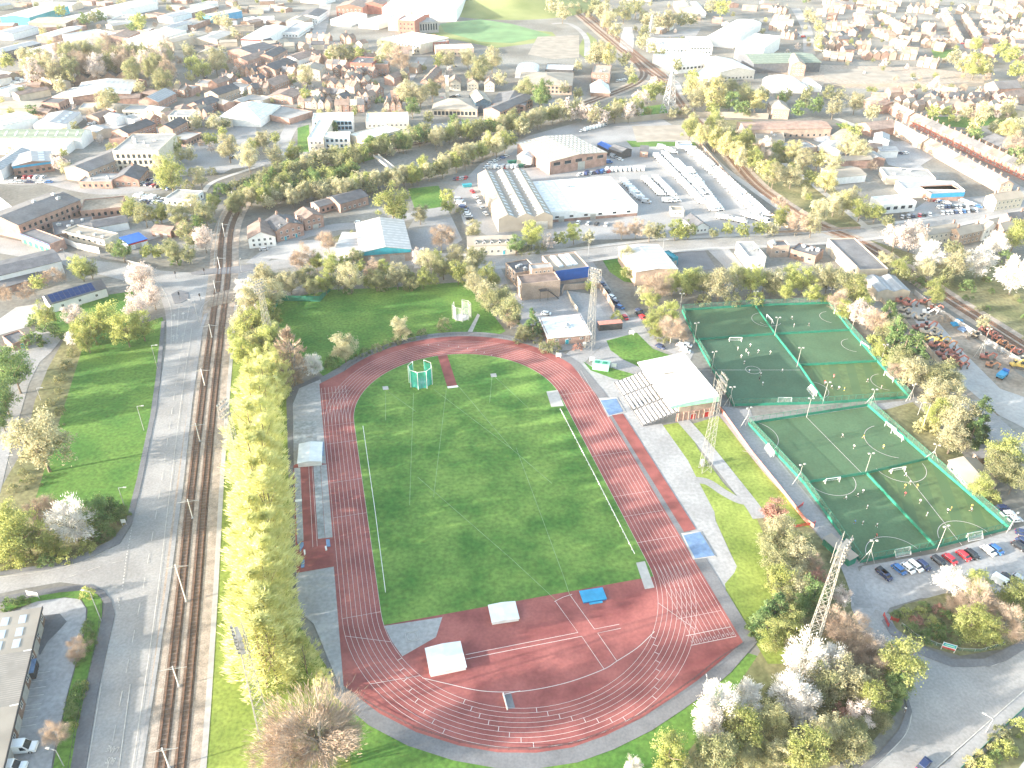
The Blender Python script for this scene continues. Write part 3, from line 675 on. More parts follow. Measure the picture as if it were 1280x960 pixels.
# ---- lattice floodlight masts
def lattice(H, w0, w1, head=True, nseg=13, hw=3.4, hh=4.2, r=.052):
    out = []
    mb = MB(); zs = [H*(1-(1-i/nseg)**1.15) for i in range(nseg+1)]
    wd = lambda z: (w0 + (w1-w0)*z/H)/2
    for sx, sy in ((-1,-1),(1,-1),(1,1),(-1,1)): mb.tube((sx*wd(0),sy*wd(0),0),(sx*wd(H),sy*wd(H),H),r*1.3,5)
    for i in range(nseg):
        a, b = wd(zs[i]), wd(zs[i+1])
        for (x0,y0),(x1,y1) in (((-1,-1),(1,-1)),((1,-1),(1,1)),((1,1),(-1,1)),((-1,1),(-1,-1))):
            mb.tube((x0*a,y0*a,zs[i]),(x1*b,y1*b,zs[i+1]),r*.75,4,cap=False); mb.tube((x1*a,y1*a,zs[i]),(x0*b,y0*b,zs[i+1]),r*.75,4,cap=False)
            mb.tube((x0*b,y0*b,zs[i+1]),(x1*b,y1*b,zs[i+1]),r*.65,4,cap=False)
    return mb
mast_me = None
def mast(px, pb, pt, label, rz):
    global mast_me
    H0 = 33.0; H = HT(px, pb, pt)
    if mast_me is None:
        hd = MB()
        for z in (H0-4.6, H0-2.6, H0-.6): hd.box(-1.9,-.7,z,1.9,.1,z+.06)
        for x in (-2.2, 2.2): hd.tube((x,-.9,H0-4.6),(x,-.9,H0+.6),.07,4); hd.tube((x,.9,H0-4.6),(x,.9,H0+.6),.07,4)
        for z in (H0-3.6,H0-1.6,H0+.4): hd.bar((-2.2,.9,z),(2.2,.9,z),.08,.08); hd.bar((-2.2,-.9,z),(2.2,-.9,z),.08,.08)
        lm = MB(); lm.box(-.26,-.25,-.26,.26,.15,.26); lm.tube((0,-.25,0),(0,-.4,0),.24,8,r2=.3)
        cb = MB(); cb.box(-.25,-.05,0,.25,.05,H0-5)
        ld = MB(); ld.box(1.6,-.4,.2,2.9,.4,2.2)
        mast_me = (lattice(H0-1, 3.0, 1.15).mesh('tower','mast_metal'), hd.mesh('lamp_gantry','mast_metal'), lm.mesh('floodlight',['mast_metal']), ld.mesh('control_box','pale_metal'))
    e = empty('floodlight_mast', label, 'floodlight mast', P(px, pb), rz); e.scale = (1,1,H/H0)
    link('tower', mast_me[0], e); link('lamp_gantry', mast_me[1], e); link('control_box', mast_me[3], e)
    for z in (H0-3.9, H0-1.9, H0+.1):
        for x in (-1.6,-.55,.55,1.6): link('floodlight', mast_me[2], e, (x,-1.05,z))
    return e
mast(881,588,471,'tall pale lattice floodlight mast beside the white roofed grandstand',R(100))
mast(333,918,789,'tall lattice floodlight mast on the bright grass below the poplars',R(-60))
mast(737,436,338,'tall lattice floodlight mast beside the white roofed pavilion',R(150))
mast(1008,824,676,'tall lattice floodlight mast rising out of the trees near the car park',R(50))
mast(305,612,505,'grey lattice floodlight mast half hidden behind the middle poplars',R(-110))
mast(340,442,353,'slim lattice floodlight mast at the far end of the poplar row',R(-130))
def pylon(px, pb, pt, label):
    H = HT(px, pb, pt); e = empty('pylon', label, 'pylon', P(px, pb), R(30))
    lattice(H, H*.26, H*.03, nseg=9, r=.2).build('tower','metal', e)
    for z, w in ((.62,.2),(.76,.17),(.9,.13)):
        mb = MB(); mb.tube((-w*H,0,z*H),(0,0,z*H+.8),.16,4); mb.tube((w*H,0,z*H),(0,0,z*H+.8),.16,4); mb.bar((-w*H,0,z*H),(w*H,0,z*H),.3,.3); mb.build('cross_arm','metal', e)
pylon(835,142,84,'lattice electricity pylon beside the railway bridge')
pylon(813,44,18,'smaller lattice electricity pylon above the fenced grey yard')

# ================================================================== fenced football pitches
Z()
def pitch_lines(name, L, w=.14):
    mb = MB()
    for q in L: mb.strip([Vector((p[0],p[1])) for p in q], w, 4*LV+.08)
    tag(mb.build(name,'line_white'),None,None,kind='structure')
def ring(c, r, a0=0, a1=360, n=24, ang=0): return [(c[0]+r*math.cos(R(a0+(a1-a0)*i/n)+ang), c[1]+r*math.sin(R(a0+(a1-a0)*i/n)+ang)) for i in range(n+1)]
U = [(853,389),(944,383),(1036,380),(1136,498),(1032,505),(916,508)]
sheet('football_pitch', [(853,389),(944,383),(968,419),(869,426)], 'turf', 2.6); sheet('football_pitch', [(869,426),(968,419),(1030,504),(916,507)], 'shaded_turf', 2.6)
sheet('football_pitch', [(944,383),(1036,380),(1062,414),(969,419)], 'shaded_turf', 2.6); sheet('football_pitch', [(969,419),(1062,414),(1096,453),(999,458)], 'turf', 2.6); sheet('football_pitch', [(999,458),(1096,453),(1135,497),(1031,504)], 'worn_turf', 2.6)
sheet('football_pitch', [(936,531),(1084,509),(1160,575),(1083,593),(1006,605)], 'turf', 2.6); sheet('football_pitch', [(1006,605),(1083,593),(1168,684),(1076,702)], 'turf', 2.6); sheet('football_pitch', [(1083,593),(1160,575),(1258,661),(1168,684)], 'worn_turf', 2.6)
def W(p): q = P(*p); return (q.x, q.y)
angU = math.atan2(*(Vector(W((944,383)))-Vector(W((853,389)))).yx); 
pitch_lines('pitch_lines', [[W((868,463)),(W((1000,463)))], ring(W((941,463)),2.7), ring(W((962,401)),4.6,200,330), ring(W((958,400)),6,90,270,ang=angU),
    [W((1008,522)),W((1079,594))], ring(W((938,546)),9,-120,60), ring(W((1116,552)),9,110,260), ring(W((1038,600)),7.5,190,370), ring(W((1124,583)),8,190,370), ring(W((1120,697)),8,15,175), ring(W((1210,676)),8,15,175), ring(W((1040,397)),5,100,250), ring(W((1068,432)),5,100,260), ring(W((1108,478)),5.5,100,260), ring(W((1016,488)),5.5,-80,80),[W((1130,590)),W((1262-60,690-8))] ])
def cage_fence(label, px, up=0):
    return fence('pitch_fence', label, 'fence', [P(*p) for p in px], 3.2 if up else 1.35, 2.6 if up else 3.2, 'green_fence', 'green_panel', 1.05, rail=(1.3,) if not up else (1.15, 3.1), pr=.05, upper='fence_mesh' if up else None, uh=3.1)
cage_fence('green board fence with mesh along the back of the upper pitches', [(852,389),(944,383),(1036,380)], 1)
cage_fence('green board fence with mesh on the grandstand side of the upper pitches', [(852,389),(869,426),(916,508)], 1)
cage_fence('green board fence with mesh along the near end of the upper pitches', [(916,508),(1031,505),(1136,498)], 1)
cage_fence('green board fence with mesh on the tree side of the upper pitches', [(1036,380),(1062,414),(1096,453),(1136,498)], 1)
cage_fence('long green board divider running down the middle of the upper pitches', [(944,384),(969,420),(999,458),(1030,504)])
cage_fence('green board divider between the two left upper pitches', [(870,426),(967,419)])
cage_fence('green board divider below the farthest right upper pitch', [(970,419),(1061,414)])
cage_fence('green board divider above the nearest right upper pitch', [(1000,458),(1095,453)])
cage_fence('green board fence with mesh along the back of the lower pitches', [(935,531),(1084,508)], 1)
cage_fence('green board fence with mesh on the path side of the lower pitches', [(935,531),(1005,606),(1075,704)], 1)
cage_fence('green board fence with mesh facing the parked cars', [(1075,704),(1168,686),(1261,662)], 1)
cage_fence('green board fence with mesh on the hut side of the lower pitches', [(1084,508),(1160,575),(1261,662)], 1)
cage_fence('green board divider across the lower pitches', [(1007,605),(1083,593),(1159,575)])
cage_fence('green and white board divider between the two near lower pitches', [(1083,594),(1167,684)])
# goals
def goal_proto():
    e = empty('football_goal', '', 'goal')
    mb = MB()
    for a, b in (((-2.4,0,0),(-2.4,0,2)),((2.4,0,0),(2.4,0,2)),((-2.4,0,2),(2.4,0,2))): mb.tube(a,b,.09,6)
    mb.build('goal_frame','white_paint', e)
    mb = MB()
    for a, b in (((-2.4,0,2),(-2.4,1.2,0)),((2.4,0,2),(2.4,1.2,0)),((-2.4,1.2,0.05),(2.4,1.2,0.05))): mb.tube(a,b,.06,5)
    mb.build('back_stay','white_paint', e)
    mb = MB(); mb.face([(-2.4,0,2),(2.4,0,2),(2.4,1.2,0),(-2.4,1.2,0)]); mb.face([(-2.4,0,0),(-2.4,0,2),(-2.4,1.2,0)]); mb.face([(2.4,0,0),(2.4,0,2),(2.4,1.2,0)]); mb.build('net','white_net', e)
    return e
gp = goal_proto()
for i, (px, py, rz, d) in enumerate([(919,427.5,0,'white goal behind the divider of the farthest left upper pitch'),(980,503,180,'white goal by the near fence of the dark upper pitch'),(961,402,-78,'white goal on the long divider of the farthest left upper pitch'),(1047,396,-72,'white goal by the tree side fence of the farthest right upper pitch'),(1080,436,-72,'white goal by the tree side fence of the middle right upper pitch'),(1110,474,-72,'white goal by the tree side fence of the nearest right upper pitch'),(1016,491,100,'white goal on the long divider of the nearest right upper pitch'),(963,566,100,'white goal at the path side of the large lower pitch'),(1112,538,-68,'white goal at the hut side of the large lower pitch'),(1120,547,-68,'second white goal leaning on the hut side fence of the large lower pitch'),(1040,604,12,'white goal below the cross divider of the left lower pitch'),(1122,591,14,'white goal below the cross divider of the right lower pitch'),(1126,692,194,'white goal beside the car park fence of the left lower pitch'),(1216,672,194,'white goal beside the car park fence of the right lower pitch')]):
    g = gp if i == 0 else copy_tree(gp)
    g.location = P(px, py) + Vector((0,0,.12)); g.rotation_euler.z = R(rz); tag(g, d, 'goal', 'white football goals')
# pitch lamps: pole with two lamps, some on a three legged foot
pole_parts = []
def pitch_lamp(px, pb, pt, label, rz=0, legs=False):
    H = min(max(HT(px, pb, pt), 6), 13); e = empty('pitch_lamp', label, 'floodlight', P(px, pb), R(rz), 'floodlight poles round the pitches')
    mb = MB(); mb.tube((0,0,0),(0,0,H),.1,6,r2=.07); mb.build('pole','pale_metal', e)
    for x in (-.75, .75):
        mb = MB(); mb.box(x-.3,-.26,H-.05,x+.3,.26,H+.26); mb.tube((x*.3,0,H+.05),(x*.6,0,H+.1),.07,5); mb.build('lamp_head','pale_metal', e)
    if legs:
        for a in (-2.2, 2.2):
            mb = MB(); mb.tube((a,0,0),(0,0,H*.62),.09,5); mb.build('brace','pale_metal', e)
for q in [(867,432,404,'floodlight pole on the grandstand side of the farthest left upper pitch',20,0),(889,466,440,'floodlight pole on the grandstand side of the dark upper pitch',20,0),(911,509,484,'three legged floodlight pole at the near corner of the dark upper pitch',10,1),(850,386,367,'floodlight pole at the back left corner of the upper pitches',0,0),(942,380,366,'floodlight pole at the back of the long divider',0,0),(1036,378,362,'floodlight pole at the back right corner of the upper pitches',0,1),(968,420,397,'floodlight pole where the left divider meets the long divider',0,0),(996,459,435,'floodlight pole where the near divider meets the long divider',0,0),(1028,505,478,'floodlight pole at the near end of the long divider',0,0),(1064,414,394,'floodlight pole on the tree side of the farthest right upper pitch',0,0),(1100,455,431,'floodlight pole on the tree side of the nearest right upper pitch',0,0),(1137,500,481,'three legged floodlight pole at the near right corner of the upper pitches',30,1),(1088,506,487,'floodlight pole at the back right of the large lower pitch',0,1),(1008,522,498,'floodlight pole at the back of the large lower pitch',0,0),(932,533,510,'three legged floodlight pole at the path corner of the large lower pitch',20,1),(997,605,581,'floodlight pole on the path side of the lower pitches',20,1),(1081,593,567,'tall floodlight pole at the crossing of the lower dividers',10,0),(1164,576,556,'three legged floodlight pole on the hut side of the lower pitches',-30,1),(1083,704,676,'three legged floodlight pole at the nearest corner by the blue car',0,1),(1171,688,658,'floodlight pole behind the red cars',20,0),(1262,662,645,'three legged floodlight pole at the right corner by the white cars',40,1)]:
    pitch_lamp(*q)
# yard lamp among the diggers
pitch_lamp(1223,448,411,'tall floodlight pole standing among the diggers',0,1)

# ================================================================== tram poles, street lamps, signs
def ole(px, pb, pt, label):
    H = max(6, HT(px, pb, pt)); e = empty('tram_pole', label, 'tram pole', P(px, pb), R(12), 'overhead line poles between the tram tracks')
    mb = MB(); mb.tube((0,0,0),(0,0,H),.17,7,r2=.12); mb.build('pole','white_paint', e)
    mb = MB(); mb.bar((-3,0,H-.9),(3,0,H-.9),.1,.1); mb.bar((-2.2,0,H-.9),(0,0,H-.2),.06,.06); mb.bar((2.2,0,H-.9),(0,0,H-.2),.06,.06); mb.build('cross_arm','pale_metal', e)
    mb = MB(); mb.box(-.35,-.35,0,.35,.35,.3); mb.build('footing','concrete', e)
for q in [(212,960,935,'tram pole nearest the bottom edge beside the grass'),(224,858,833,'tram pole beside the lit grass left of the leaning mast'),(233,752,706,'tram pole across the road from the side street mouth'),(241,648,624,'tram pole opposite the road sign and bushes'),(250,552,529,'tram pole level with the poplar mast'),(256,482,461,'tram pole near the far end of the straight tramway'),(265,422,405,'tram pole just below the level crossing'),(270,366,353,'tram pole on the kerb of the road crossing'),(275,336,322,'tram pole just beyond the road crossing'),(281,296,279,'tram pole on the curve beside the bushes'),(288,262,250,'tram pole where the tracks turn between the trees'),(292,252,240,'farthest tram pole on the tree lined curve')]: ole(*q)
wr = MB()
for s_ in (-2, 2):
    q_ = offset(tc_[:60], s_)
    for a_, b_ in zip(q_, q_[1:]): wr.tube((a_.x,a_.y,5.6),(b_.x,b_.y,5.6),.03,3,cap=False)
tag(wr.build('overhead_wires','dark_metal'),'thin overhead contact wires strung along the tram tracks','overhead wires')
def street_lamp(px, pb, pt, label, rz=0, m='metal'):
    H = min(max(HT(px, pb, pt), 5), 12); e = empty('street_lamp', label, 'street lamp', P(px, pb), R(rz), 'street lamps beside the roads')
    mb = MB(); mb.tube((0,0,0),(0,0,H),.11,6,r2=.07); mb.build('post', m, e)
    mb = MB(); mb.tube((0,0,H),(1.6,0,H+.25),.06,5); mb.build('arm', m, e)
    mb = MB(); mb.box(1.4,-.18,H+.15,2.3,.18,H+.36); mb.build('lamp_head','pale_metal', e)
for q in [(158,640,610,'street lamp above the white road sign on the grass corner',0),(180,538,508,'street lamp halfway along the left grass field',0),(197,461,432,'street lamp near the far corner of the left grass field',0),(127,777,740,'street lamp at the corner of the hedge by the yard',170),(80,958,938,'street lamp beside the parked white van',170),(248,402,375,'dark street lamp on the crossroads kerb',180),(85,330,310,'street lamp on the pavement by the shop parade',-90),(14,585,574,'dark street lamp on the left side path',0),(51,500,487,'dark street lamp beside the sloping side path',0),(1232,916,903,'dark street lamp on the bottom right pavement',140),(1151,540,505,'slim lamp post beside the digger yard road',160),(302,342,326,'street lamp at the right end of the crossroads',90),(1147,519,503,'dark lamp post by the yard fence',180),(735,324,300,'street lamp at the depot entrance',0),(828,316,300,'street lamp behind the white hall',0)]: street_lamp(*q)
def signal(px, py, label):
    e = empty('traffic_light', label, 'traffic light', P(px, py), R(rnd.uniform(0,360)), 'traffic lights at the crossroads')
    mb = MB(); mb.tube((0,0,0),(0,0,2.6),.08,6); mb.build('post','dark_metal', e)
    mb = MB(); mb.box(-.32,-.25,2.3,.32,.2,3.5); mb.tube((0,-.25,3.2),(0,-.34,3.2),.13,8); mb.tube((0,-.25,2.9),(0,-.34,2.9),.13,8); mb.tube((0,-.25,2.6),(0,-.34,2.6),.13,8); mb.build('signal_head','dark_metal', e)
for q in [(220,348,'traffic light at the left mouth of the crossroads'),(256,344,'traffic light on the far pavement of the crossroads'),(225,374,'traffic light on the paved island of the crossroads'),(251,376,'traffic light at the tram side kerb of the crossroads')]: signal(*q)
def board(name, label, cat, px, pb, w, h, z0, rz, face, post, stripes_=None):
    e = empty(name, label, cat, P(px, pb), R(rz))
    for x in (-w/2+.1, w/2-.1): mb = MB(); mb.tube((x,0,0),(x,0,z0+h),.09,5); mb.build('post', post, e)
    mb = MB(); mb.box(-w/2,-.12,z0,w/2,-.02,z0+h); mb.build('sign_panel', face, e)
    for a, b, m, n_ in stripes_ or []: mb = MB(); mb.box(-w/2+.12,-.15,z0+a*h,w/2-.12,-.121,z0+b*h); mb.build(n_, m, e)
    return e
board('road_sign','white road sign panel facing the side street on the grass strip','sign',43,748,3.4,1.6,1.0,-12,'white_paint','metal')
board('road_sign','small white road sign beside the bushes on the street corner','sign',156,657,1.3,1.3,1.2,10,'white_paint','metal')
e = board('welcome_sign','blue white and red welcome sign on white posts by the planted bed','sign',1184,814,3.1,1.9,.9,-22,'white_paint','white_paint',[(.42,.95,'teal','upper_panel'),(.02,.26,'red_paint','lower_panel')])
mb = MB(); mb.box(-1.1,-.18,2.0,1.1,-.151,2.35); mb.build('text_strip','mint', e)
fence('low_fence','low weathered mesh fence round the planted bed','fence',[P(*p) for p in [(1126,782),(1145,797),(1172,808),(1200,814),(1225,815),(1255,806)]],1.2,3,'pale_metal','rough_ground' if 0 else 'fence_mesh',1.1,rail=(1.1,))
fence('green_fence','bright green fence along the bottom right flower bed','fence',[P(*p) for p in [(1194,968),(1240,924),(1284,882)]],1.2,3,'green_fence','green_panel',1.0)
def gate(label, a, b):
    a = P(*a); b = P(*b); L = (b-a).length; e = empty('red_gate', label, 'gate', (a+b)/2, math.atan2((b-a).y, (b-a).x))
    mb = MB()
    for z in (.3,.7,1.1): mb.bar((-L/2,0,z),(L/2,0,z),.1,.1)
    for i in range(7): mb.bar((-L/2+L*i/6,0,.25),(-L/2+L*i/6,0,1.15),.08,.08)
    mb.build('gate_frame','red_paint', e); mb = MB()
    for x in (-L/2, L/2): mb.tube((x,0,0),(x,0,1.4),.1,6)
    mb.build('gate_posts','red_paint', e)
gate('open red metal gate at the car park entrance', (1104,770), (1110,784)); gate('short red metal barrier beside the planted bed', (1113,775), (1122,778)); gate('red metal gate at the end of the pink fence', (992,660), (1018,656)); gate('small red framed gate by the path below the pitches', (995,638), (1003,632))
fence('hedge_rail','thin dark rail between the hedge and the pavement','railing',[P(*p) for p in [(128,752),(124,790),(112,845),(97,905),(86,965)]],1.1,2.5,'dark_metal',rail=(1.0,))
fence('bridge_parapet','grey brick parapet along the left approach to the crossroads','parapet',[P(*p) for p in [(125,322),(150,326),(175,332),(192,337)]],1.3,12,'concrete','concrete',1.3)
fence('bridge_parapet','long pale stone parapet of the road bridge on the right','parapet',[P(*p) for p in [(962,292),(1010,290),(1075,286)]],1.5,12,'pale_brick','pale_brick',1.4)
fence('tram_fence','pale metal fence along the left side of the tram curve','fence',[P(*p) for p in [(268,335),(270,305),(274,280),(284,258),(298,243)]],1.6,4,'pale_metal',rail=(1.5,.8),pr=.07)
fence('yard_wall','weathered wall between the digger yard and the railway','wall',[P(*p) for p in [(1142,368),(1170,390),(1215,418),(1250,440),(1290,466)]],2.4,8,'concrete','concrete',2.4)
fence('yard_wall','tan wall between the pitch trees and the digger yard','wall',[P(*p) for p in [(1098,374),(1130,405),(1165,446),(1190,474),(1205,492)]],2.2,8,'beige','beige',2.2)
fence('yard_wall','pale boundary wall of the van depot beside the footpath','wall',[P(*p) for p in [(872,178),(905,216),(940,252),(985,286)]],2,9,'pale_brick','pale_brick',1.8)
fence('viaduct_wall','tan viaduct wall crossing above the depot yard','viaduct',[P(*p) for p in [(750,155),(800,152),(850,147),(900,147),(960,149)]],4.5,14,'tan_roof','tan_roof',4.2)
# footbridge over the railway trees
e = empty('footbridge','narrow pale footbridge crossing the tree lined railway','footbridge',P(482,214),math.atan2(*(P(494,222)-P(470,203)).yx))
L = (P(494,222)-P(470,203)).length
mb = MB(); mb.box(-L/2,-1.6,4.5,L/2,1.6,4.9); mb.build('deck','pale_concrete', e)
for y in (-1.6,1.6): mb = MB(); mb.box(-L/2,y-.08,4.9,L/2,y+.08,6.1); mb.build('side_rail','pale_metal', e)
for x in (-L*.4,L*.4): mb = MB(); mb.box(x-.6,-1.4,0,x+.6,1.4,4.5); mb.build('pier','concrete', e)
# ================================================================== buildings
UNIT = {}
def unit(kind):
    if kind in UNIT: return UNIT[kind]
    mb = MB()
    if kind == 'window':             # 1 x 1, frame and pane, standing proud of its wall towards -y
        for a in ((-.5,-.5,-.42,.5),(.42,-.5,.5,.5),(-.42,-.5,.42,-.42),(-.42,.42,.42,.5)): mb.box(a[0],-.06,a[1],a[2],.05,a[3],0)
        mb.box(-.42,-.03,-.42,.42,.05,.42,1); mb.box(-.03,-.055,-.42,.03,-.031,.42,0); me = mb.mesh('window',['window_frame','glass'])
    elif kind == 'blue_window':
        mb.box(-.5,-.06,-.5,.5,.05,.5,0); mb.box(-.42,-.08,-.42,.42,-.061,.42,1); me = mb.mesh('window',['mat_blue','glass'])
    elif kind == 'dark_window':
        mb.box(-.5,-.03,-.5,.5,.05,.5,1); mb.box(-.56,-.08,-.6,.56,.05,-.51,0); me = mb.mesh('window',['concrete','glass'])
    elif kind == 'chimney':
        mb.box(-.5,-.35,-1.2,.5,.35,1.5,0); mb.box(-.56,-.41,1.5,.56,.41,1.62,0)
        for x in (-.25,.25): mb.tube((x,0,1.62),(x,0,2.1),.13,6,1)
        me = mb.mesh('chimney',['brick','red_tile'])
    elif kind == 'dormer':
        mb.prism([(-.7,0),(.7,0),(.7,1.8),(-.7,1.8)],0,1.1,0); mb.face([(-.7,0,1.1),(.7,0,1.1),(0,0,1.7)],0); mb.face([(-.85,-.1,1.05),(0,-.1,1.75),(0,2,1.75),(-.85,2,1.05)],1); mb.face([(0,-.1,1.75),(.85,-.1,1.05),(.85,2,1.05),(0,2,1.75)],1)
        mb.box(-.45,-.04,.25,.45,.02,1.0,2); me = mb.mesh('dormer',['white_paint','slate','glass'])
    elif kind == 'skylight':
        mb.box(-.5,-.5,0,.5,.5,.06,0); mb.box(-.45,-.45,.06,.45,.45,.09,0); me = mb.mesh('skylight',['skylight'])
    elif kind == 'vent':
        mb.box(-.7,-.7,0,.7,.7,.9,0); mb.box(-.8,-.8,.9,.8,.8,1.05,0); mb.tube((0,0,1.05),(0,0,1.5),.3,8); me = mb.mesh('roof_vent',['metal'])
    elif kind == 'door':
        mb.box(-.5,-.05,0,.5,.05,1,0); mb.box(-.42,-.08,.04,.42,-.051,.95,1); me = mb.mesh('door',['window_frame','teal'])
    elif kind == 'shutter_door':
        mb.box(-.5,-.06,0,.5,.05,1,0)
        for i in range(8): mb.box(-.48,-.08,.05+i*.115,.48,-.061,.12+i*.115,0)
        me = mb.mesh('shutter_door',['pale_metal'])
    UNIT[kind] = me; return me
def frame(A, B_, C, h):
    a, b, c = P(*A, h), P(*B_, h), P(*C, h)
    if (b-a).length < .1: b = a + Vector((1,0,0))
    ex = (b-a); w = ex.length; ex.normalize(); ey = Vector((-ex.y, ex.x, 0))
    d = max(abs((c-b).dot(ey)), 3.0); o0 = (a+b)/2; o0.z = 0
    return o0, math.atan2(ex.y, ex.x), w, d
def place_unit(kind, name, par, x, y, z, side, sx, sz, sy=1):
    o = link(name, unit(kind), par, (x, y, z), {'F':0,'R':math.pi/2,'B':math.pi,'L':-math.pi/2}[side]); o.scale = (sx, sy, sz); return o
def windows(par, w, d, sides, rows, sp, z0, dz, ws, hs, kind='window', inset=1.0):
    for s in sides:
        L = w if s in 'FB' else d; n = max(1, int((L-2*inset)/sp)+1); n = min(n, 14)
        for r in range(rows):
            for i in range(n):
                t = -L/2 + inset + ((L-2*inset)*(i+.5)/n)
                x, y = {'F':(t,0),'B':(-t,d),'R':(w/2,d/2+t),'L':(-w/2,d/2-t)}[s]
                place_unit(kind, 'window', par, x, y, z0+r*dz, s, ws, hs)
def gable_roof(mb, x0, x1, y0, y1, h, rise, axis, ov=.35, th=.18, m=0):
    if axis == 'x':
        ym = (y0+y1)/2; k = rise/((y1-y0)/2)
        for ya, yb, za, zb in ((y0-ov, ym, h-ov*k, h+rise), (y1+ov, ym, h-ov*k, h+rise)):
            q = [(x0-ov,ya,za),(x1+ov,ya,za),(x1+ov,yb,zb),(x0-ov,yb,zb)]
            if ya > yb: q = q[::-1]
            slabq(mb, q, th, m)
    else:
        xm = (x0+x1)/2; k = rise/((x1-x0)/2)
        for xa, xb, za, zb in ((x0-ov, xm, h-ov*k, h+rise), (x1+ov, xm, h-ov*k, h+rise)):
            q = [(xa,y1+ov,za),(xa,y0-ov,za),(xb,y0-ov,zb),(xb,y1+ov,zb)]
            if xa > xb: q = q[::-1]
            slabq(mb, q, th, m)
def slabq(mb, q, th, m=0):
    i = len(mb.v); mb.v += [tuple(p) for p in q] + [(p[0],p[1],p[2]+th) for p in q]; n = len(q)
    mb.f.append(tuple(range(i+n-1, i-1, -1))); mb.m.append(m); mb.f.append(tuple(range(i+n, i+2*n))); mb.m.append(m)
    for k in range(n): mb.f.append((i+k, i+(k+1)%n, i+n+(k+1)%n, i+n+k)); mb.m.append(m)
NB = [0]
BFOOT = []
def bld(name, label, cat, A, B_, C, h, roof='gable', rise=2.5, wall='brick', rm='slate', win=None, chim=0, group=None, sky=None, door=None, vents=0, axis=None, n=4, dorm=0, base=None, fascia=None, fr=None):
    """A, B_: ends of the near eaves edge in the photo; C: the eaves corner behind B_; h: eaves height in metres"""
    o0, rz, w, d = fr or frame(A, B_, C, h)
    o0 = Vector(o0); BFOOT.append((o0, rz, w, d))
    e = empty(name, label, cat, o0, rz, group)
    x0, x1 = -w/2, w/2; wb = MB(); rb = MB()
    axis = axis or ('x' if w >= d else 'y')
    if roof == 'flat':
        t = min(.3, w*.05); p = .45
        for b in ((x0,0,x1,t),(x0,d-t,x1,d),(x0,t,x0+t,d-t),(x1-t,t,x1,d-t)): wb.box(b[0],b[1],0,b[2],b[3],h)
        rb.box(x0+t, t, h-p-.3, x1-t, d-t, h-p); zr = h-p
    else:
        wb.box(x0, 0, 0, x1, d, h); zr = h
        if roof == 'gable':
            gable_roof(rb, x0, x1, 0, d, h, rise, axis)
            if axis == 'x':
                for x in (x0, x1): wb.face([(x,0,h),(x,d,h),(x,d/2,h+rise)] if x > 0 else [(x,d,h),(x,0,h),(x,d/2,h+rise)])
            else:
                for y in (0, d): wb.face([(x0,y,h),(x1,y,h),(0,y,h+rise)] if y == 0 else [(x1,y,h),(x0,y,h),(0,y,h+rise)])
        elif roof == 'hip':
            s = min(w, d)/2*.95; ov = .4; a = (x0-ov,-ov,h); b = (x1+ov,-ov,h); c = (x1+ov,d+ov,h); f = (x0-ov,d+ov,h)
            if w >= d: r1, r2 = (x0+s,d/2,h+rise), (x1-s,d/2,h+rise); fs = [(a,b,r2,r1),(b,c,r2),(c,f,r1,r2),(f,a,r1)]
            else: r1, r2 = (0,s,h+rise), (0,d-s,h+rise); fs = [(a,b,r1),(b,c,r2,r1),(c,f,r2),(f,a,r1,r2)]
            for q in fs: rb.face(q)
            rb.box(x0-ov, -ov, h-.2, x1+ov, d+ov, h-.004)
        elif roof == 'mono':
            slabq(rb, [(x0-.3,-.3,h),(x1+.3,-.3,h),(x1+.3,d+.3,h+rise),(x0-.3,d+.3,h+rise)], .2)
            wb.face([(x1,0,h),(x1,d,h),(x1,d,h+rise)]); wb.face([(x0,d,h),(x0,0,h),(x0,d,h+rise)]); wb.face([(x1,d,h),(x0,d,h),(x0,d,h+rise),(x1,d,h+rise)])
        elif roof == 'arch':
            k = 10
            for i in range(k):
                a0, a1 = math.pi*i/k, math.pi*(i+1)/k
                if axis == 'x': q = [(x0,d/2-d/2*math.cos(a0),h+rise*math.sin(a0)),(x1,d/2-d/2*math.cos(a0),h+rise*math.sin(a0)),(x1,d/2-d/2*math.cos(a1),h+rise*math.sin(a1)),(x0,d/2-d/2*math.cos(a1),h+rise*math.sin(a1))]
                else: q = [(-w/2*math.cos(a0),d,h+rise*math.sin(a0)),(-w/2*math.cos(a0),0,h+rise*math.sin(a0)),(-w/2*math.cos(a1),0,h+rise*math.sin(a1)),(-w/2*math.cos(a1),d,h+rise*math.sin(a1))]
                rb.face(q)
            if axis == 'x':
                for x in (x0, x1): wb.face([(x,d/2-d/2*math.cos(math.pi*i/k),h+rise*math.sin(math.pi*i/k)) for i in range(k+1)])
            else:
                for y in (0, d): wb.face([(-w/2*math.cos(math.pi*i/k),y,h+rise*math.sin(math.pi*i/k)) for i in range(k+1)])
        elif roof == 'saw':
            if axis == 'y':
                for i in range(n):
                    a = x0+w*i/n; b = x0+w*(i+1)/n; gable_roof(rb, a, b, 0, d, h, rise, 'y', .02)
                    for y in (0, d): wb.face([(a,y,h),(b,y,h),((a+b)/2,y,h+rise)])
            else:
                for i in range(n):
                    a = d*i/n; b = d*(i+1)/n; gable_roof(rb, x0, x1, a, b, h, rise, 'x', .02)
                    for x in (x0, x1): wb.face([(x,a,h),(x,b,h),(x,(a+b)/2,h+rise)])
    wl = wb.build('wall', wall, e); ro = rb.build('roof', rm, e)
    if base: mb = MB(); mb.box(x0-.06,-.06,0,x1+.06,d+.06,base[1]); mb.build('lower_wall', base[0], e)
    if fascia: mb = MB(); mb.box(x0-.1,-.1,h-fascia[1],x1+.1,-.004,h-.06); mb.build('fascia', fascia[0], e)
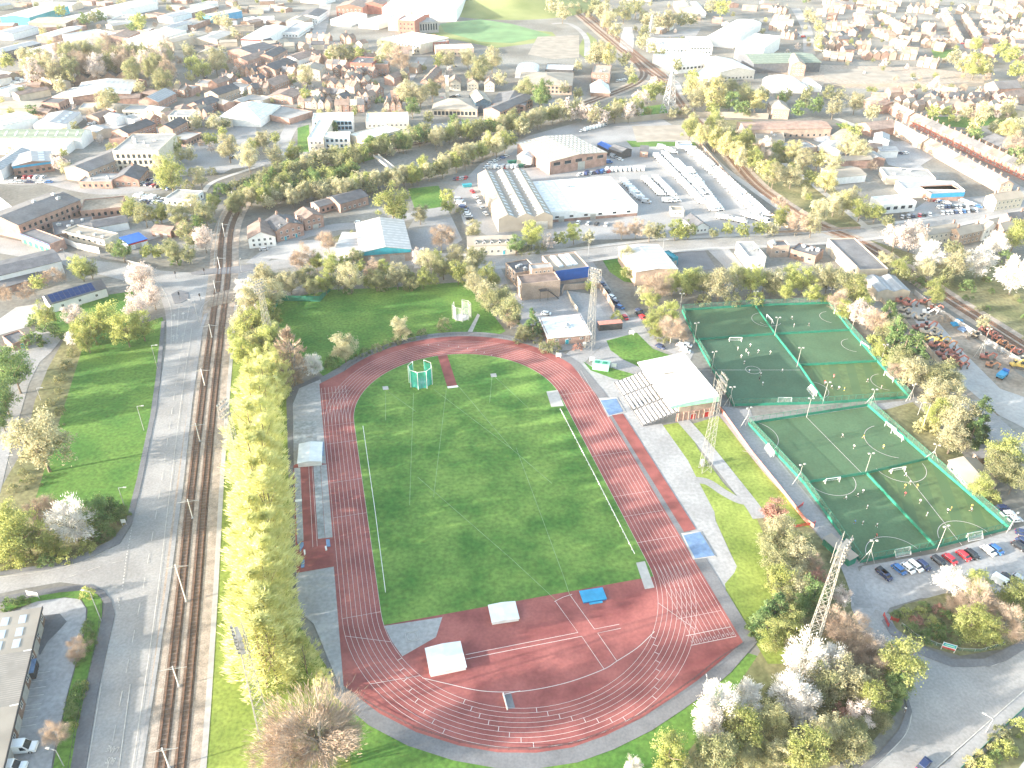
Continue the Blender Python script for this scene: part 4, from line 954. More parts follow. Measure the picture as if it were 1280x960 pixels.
    def zroof(x, y):
        if roof == 'gable': return h + rise*(1-abs(y-d/2)/(d/2)) if axis == 'x' else h + rise*(1-abs(x)/(w/2))
        if roof == 'hip': return h+rise*.5
        if roof == 'mono': return h+rise*y/d
        return zr
    if win: windows(e, w, d, *win)
    for i in range(chim):
        if axis == 'x': x = (-.42 + .84*(i/(max(1,chim-1)) if chim > 1 else .9))*w; y = d/2
        else: x = 0; y = d*(.08+.84*(i/(max(1,chim-1)) if chim > 1 else .9))
        o = link('chimney', unit('chimney'), ro, (x, y, h+rise))
    if sky:
        nx, ny, sx, sy = sky
        for i in range(nx):
            for j in range(ny):
                x = x0 + w*(i+.5)/nx; y = d*(j+.5)/ny
                if roof == 'gable':
                    k = rise/(d/2) if axis == 'x' else rise/(w/2)
                    o = link('skylight', unit('skylight'), ro, (x, y, zroof(x, y)+.19)); o.scale = (sx, sy, 1)
                    if axis == 'x': o.rotation_euler.x = math.atan(k)*(1 if y < d/2 else -1)
                    else: o.rotation_euler.y = math.atan(k)*(-1 if x < 0 else 1)
                elif roof == 'saw' and axis == 'y':
                    u = ((x-x0)/w*n) % 1; k = rise/(w/n/2); o = link('skylight', unit('skylight'), ro, (x, y, h+rise*(1-abs(u-.5)*2)+.19)); o.scale = (sx, sy, 1); o.rotation_euler.y = math.atan(k)*(-1 if u < .5 else 1)
                else: o = link('skylight', unit('skylight'), ro, (x, y, zr+.02)); o.scale = (sx, sy, 1)
    for i in range(vents):
        r_ = random.Random(NB[0]*31+i); x = r_.uniform(x0*.8, x1*.8); y = r_.uniform(.15*d, .85*d)
        o = link('roof_vent', unit('vent'), ro, (x, y, zroof(x, y)+.02)); o.scale = (r_.uniform(.7,1.6), r_.uniform(.7,1.4), r_.uniform(.7,1.3))
    for s, t, kw, kh, kind in door or []:
        L = w if s in 'FB' else d; t = (t-.5)*L; x, y = {'F':(t,0),'B':(-t,d),'R':(w/2,d/2+t),'L':(-w/2,d/2-t)}[s]
        place_unit(kind, kind, e, x, y, 0, s, kw, kh)
    for i in range(dorm):
        x = (-.4+.8*(i+.5)/dorm)*w; o = link('dormer', unit('dormer'), ro, (x, d*.08, h+.25))
    NB[0] += 1
    return e
W2 = ('FLR', 2, 3.2, 1.6, 2.9, 1.1, 1.4)
W1 = ('FLR', 1, 3.4, 1.7, 3, 1.3, 1.4)
W3 = ('FLR', 3, 3.2, 1.7, 3.3, 1.3, 1.7)
def dk(w): return w + ('dark_window',)

# ---------------- near left: unit at the bottom left
Z(0,720,4)
e = bld('industrial_unit','low brick industrial unit with ribbed tan and grey roof at the bottom left','industrial unit',(-90,1130),(-300,1130),(-160,160),4.2,'flat',0,'brown_brick','sheet_beige', fr=None) if 0 else None
a = P(2,980,4.5); b = P(200,160,4.5); ex = (b-a); L = ex.length; rz = math.atan2(ex.y, ex.x)
u = empty('industrial_unit','low brick industrial unit with ribbed tan and grey roof at the bottom left','industrial unit',(a.x,a.y,0),rz)
mb = MB(); mb.box(-8,0,0,L,26,4.5); mb.build('wall','brown_brick',u)
ro = None
for x0_, x1_, m_ in ((-8,L*.36,'tan_roof'),(L*.36+.02,L*.7,'sheet_tan'),(L*.7+.02,L,'tan_roof')):
    mb = MB(); slabq(mb, [(x0_,-.5,4.52),(x1_,-.5,4.52),(x1_,26,6.5),(x0_,26,6.5)], .2); ro = mb.build('roof', m_, u)
for x in (L*.76, L*.84, L*.93):
    for y in (3.2, 7): o = link('skylight', unit('skylight'), ro, (x, y, 4.75+y*.076)); o.scale = (2.6,1.6,1); o.rotation_euler.x = .076
mb = MB(); mb.box(-8,-.6,4.1,L+.3,-.5,4.85); mb.build('gutter_fascia','dark_metal',u)
mb = MB()
for x in (L*.36, L*.7): mb.box(x-.12,-.5,4.75,x+.12,26,4.85)
mb.build('roof_joint','white_paint',u)
for x in (L*.12,L*.3,L*.48,L*.62,L*.78,L*.9): o = link('shutter_door',unit('shutter_door'),u,(x,0,0)); o.scale = (3.6,1,3.4)
for x in (L*.05,L*.22,L*.4,L*.56,L*.7,L*.85,L*.97): o = link('window',unit('window'),u,(x,0,2.2)); o.scale = (1.5,1,1.3)
sheet('yard', [(45,190),(180,130),(320,110),(400,118),(432,165),(425,260),(390,400),(340,580),(300,760),(270,880),(255,980),(-20,980)], 'concrete', 2.6)
mk = MB()
for y_ in (480,520,555,595,640,665,705,745): p = P(250-(y_-480)*.26, y_); q = P(130-(y_-480)*.22, y_+17); mk.strip([p,q],.14,lvz(4.4))
tag(mk.build('bay_markings','faded_line'),None,None,kind='structure')
sheet('lawn', [(20,140),(180,105),(300,80),(400,70),(470,80),(512,120),(510,200),(480,360),(440,560),(400,760),(350,980),(262,980),(300,790),(345,580),(395,400),(428,270),(440,170),(410,120),(330,108),(190,128),(30,180)], 'grass', 3)
mb = MB()
st = [P(*p) for p in [(215,200),(300,190),(335,230),(300,270),(240,330),(200,400),(180,340)]]
mb.face([(p.x,p.y,lvz(3.4)) for p in st][::-1]); tag(mb.build('burn_stain','dark_asphalt'),None,None,kind='structure')
# dark container like bin by the unit
e = empty('waste_container','dark waste container with pale blue lid beside the brick unit','container',P(160,488),rz)
mb = MB(); mb.box(-2,-1.3,.25,2,1.3,2.4); mb.build('body','dark_metal',e); mb = MB(); mb.box(-2.05,-1.35,2.41,2.05,1.35,2.6); mb.build('lid','pit_blue',e); mb = MB()
for x in (-1.4,-.5,.5,1.4): mb.box(x-.08,-1.4,.3,x+.08,-1.31,2.3)
mb.build('rib','dark_metal',e); mb = MB()
for x in (-1.6,1.6):
    for y in (-1,1): mb.tube((x,y-.1,.15),(x,y+.1,.15),.15,8)
mb.build('wheels','tyre',e)
# ---------------- left middle
Z(0,240,4)
bld('community_hall','white walled hall with solar panels on its sloping roof','hall',(250,562),(530,480),(470,448),4.0,'gable',2.2,'white_paint','felt',axis='x',win=('F',1,8,2,3,1.1,1.2))
hall = bpy.data.objects['community_hall']; o0, rz_, w_, d_ = BFOOT[-1]
hr = [o for o in KID['community_hall'] if o.name.startswith('roof')][0]
mb = MB(); k = 2.2/(d_/2)
for i in range(9):
    for j in range(3):
        x = -w_/2+1+(w_-5)*i/9; y = .3+(d_/2-.6)*j/3; x2 = x+(w_-5)/9-.12; y2 = y+(d_/2-.6)/3-.1
        slabq(mb, [(x,y,4.25+k*y),(x2,y,4.25+k*y),(x2,y2,4.25+k*y2),(x,y2,4.25+k*y2)], .06)
sp = mb.build('solar_panel_array','solar',hr)
bld('warehouse','long pale grey warehouse with dark roof on the left edge','warehouse',(-90,440),(305,345),(225,295),6,'gable',1.2,'cover_white','slate',door=[('F',.7,4,3.6,'shutter_door')])
bld('brick_shed','low brick wall shed behind the brown shrubs on the left','shed',(-60,500),(210,425),(190,395),3,'mono',.8,'brick','felt',win=('F',1,5,1.5,2,1,1))
bld('brick_hut','small square brick hut at the bend of the left path','hut',(10,720),(60,760),(110,700),3.2,'flat',0,'brick','felt',door=[('R',.5,1.4,2.1,'door')],win=('L',1,3,1.8,2,.9,.9))
bld('warehouse','long cream gabled warehouse with grey roof and brick wing on the far left','warehouse',(90,165),(400,40),(270,-5),8,'gable',2.4,'brick','felt',win=dk(('F',2,3.4,2,3.2,1.3,1.6)),vents=3)
bld('shop_parade','brick shop parade with green shutters beside the left road','shop parade',(95,205),(245,262),(270,215),5,'flat',0,'brick','felt',door=[('F',.12+.19*i,3.2,2.4,'shutter_door') for i in range(5)],fascia=('blue_panel',.8))
s_ = [o for o in bpy.data.objects if o.name.startswith('shop_parade')][0]
for o in KID[s_.name]:
    if o.name.startswith('shutter_door'): o.data = o.data.copy() if o.data.materials[0].name != 'teal' else o.data; o.data.materials[0] = MATS['green_panel']
bld('flat_roofed_store','dark flat roofed yard building behind the shop parade','store',(270,215),(480,180),(430,120),4,'flat',0,'brown_brick','felt',vents=5)
bld('flat_roofed_store','cream flat roofed store with yellowish parapet by the left road','store',(310,195),(520,240),(590,205),4.5,'flat',0,'cream','tan_roof',vents=3,win=dk(('F',1,4,2.5,3,1.4,1)))
bld('workshop','grey roofed workshop with a red door behind the cream store','workshop',(470,180),(640,150),(590,120),4,'gable',1.4,'cover_white','slate',door=[('R',.5,2.5,2.6,'shutter_door')])
fence('hoarding','long white poster hoarding with red lettering marks beside the left road','hoarding',[P(290,240),P(390,285),P(500,308)],3.2,4,'metal','white_paint',3.2)
e = bld('blue_roofed_garage','small garage with a blue roof and red sign beside the bushes','garage',(640,262),(735,235),(700,205),3.2,'mono',.4,'white_paint','blue_panel',fascia=('red_paint',.8),door=[('F',.5,3,2.2,'shutter_door')])
bld('brick_garage','pair of low brick garages with brown roofs beside the tramway','garage',(755,190),(850,200),(840,165),3.4,'gable',1.2,'brick','brown_tile',door=[('F',.3,2.4,2.2,'shutter_door'),('F',.7,2.4,2.2,'shutter_door')])
bld('brick_garage','single brick garage with grey brown roof nearest the tram curve','garage',(865,195),(960,190),(930,150),3.4,'gable',1.3,'brick','brown_tile',door=[('F',.5,2.6,2.2,'shutter_door')])
bld('derelict_mill','roofless brick mill wall range behind the dark yard','mill',(400,95),(610,75),(600,20),5,'flat',0,'brick','dirt',win=dk(('F',1,3.5,2.4,3,1.3,1.8)))
bld('white_house','white rendered block at the left edge above the long warehouse','house',(-30,110),(75,85),(60,10),8,'flat',0,'white_paint','pale_felt',win=W2)
bld('white_van_shed','long white shed by the van lot near the tram curve','shed',(820,30),(950,40),(960,-10),4,'flat',0,'white_paint','pale_felt',win=dk(W1))
# ---------------- houses and shed between tram and field
Z(320,240,4)
bld('white_gabled_house','white gabled house with tall arched windows beside the road','house',(-40,235),(95,222),(85,160),5,'gable',3,'white_paint','brown_tile',axis='y',win=('F',2,3,1.6,2.4,1.2,1.4),chim=1)
bld('terraced_block','brick terrace with dark slate roof and three white dormers','terrace',(100,195),(235,160),(215,105),6,'gable',2.6,'brick','slate',win=W2,dorm=3,chim=2,door=[('F',.3,1.2,2.1,'door'),('F',.7,1.2,2.1,'door')])
bld('brick_house','square brick house with a white garage door at the end of the terrace','house',(240,140),(335,118),(320,75),6,'gable',2,'brick','brown_tile',win=W2,door=[('F',.55,3,2.4,'shutter_door')])
bld('long_brick_range','long single storey brick range running back behind the terrace','workshop',(315,75),(420,45),(390,20),4,'gable',1.2,'brick','felt',win=dk(W1))
bld('brick_workshop','dark roofed brick workshop with yellow lit windows','workshop',(420,60),(560,20),(520,-20),5,'gable',2,'brick','slate',win=W1)
e = bld('white_roofed_shed','large white roofed shed with a teal gable front beyond the field','shed',(520,305),(775,285),(740,140),6,'gable',2.2,'pale_brick','sheet_white',axis='y',door=[('F',.3,7,3.5,'shutter_door'),('F',.72,7,3.5,'shutter_door')])
o0, rz_, w_, d_ = BFOOT[-1]; mb = MB(); mb.face([(-w_/2+.3,-.38,6),(w_/2-.3,-.38,6),(0,-.38,8)]); mb.box(-w_/2+.2,-.37,4.6,w_/2-.2,-.1,5.98); mb.build('gable_panel','teal',e)
bld('white_lean_to','low white roofed lean-to attached to the teal fronted shed','shed',(395,290),(510,292),(600,215),3.5,'mono',1,'cream','sheet_white')
bld('dormer_terrace','long cream terrace with grey roof and black dormers by the main road','terrace',(1060,270),(1300,262),(1290,215),5,'gable',2.4,'cream','tan_roof',win=('FLR',1,3,1.8,3,1.2,1.5),dorm=5,door=[('F',.25,1.2,2.1,'door'),('F',.75,1.2,2.1,'door')])
# ---------------- club buildings
Z(640,240,4)
bld('club_house','pale brick hall with brown sloping roof and outside stairs','club house',(50,460),(242,440),(200,398),8,'flat',0,'pale_brick','brown_tile',win=('L',2,4,2.5,3,1.4,1.6))
ch = bpy.data.objects['club_house']; o0, rz_, w_, d_ = BFOOT[-1]
mb = MB(); mb.box(-1,-2.4,4.6,2.5,-.06,4.75)
for i in range(16): mb.box(2.6+i*.3,-2.4,4.5-i*.28,3+i*.3,-1.2,4.58-i*.28)
mb.bar((2.5,-2.4,5.6),(7.4,-2.4,1.2),.1,.1); mb.bar((-1,-2.4,5.7),(2.5,-2.4,5.7),.1,.1)
for x in (-1,2.5): mb.tube((x,-2.3,0),(x,-2.3,5.7),.09,5)
mb.build('fire_stair','dark_metal',ch)
bld('stair_tower','square pale brick tower block between the club roofs','tower',(100,385),(205,375),(200,350),10,'flat',0,'pale_brick','pale_felt',win=('F',2,2.4,6,2.2,.9,1.1))
bld('flat_roofed_annex','flat roofed annex with a dark wet roof and brick parapet','annex',(20,405),(130,385),(120,325),6.5,'flat',0,'pale_brick','slate',vents=3,win=('L',2,4,2.4,2.6,1.3,1.5))
e = bld('blue_walled_hall','wide hall with a bright blue wall and ridged skylight roof','hall',(215,395),(385,372),(330,295),7,'flat',0,'pale_brick','tan_roof',sky=None,base=None)
o0, rz_, w_, d_ = BFOOT[-1]; mb = MB(); mb.box(-w_/2+.2,-.25,1.8,w_/2,-.02,7); mb.build('blue_wall','blue_panel',e)
hr = [o for o in KID[e.name] if o.name.startswith('roof')][0]
for x in (-.3,-.05,.12): mb = MB(); mb.box(w_*x,d_*.2,6.6,w_*x+2.2,d_*.9,7.3); mb.build('skylight','skylight',hr)
e = bld('pavilion','low brick pavilion with a white flat roof beside the floodlight mast','pavilion',(182,725),(392,706),(340,608),4,'flat',0,'brick','membrane',door=[('F',.45,1.6,2.2,'door')],win=('F',1,5,2.2,2,1.4,1),vents=2)
o0, rz_, w_, d_ = BFOOT[-1]; mb = MB(); mb.box(-w_/2-.4,-.6,3.5,w_/2+.4,d_+.2,3.95); mb.build('roof_slab','membrane',[o for o in KID[e.name] if o.name.startswith('roof')][0])
bld('garden_store','small flat pale roofed store among the shrubs beside the pavilion','store',(85,690),(155,686),(145,664),2.6,'flat',0,'brown_brick','pale_felt',door=[('F',.5,1.2,2,'door')])
fence('yard_wall','L shaped brick and white wall round the empty court','wall',[P(248,520),P(260,492),P(360,486),P(435,480),P(470,530),P(510,602)],3,6,'pale_brick','pale_brick',3)
fence('yard_wall','low cream wall between the court and the club yard','wall',[P(275,510),P(300,560),P(330,602)],2,5,'cream','cream',2)
# black container with a red roof
e = empty('shipping_container','long black container cabin with a pink red roof','container',P(488,684),math.atan2(*(P(545,680)-P(430,690)).yx))
L = (P(545,680)-P(430,690)).length
mb = MB(); mb.box(-L/2,-1.4,.2,L/2,1.6,3); mb.build('body','dark_metal',e); mb = MB(); mb.box(-L/2,-1.4,3.01,L/2,1.6,3.14); mb.build('roof','pink_panel',e)
mb = MB()
for i in range(24): mb.box(-L/2+.2+i*L/24,-1.47,.3,-L/2+.36+i*L/24,-1.401,2.9)
mb.build('corrugation','dark_metal',e); mb = MB(); mb.box(-L/2-1,-2.2,0,L/2+1,2.4,.18); mb.build('base_slab','concrete',e)
# mint green kiosk with white signs on the verge
e = empty('green_kiosk','mint green flat kiosk on the grass verge beside the track','kiosk',P(444,884),R(-14))
mb = MB(); mb.box(-3,-1.4,0,3,1.6,2.6); mb.build('body','mint',e); mb = MB(); mb.box(-3.2,-1.6,2.61,3.2,1.8,2.8); mb.build('roof','mint',e)
for x in (-1.5,1.3): mb = MB(); mb.box(x-.9,-.8,2.81,x+.9,.8,3); mb.build('roof_hatch','green_panel',e)
mb = MB()
for i in range(7): mb.box(-2.8+i*.9,-1.45,.2,-2.72+i*.9,-1.401,2.5)
mb.build('panel_joint','green_panel',e)
for px,py,d in ((400,848,'white notice board left of the mint green kiosk'),(508,880,'white notice board right of the mint green kiosk'),(596,716,'white notice board at the top of the rounded lawn'),(232,828,'white notice board at the outer edge of the top bend')):
    board('notice_board',d,'notice board',px,py,1.9,1.5,.6,-8,'white_paint','white_paint')
bld('white_hall','big white roofed hall beside the side road and lawn','hall',(620,400),(828,385),(720,265),7,'gable',.9,'pale_brick','sheet_white',axis='y',win=dk(('F',1,6,3.5,3,1.2,.8)))
bld('teal_store','small teal roofed store attached to the white hall','store',(805,330),(832,325),(800,288),4,'flat',0,'teal','teal',door=[('F',.5,2,2.4,'shutter_door')])
bld('corner_house','small gabled lodge with a white front at the depot edge','house',(915,180),(985,172),(930,125),3.5,'gable',2.4,'white_paint','slate',axis='y',win=('F',1,2.4,1.8,2,1.1,1.2))
bld('yard_office','small brick office with flat tan roof inside the van depot','office',(800,92),(862,92),(850,70),3.5,'flat',0,'cream','tan_roof',win=('F',1,3,1.8,2,1,1))
bld('flat_block','white flat roofed block with brick base by the main road','block',(1185,325),(1272,322),(1120,250) if 0 else (1240,245),6,'flat',0,'white_paint','pale_felt',win=W1,vents=2)
bld('flat_block','grey roofed brick block joined to the white block','block',(1125,300),(1185,335),(1275,262),7,'flat',0,'white_paint','pale_felt',win=('FL',1,4,4,3,2,1.2)) if 0 else None
Z(960,240,4)
bld('flat_block','brown brick flat roofed block by the road behind the pitches','block',(25,270),(110,266),(100,240),6,'flat',0,'pale_brick','felt',win=('FR',1,4,2.8,3,1.6,1.1),vents=3)
bld('flat_block','low brown annex with curved grey roof edge beside the brown block','block',(115,285),(240,320),(200,265),4.5,'flat',0,'brown_brick','felt',win=dk(('F',1,4,2,3,1.4,1)),vents=4)
bld('garage_row','very long workshop with flat grey roof and painted wall beside the pitch trees','workshop',(300,232),(460,388),(600,380),6.5,'flat',0,'beige','felt',win=('F',1,7,4,3,2,1.4),vents=0,door=[('F',.12,3,3,'shutter_door'),('F',.3,3,3,'shutter_door')])
bld('lean_to','grey lean-to roofs at the near end of the long workshop','shed',(480,425),(550,500),(710,495),4.5,'saw',1.2,'beige','sheet_grey',axis='x',n=2,sky=None)
# grandstand ------------------------------------------------
Z(640,480,4)
a, b = P(792,108,7.2), P(1030,72,7.2)                 # near eave of the white roof
ex = (b-a).normalized(); ey = Vector((-ex.y, ex.x, 0)); WS = (b-a).length
Z(780,430,8); c = P(140,195,7.2); D = (c-a).dot(ey)
e = empty('grandstand','grandstand with a big white roof and rows of white seats facing the track','grandstand',(a.x,a.y,0),math.atan2(ex.y,ex.x))
mb = MB(); slabq(mb, [(-.5,-.8,7.2),(WS,-.8,8.6),(WS,D+.5,8.6),(-.5,D+.5,7.2)], .3); gr = mb.build('roof','membrane',e)
mb = MB(); mb.box(-.5,-.95,6.6,WS,-.81,7.25); mb.prism([(0,0),(1,0),(0,1)],0,0) if 0 else None; mb.face([(-.5,-.88,7.2),(WS,-.88,7.2),(WS,-.88,8.9),(-.5,-.88,7.5)]); mb.build('fascia','mint',e)
mb = MB(); mb.box(WS*.3,D*.62,7.9,WS*.3+9,D*.62+.8,8.25); mb.build('roof_ridge_vent','tan_roof',gr)
mb = MB(); mb.box(WS*.16,0,0,WS-.6,D,3.4); mb.build('wall','brick',e)
mb = MB(); mb.box(WS*.45,.3,3.41,WS-.6,D-.3,6.6); mb.box(WS*.2,.2,3.41,WS*.45,1,6.7); mb.build('upper_wall','pale_brick',e)
for x, kw in ((WS*.52,2.2),(WS*.82,2.6)): o = link('door',unit('door'),e,(x,0,0)); o.scale=(kw,1,2.3)
for o in KID[e.name]:
    if o.name.startswith('door'): o.data = o.data.copy(); o.data.materials[1] = MATS['red_paint']
mb = MB()
for i in range(7): mb.box(WS*(.2+.11*i)-.15,-.25,0,WS*(.2+.11*i)+.15,-.004,3.4)
mb.build('pilaster','pale_brick',e)
ns = 9; x1_ = WS*.22; x0_ = -WS*.52
for s in range(3):
    y0_, y1_ = .6+D*s/3, D*(s+1)/3-.5
    st = MB(); se = MB()
    for i in range(ns):
        xa = x0_+(x1_-x0_)*i/ns; xb = x0_+(x1_-x0_)*(i+1)/ns; z = .5+.42*i
        st.box(xa, y0_-.5, 0, xb, y1_+.6, z)
        se.box(xa+.35*(xb-xa), y0_, z+.02, xa+.82*(xb-xa), y1_, z+.4)
    st.build('terrace_step','felt',e); se.build('seat_row','white_paint',e)
mb = MB()
for i in range(8): y = .3+(D-.6)*i/7; mb.tube((x1_,y,3),(x1_,y,7.3),.12,5)
mb.build('roof_column','pale_metal',e)
for i, (px, py) in enumerate([(60,370),(240,660)]): pass
# ---------------- hut and houses on the right
Z(960,480,4)
bld('club_hut','tan pitched roof hut under the trees beside the lower pitches','hut',(905,385),(1005,500),(1100,440),3,'gable',1.2,'pale_brick','tan_roof',axis='x',win=W1)
bld('club_hut','grey roofed shed behind the tan roofed hut','hut',(1030,345),(1060,372),(1125,310),2.8,'mono',.6,'brown_brick','felt',win=W1)
bld('brick_house','brick house with tan roof cut by the right edge below the yard','house',(1215,375),(1255,420),(1300,340),4,'gable',2,'pale_brick','tan_roof',win=W1,chim=1)
e = empty('equipment_shed','long rusty roofed green equipment shed at the path corner','shed',P(350,850),math.atan2(*(P(420,900)-P(290,790)).yx))
L=(P(420,900)-P(290,790)).length
mb = MB(); mb.box(-L/2,-1.3,0,L/2,1.4,2.5); mb.build('wall','green_panel',e); mb = MB(); slabq(mb,[(-L/2-.2,-1.6,2.52),(L/2+.2,-1.6,2.52),(L/2+.2,1.7,2.9),(-L/2-.2,1.7,2.9)],.12); mb.build('roof','tan_roof',e)
mb = MB()
for i in range(12): mb.box(-L/2+.3+i*L/12.5,-1.38,.1,-L/2+.5+i*L/12.5,-1.301,2.4)
mb.build('wall_rib','green_fence',e)
# ---------------- depot
Z(560,160,8)
e = bld('long_shed','three ridged shed with striped brown and grey roof and skylights','shed',(505,915),(1050,880),(640,440),7,'saw',2.2,'tan_roof','sheet_tan',axis='y',n=3,sky=(6,14,2.2,1.6),door=[('F',.8,6,4.5,'shutter_door')])
e = bld('flat_white_shed','huge flat white roofed depot shed between the ridged shed and vans','shed',(1000,840),(1900,770),(1640,480),6,'flat',0,'cover_white','membrane',base=('brick',1.6),door=[('F',.15,3,3,'shutter_door'),('F',.5,3,3,'shutter_door')],sky=(5,4,1.5,.8),vents=3,win=dk(('F',1,8,2.8,3,2,1)))
e = bld('depot_warehouse','big brick depot warehouse with low cream roof full of small rooflights','warehouse',(1020,340),(1590,245),(1290,60),8,'gable',1.8,'brick','sheet_beige',axis='y',sky=(14,9,1.2,2.2),win=dk(('F',1,9,6.2,3,4.5,1.8)),door=[('F',.55,5,5,'shutter_door')])
bld('warehouse_annex','lower white gabled annex with a yellow door on the left of the warehouse','annex',(690,280),(830,300),(860,180),6,'gable',1.5,'white_paint','sheet_white',door=[('F',.15,2.5,4,'shutter_door')])
Z(720,160,8)
bld('loading_shed','dark blue loading shed with sloping roofs beside the warehouse','shed',(215,160),(325,215),(360,180),4,'gable',1.2,'dark_metal','blue_panel'); bld('loading_shed','open black fronted loading shed beside the blue roof','shed',(330,205),(450,245),(455,180),4.5,'gable',1.5,'dark_metal','felt')
bld('yard_cabin','grey roofed brick cabin at the head of the van rows','cabin',(640,235),(720,240),(700,190),3.5,'mono',.8,'brick','felt',win=W1); bld('yard_cabin','white cabin with blue stripe at the corner of the tan court','cabin',(1020,160),(1160,160),(1150,130),3.2,'flat',0,'white_paint','pale_felt',fascia=('blue_panel',.6))
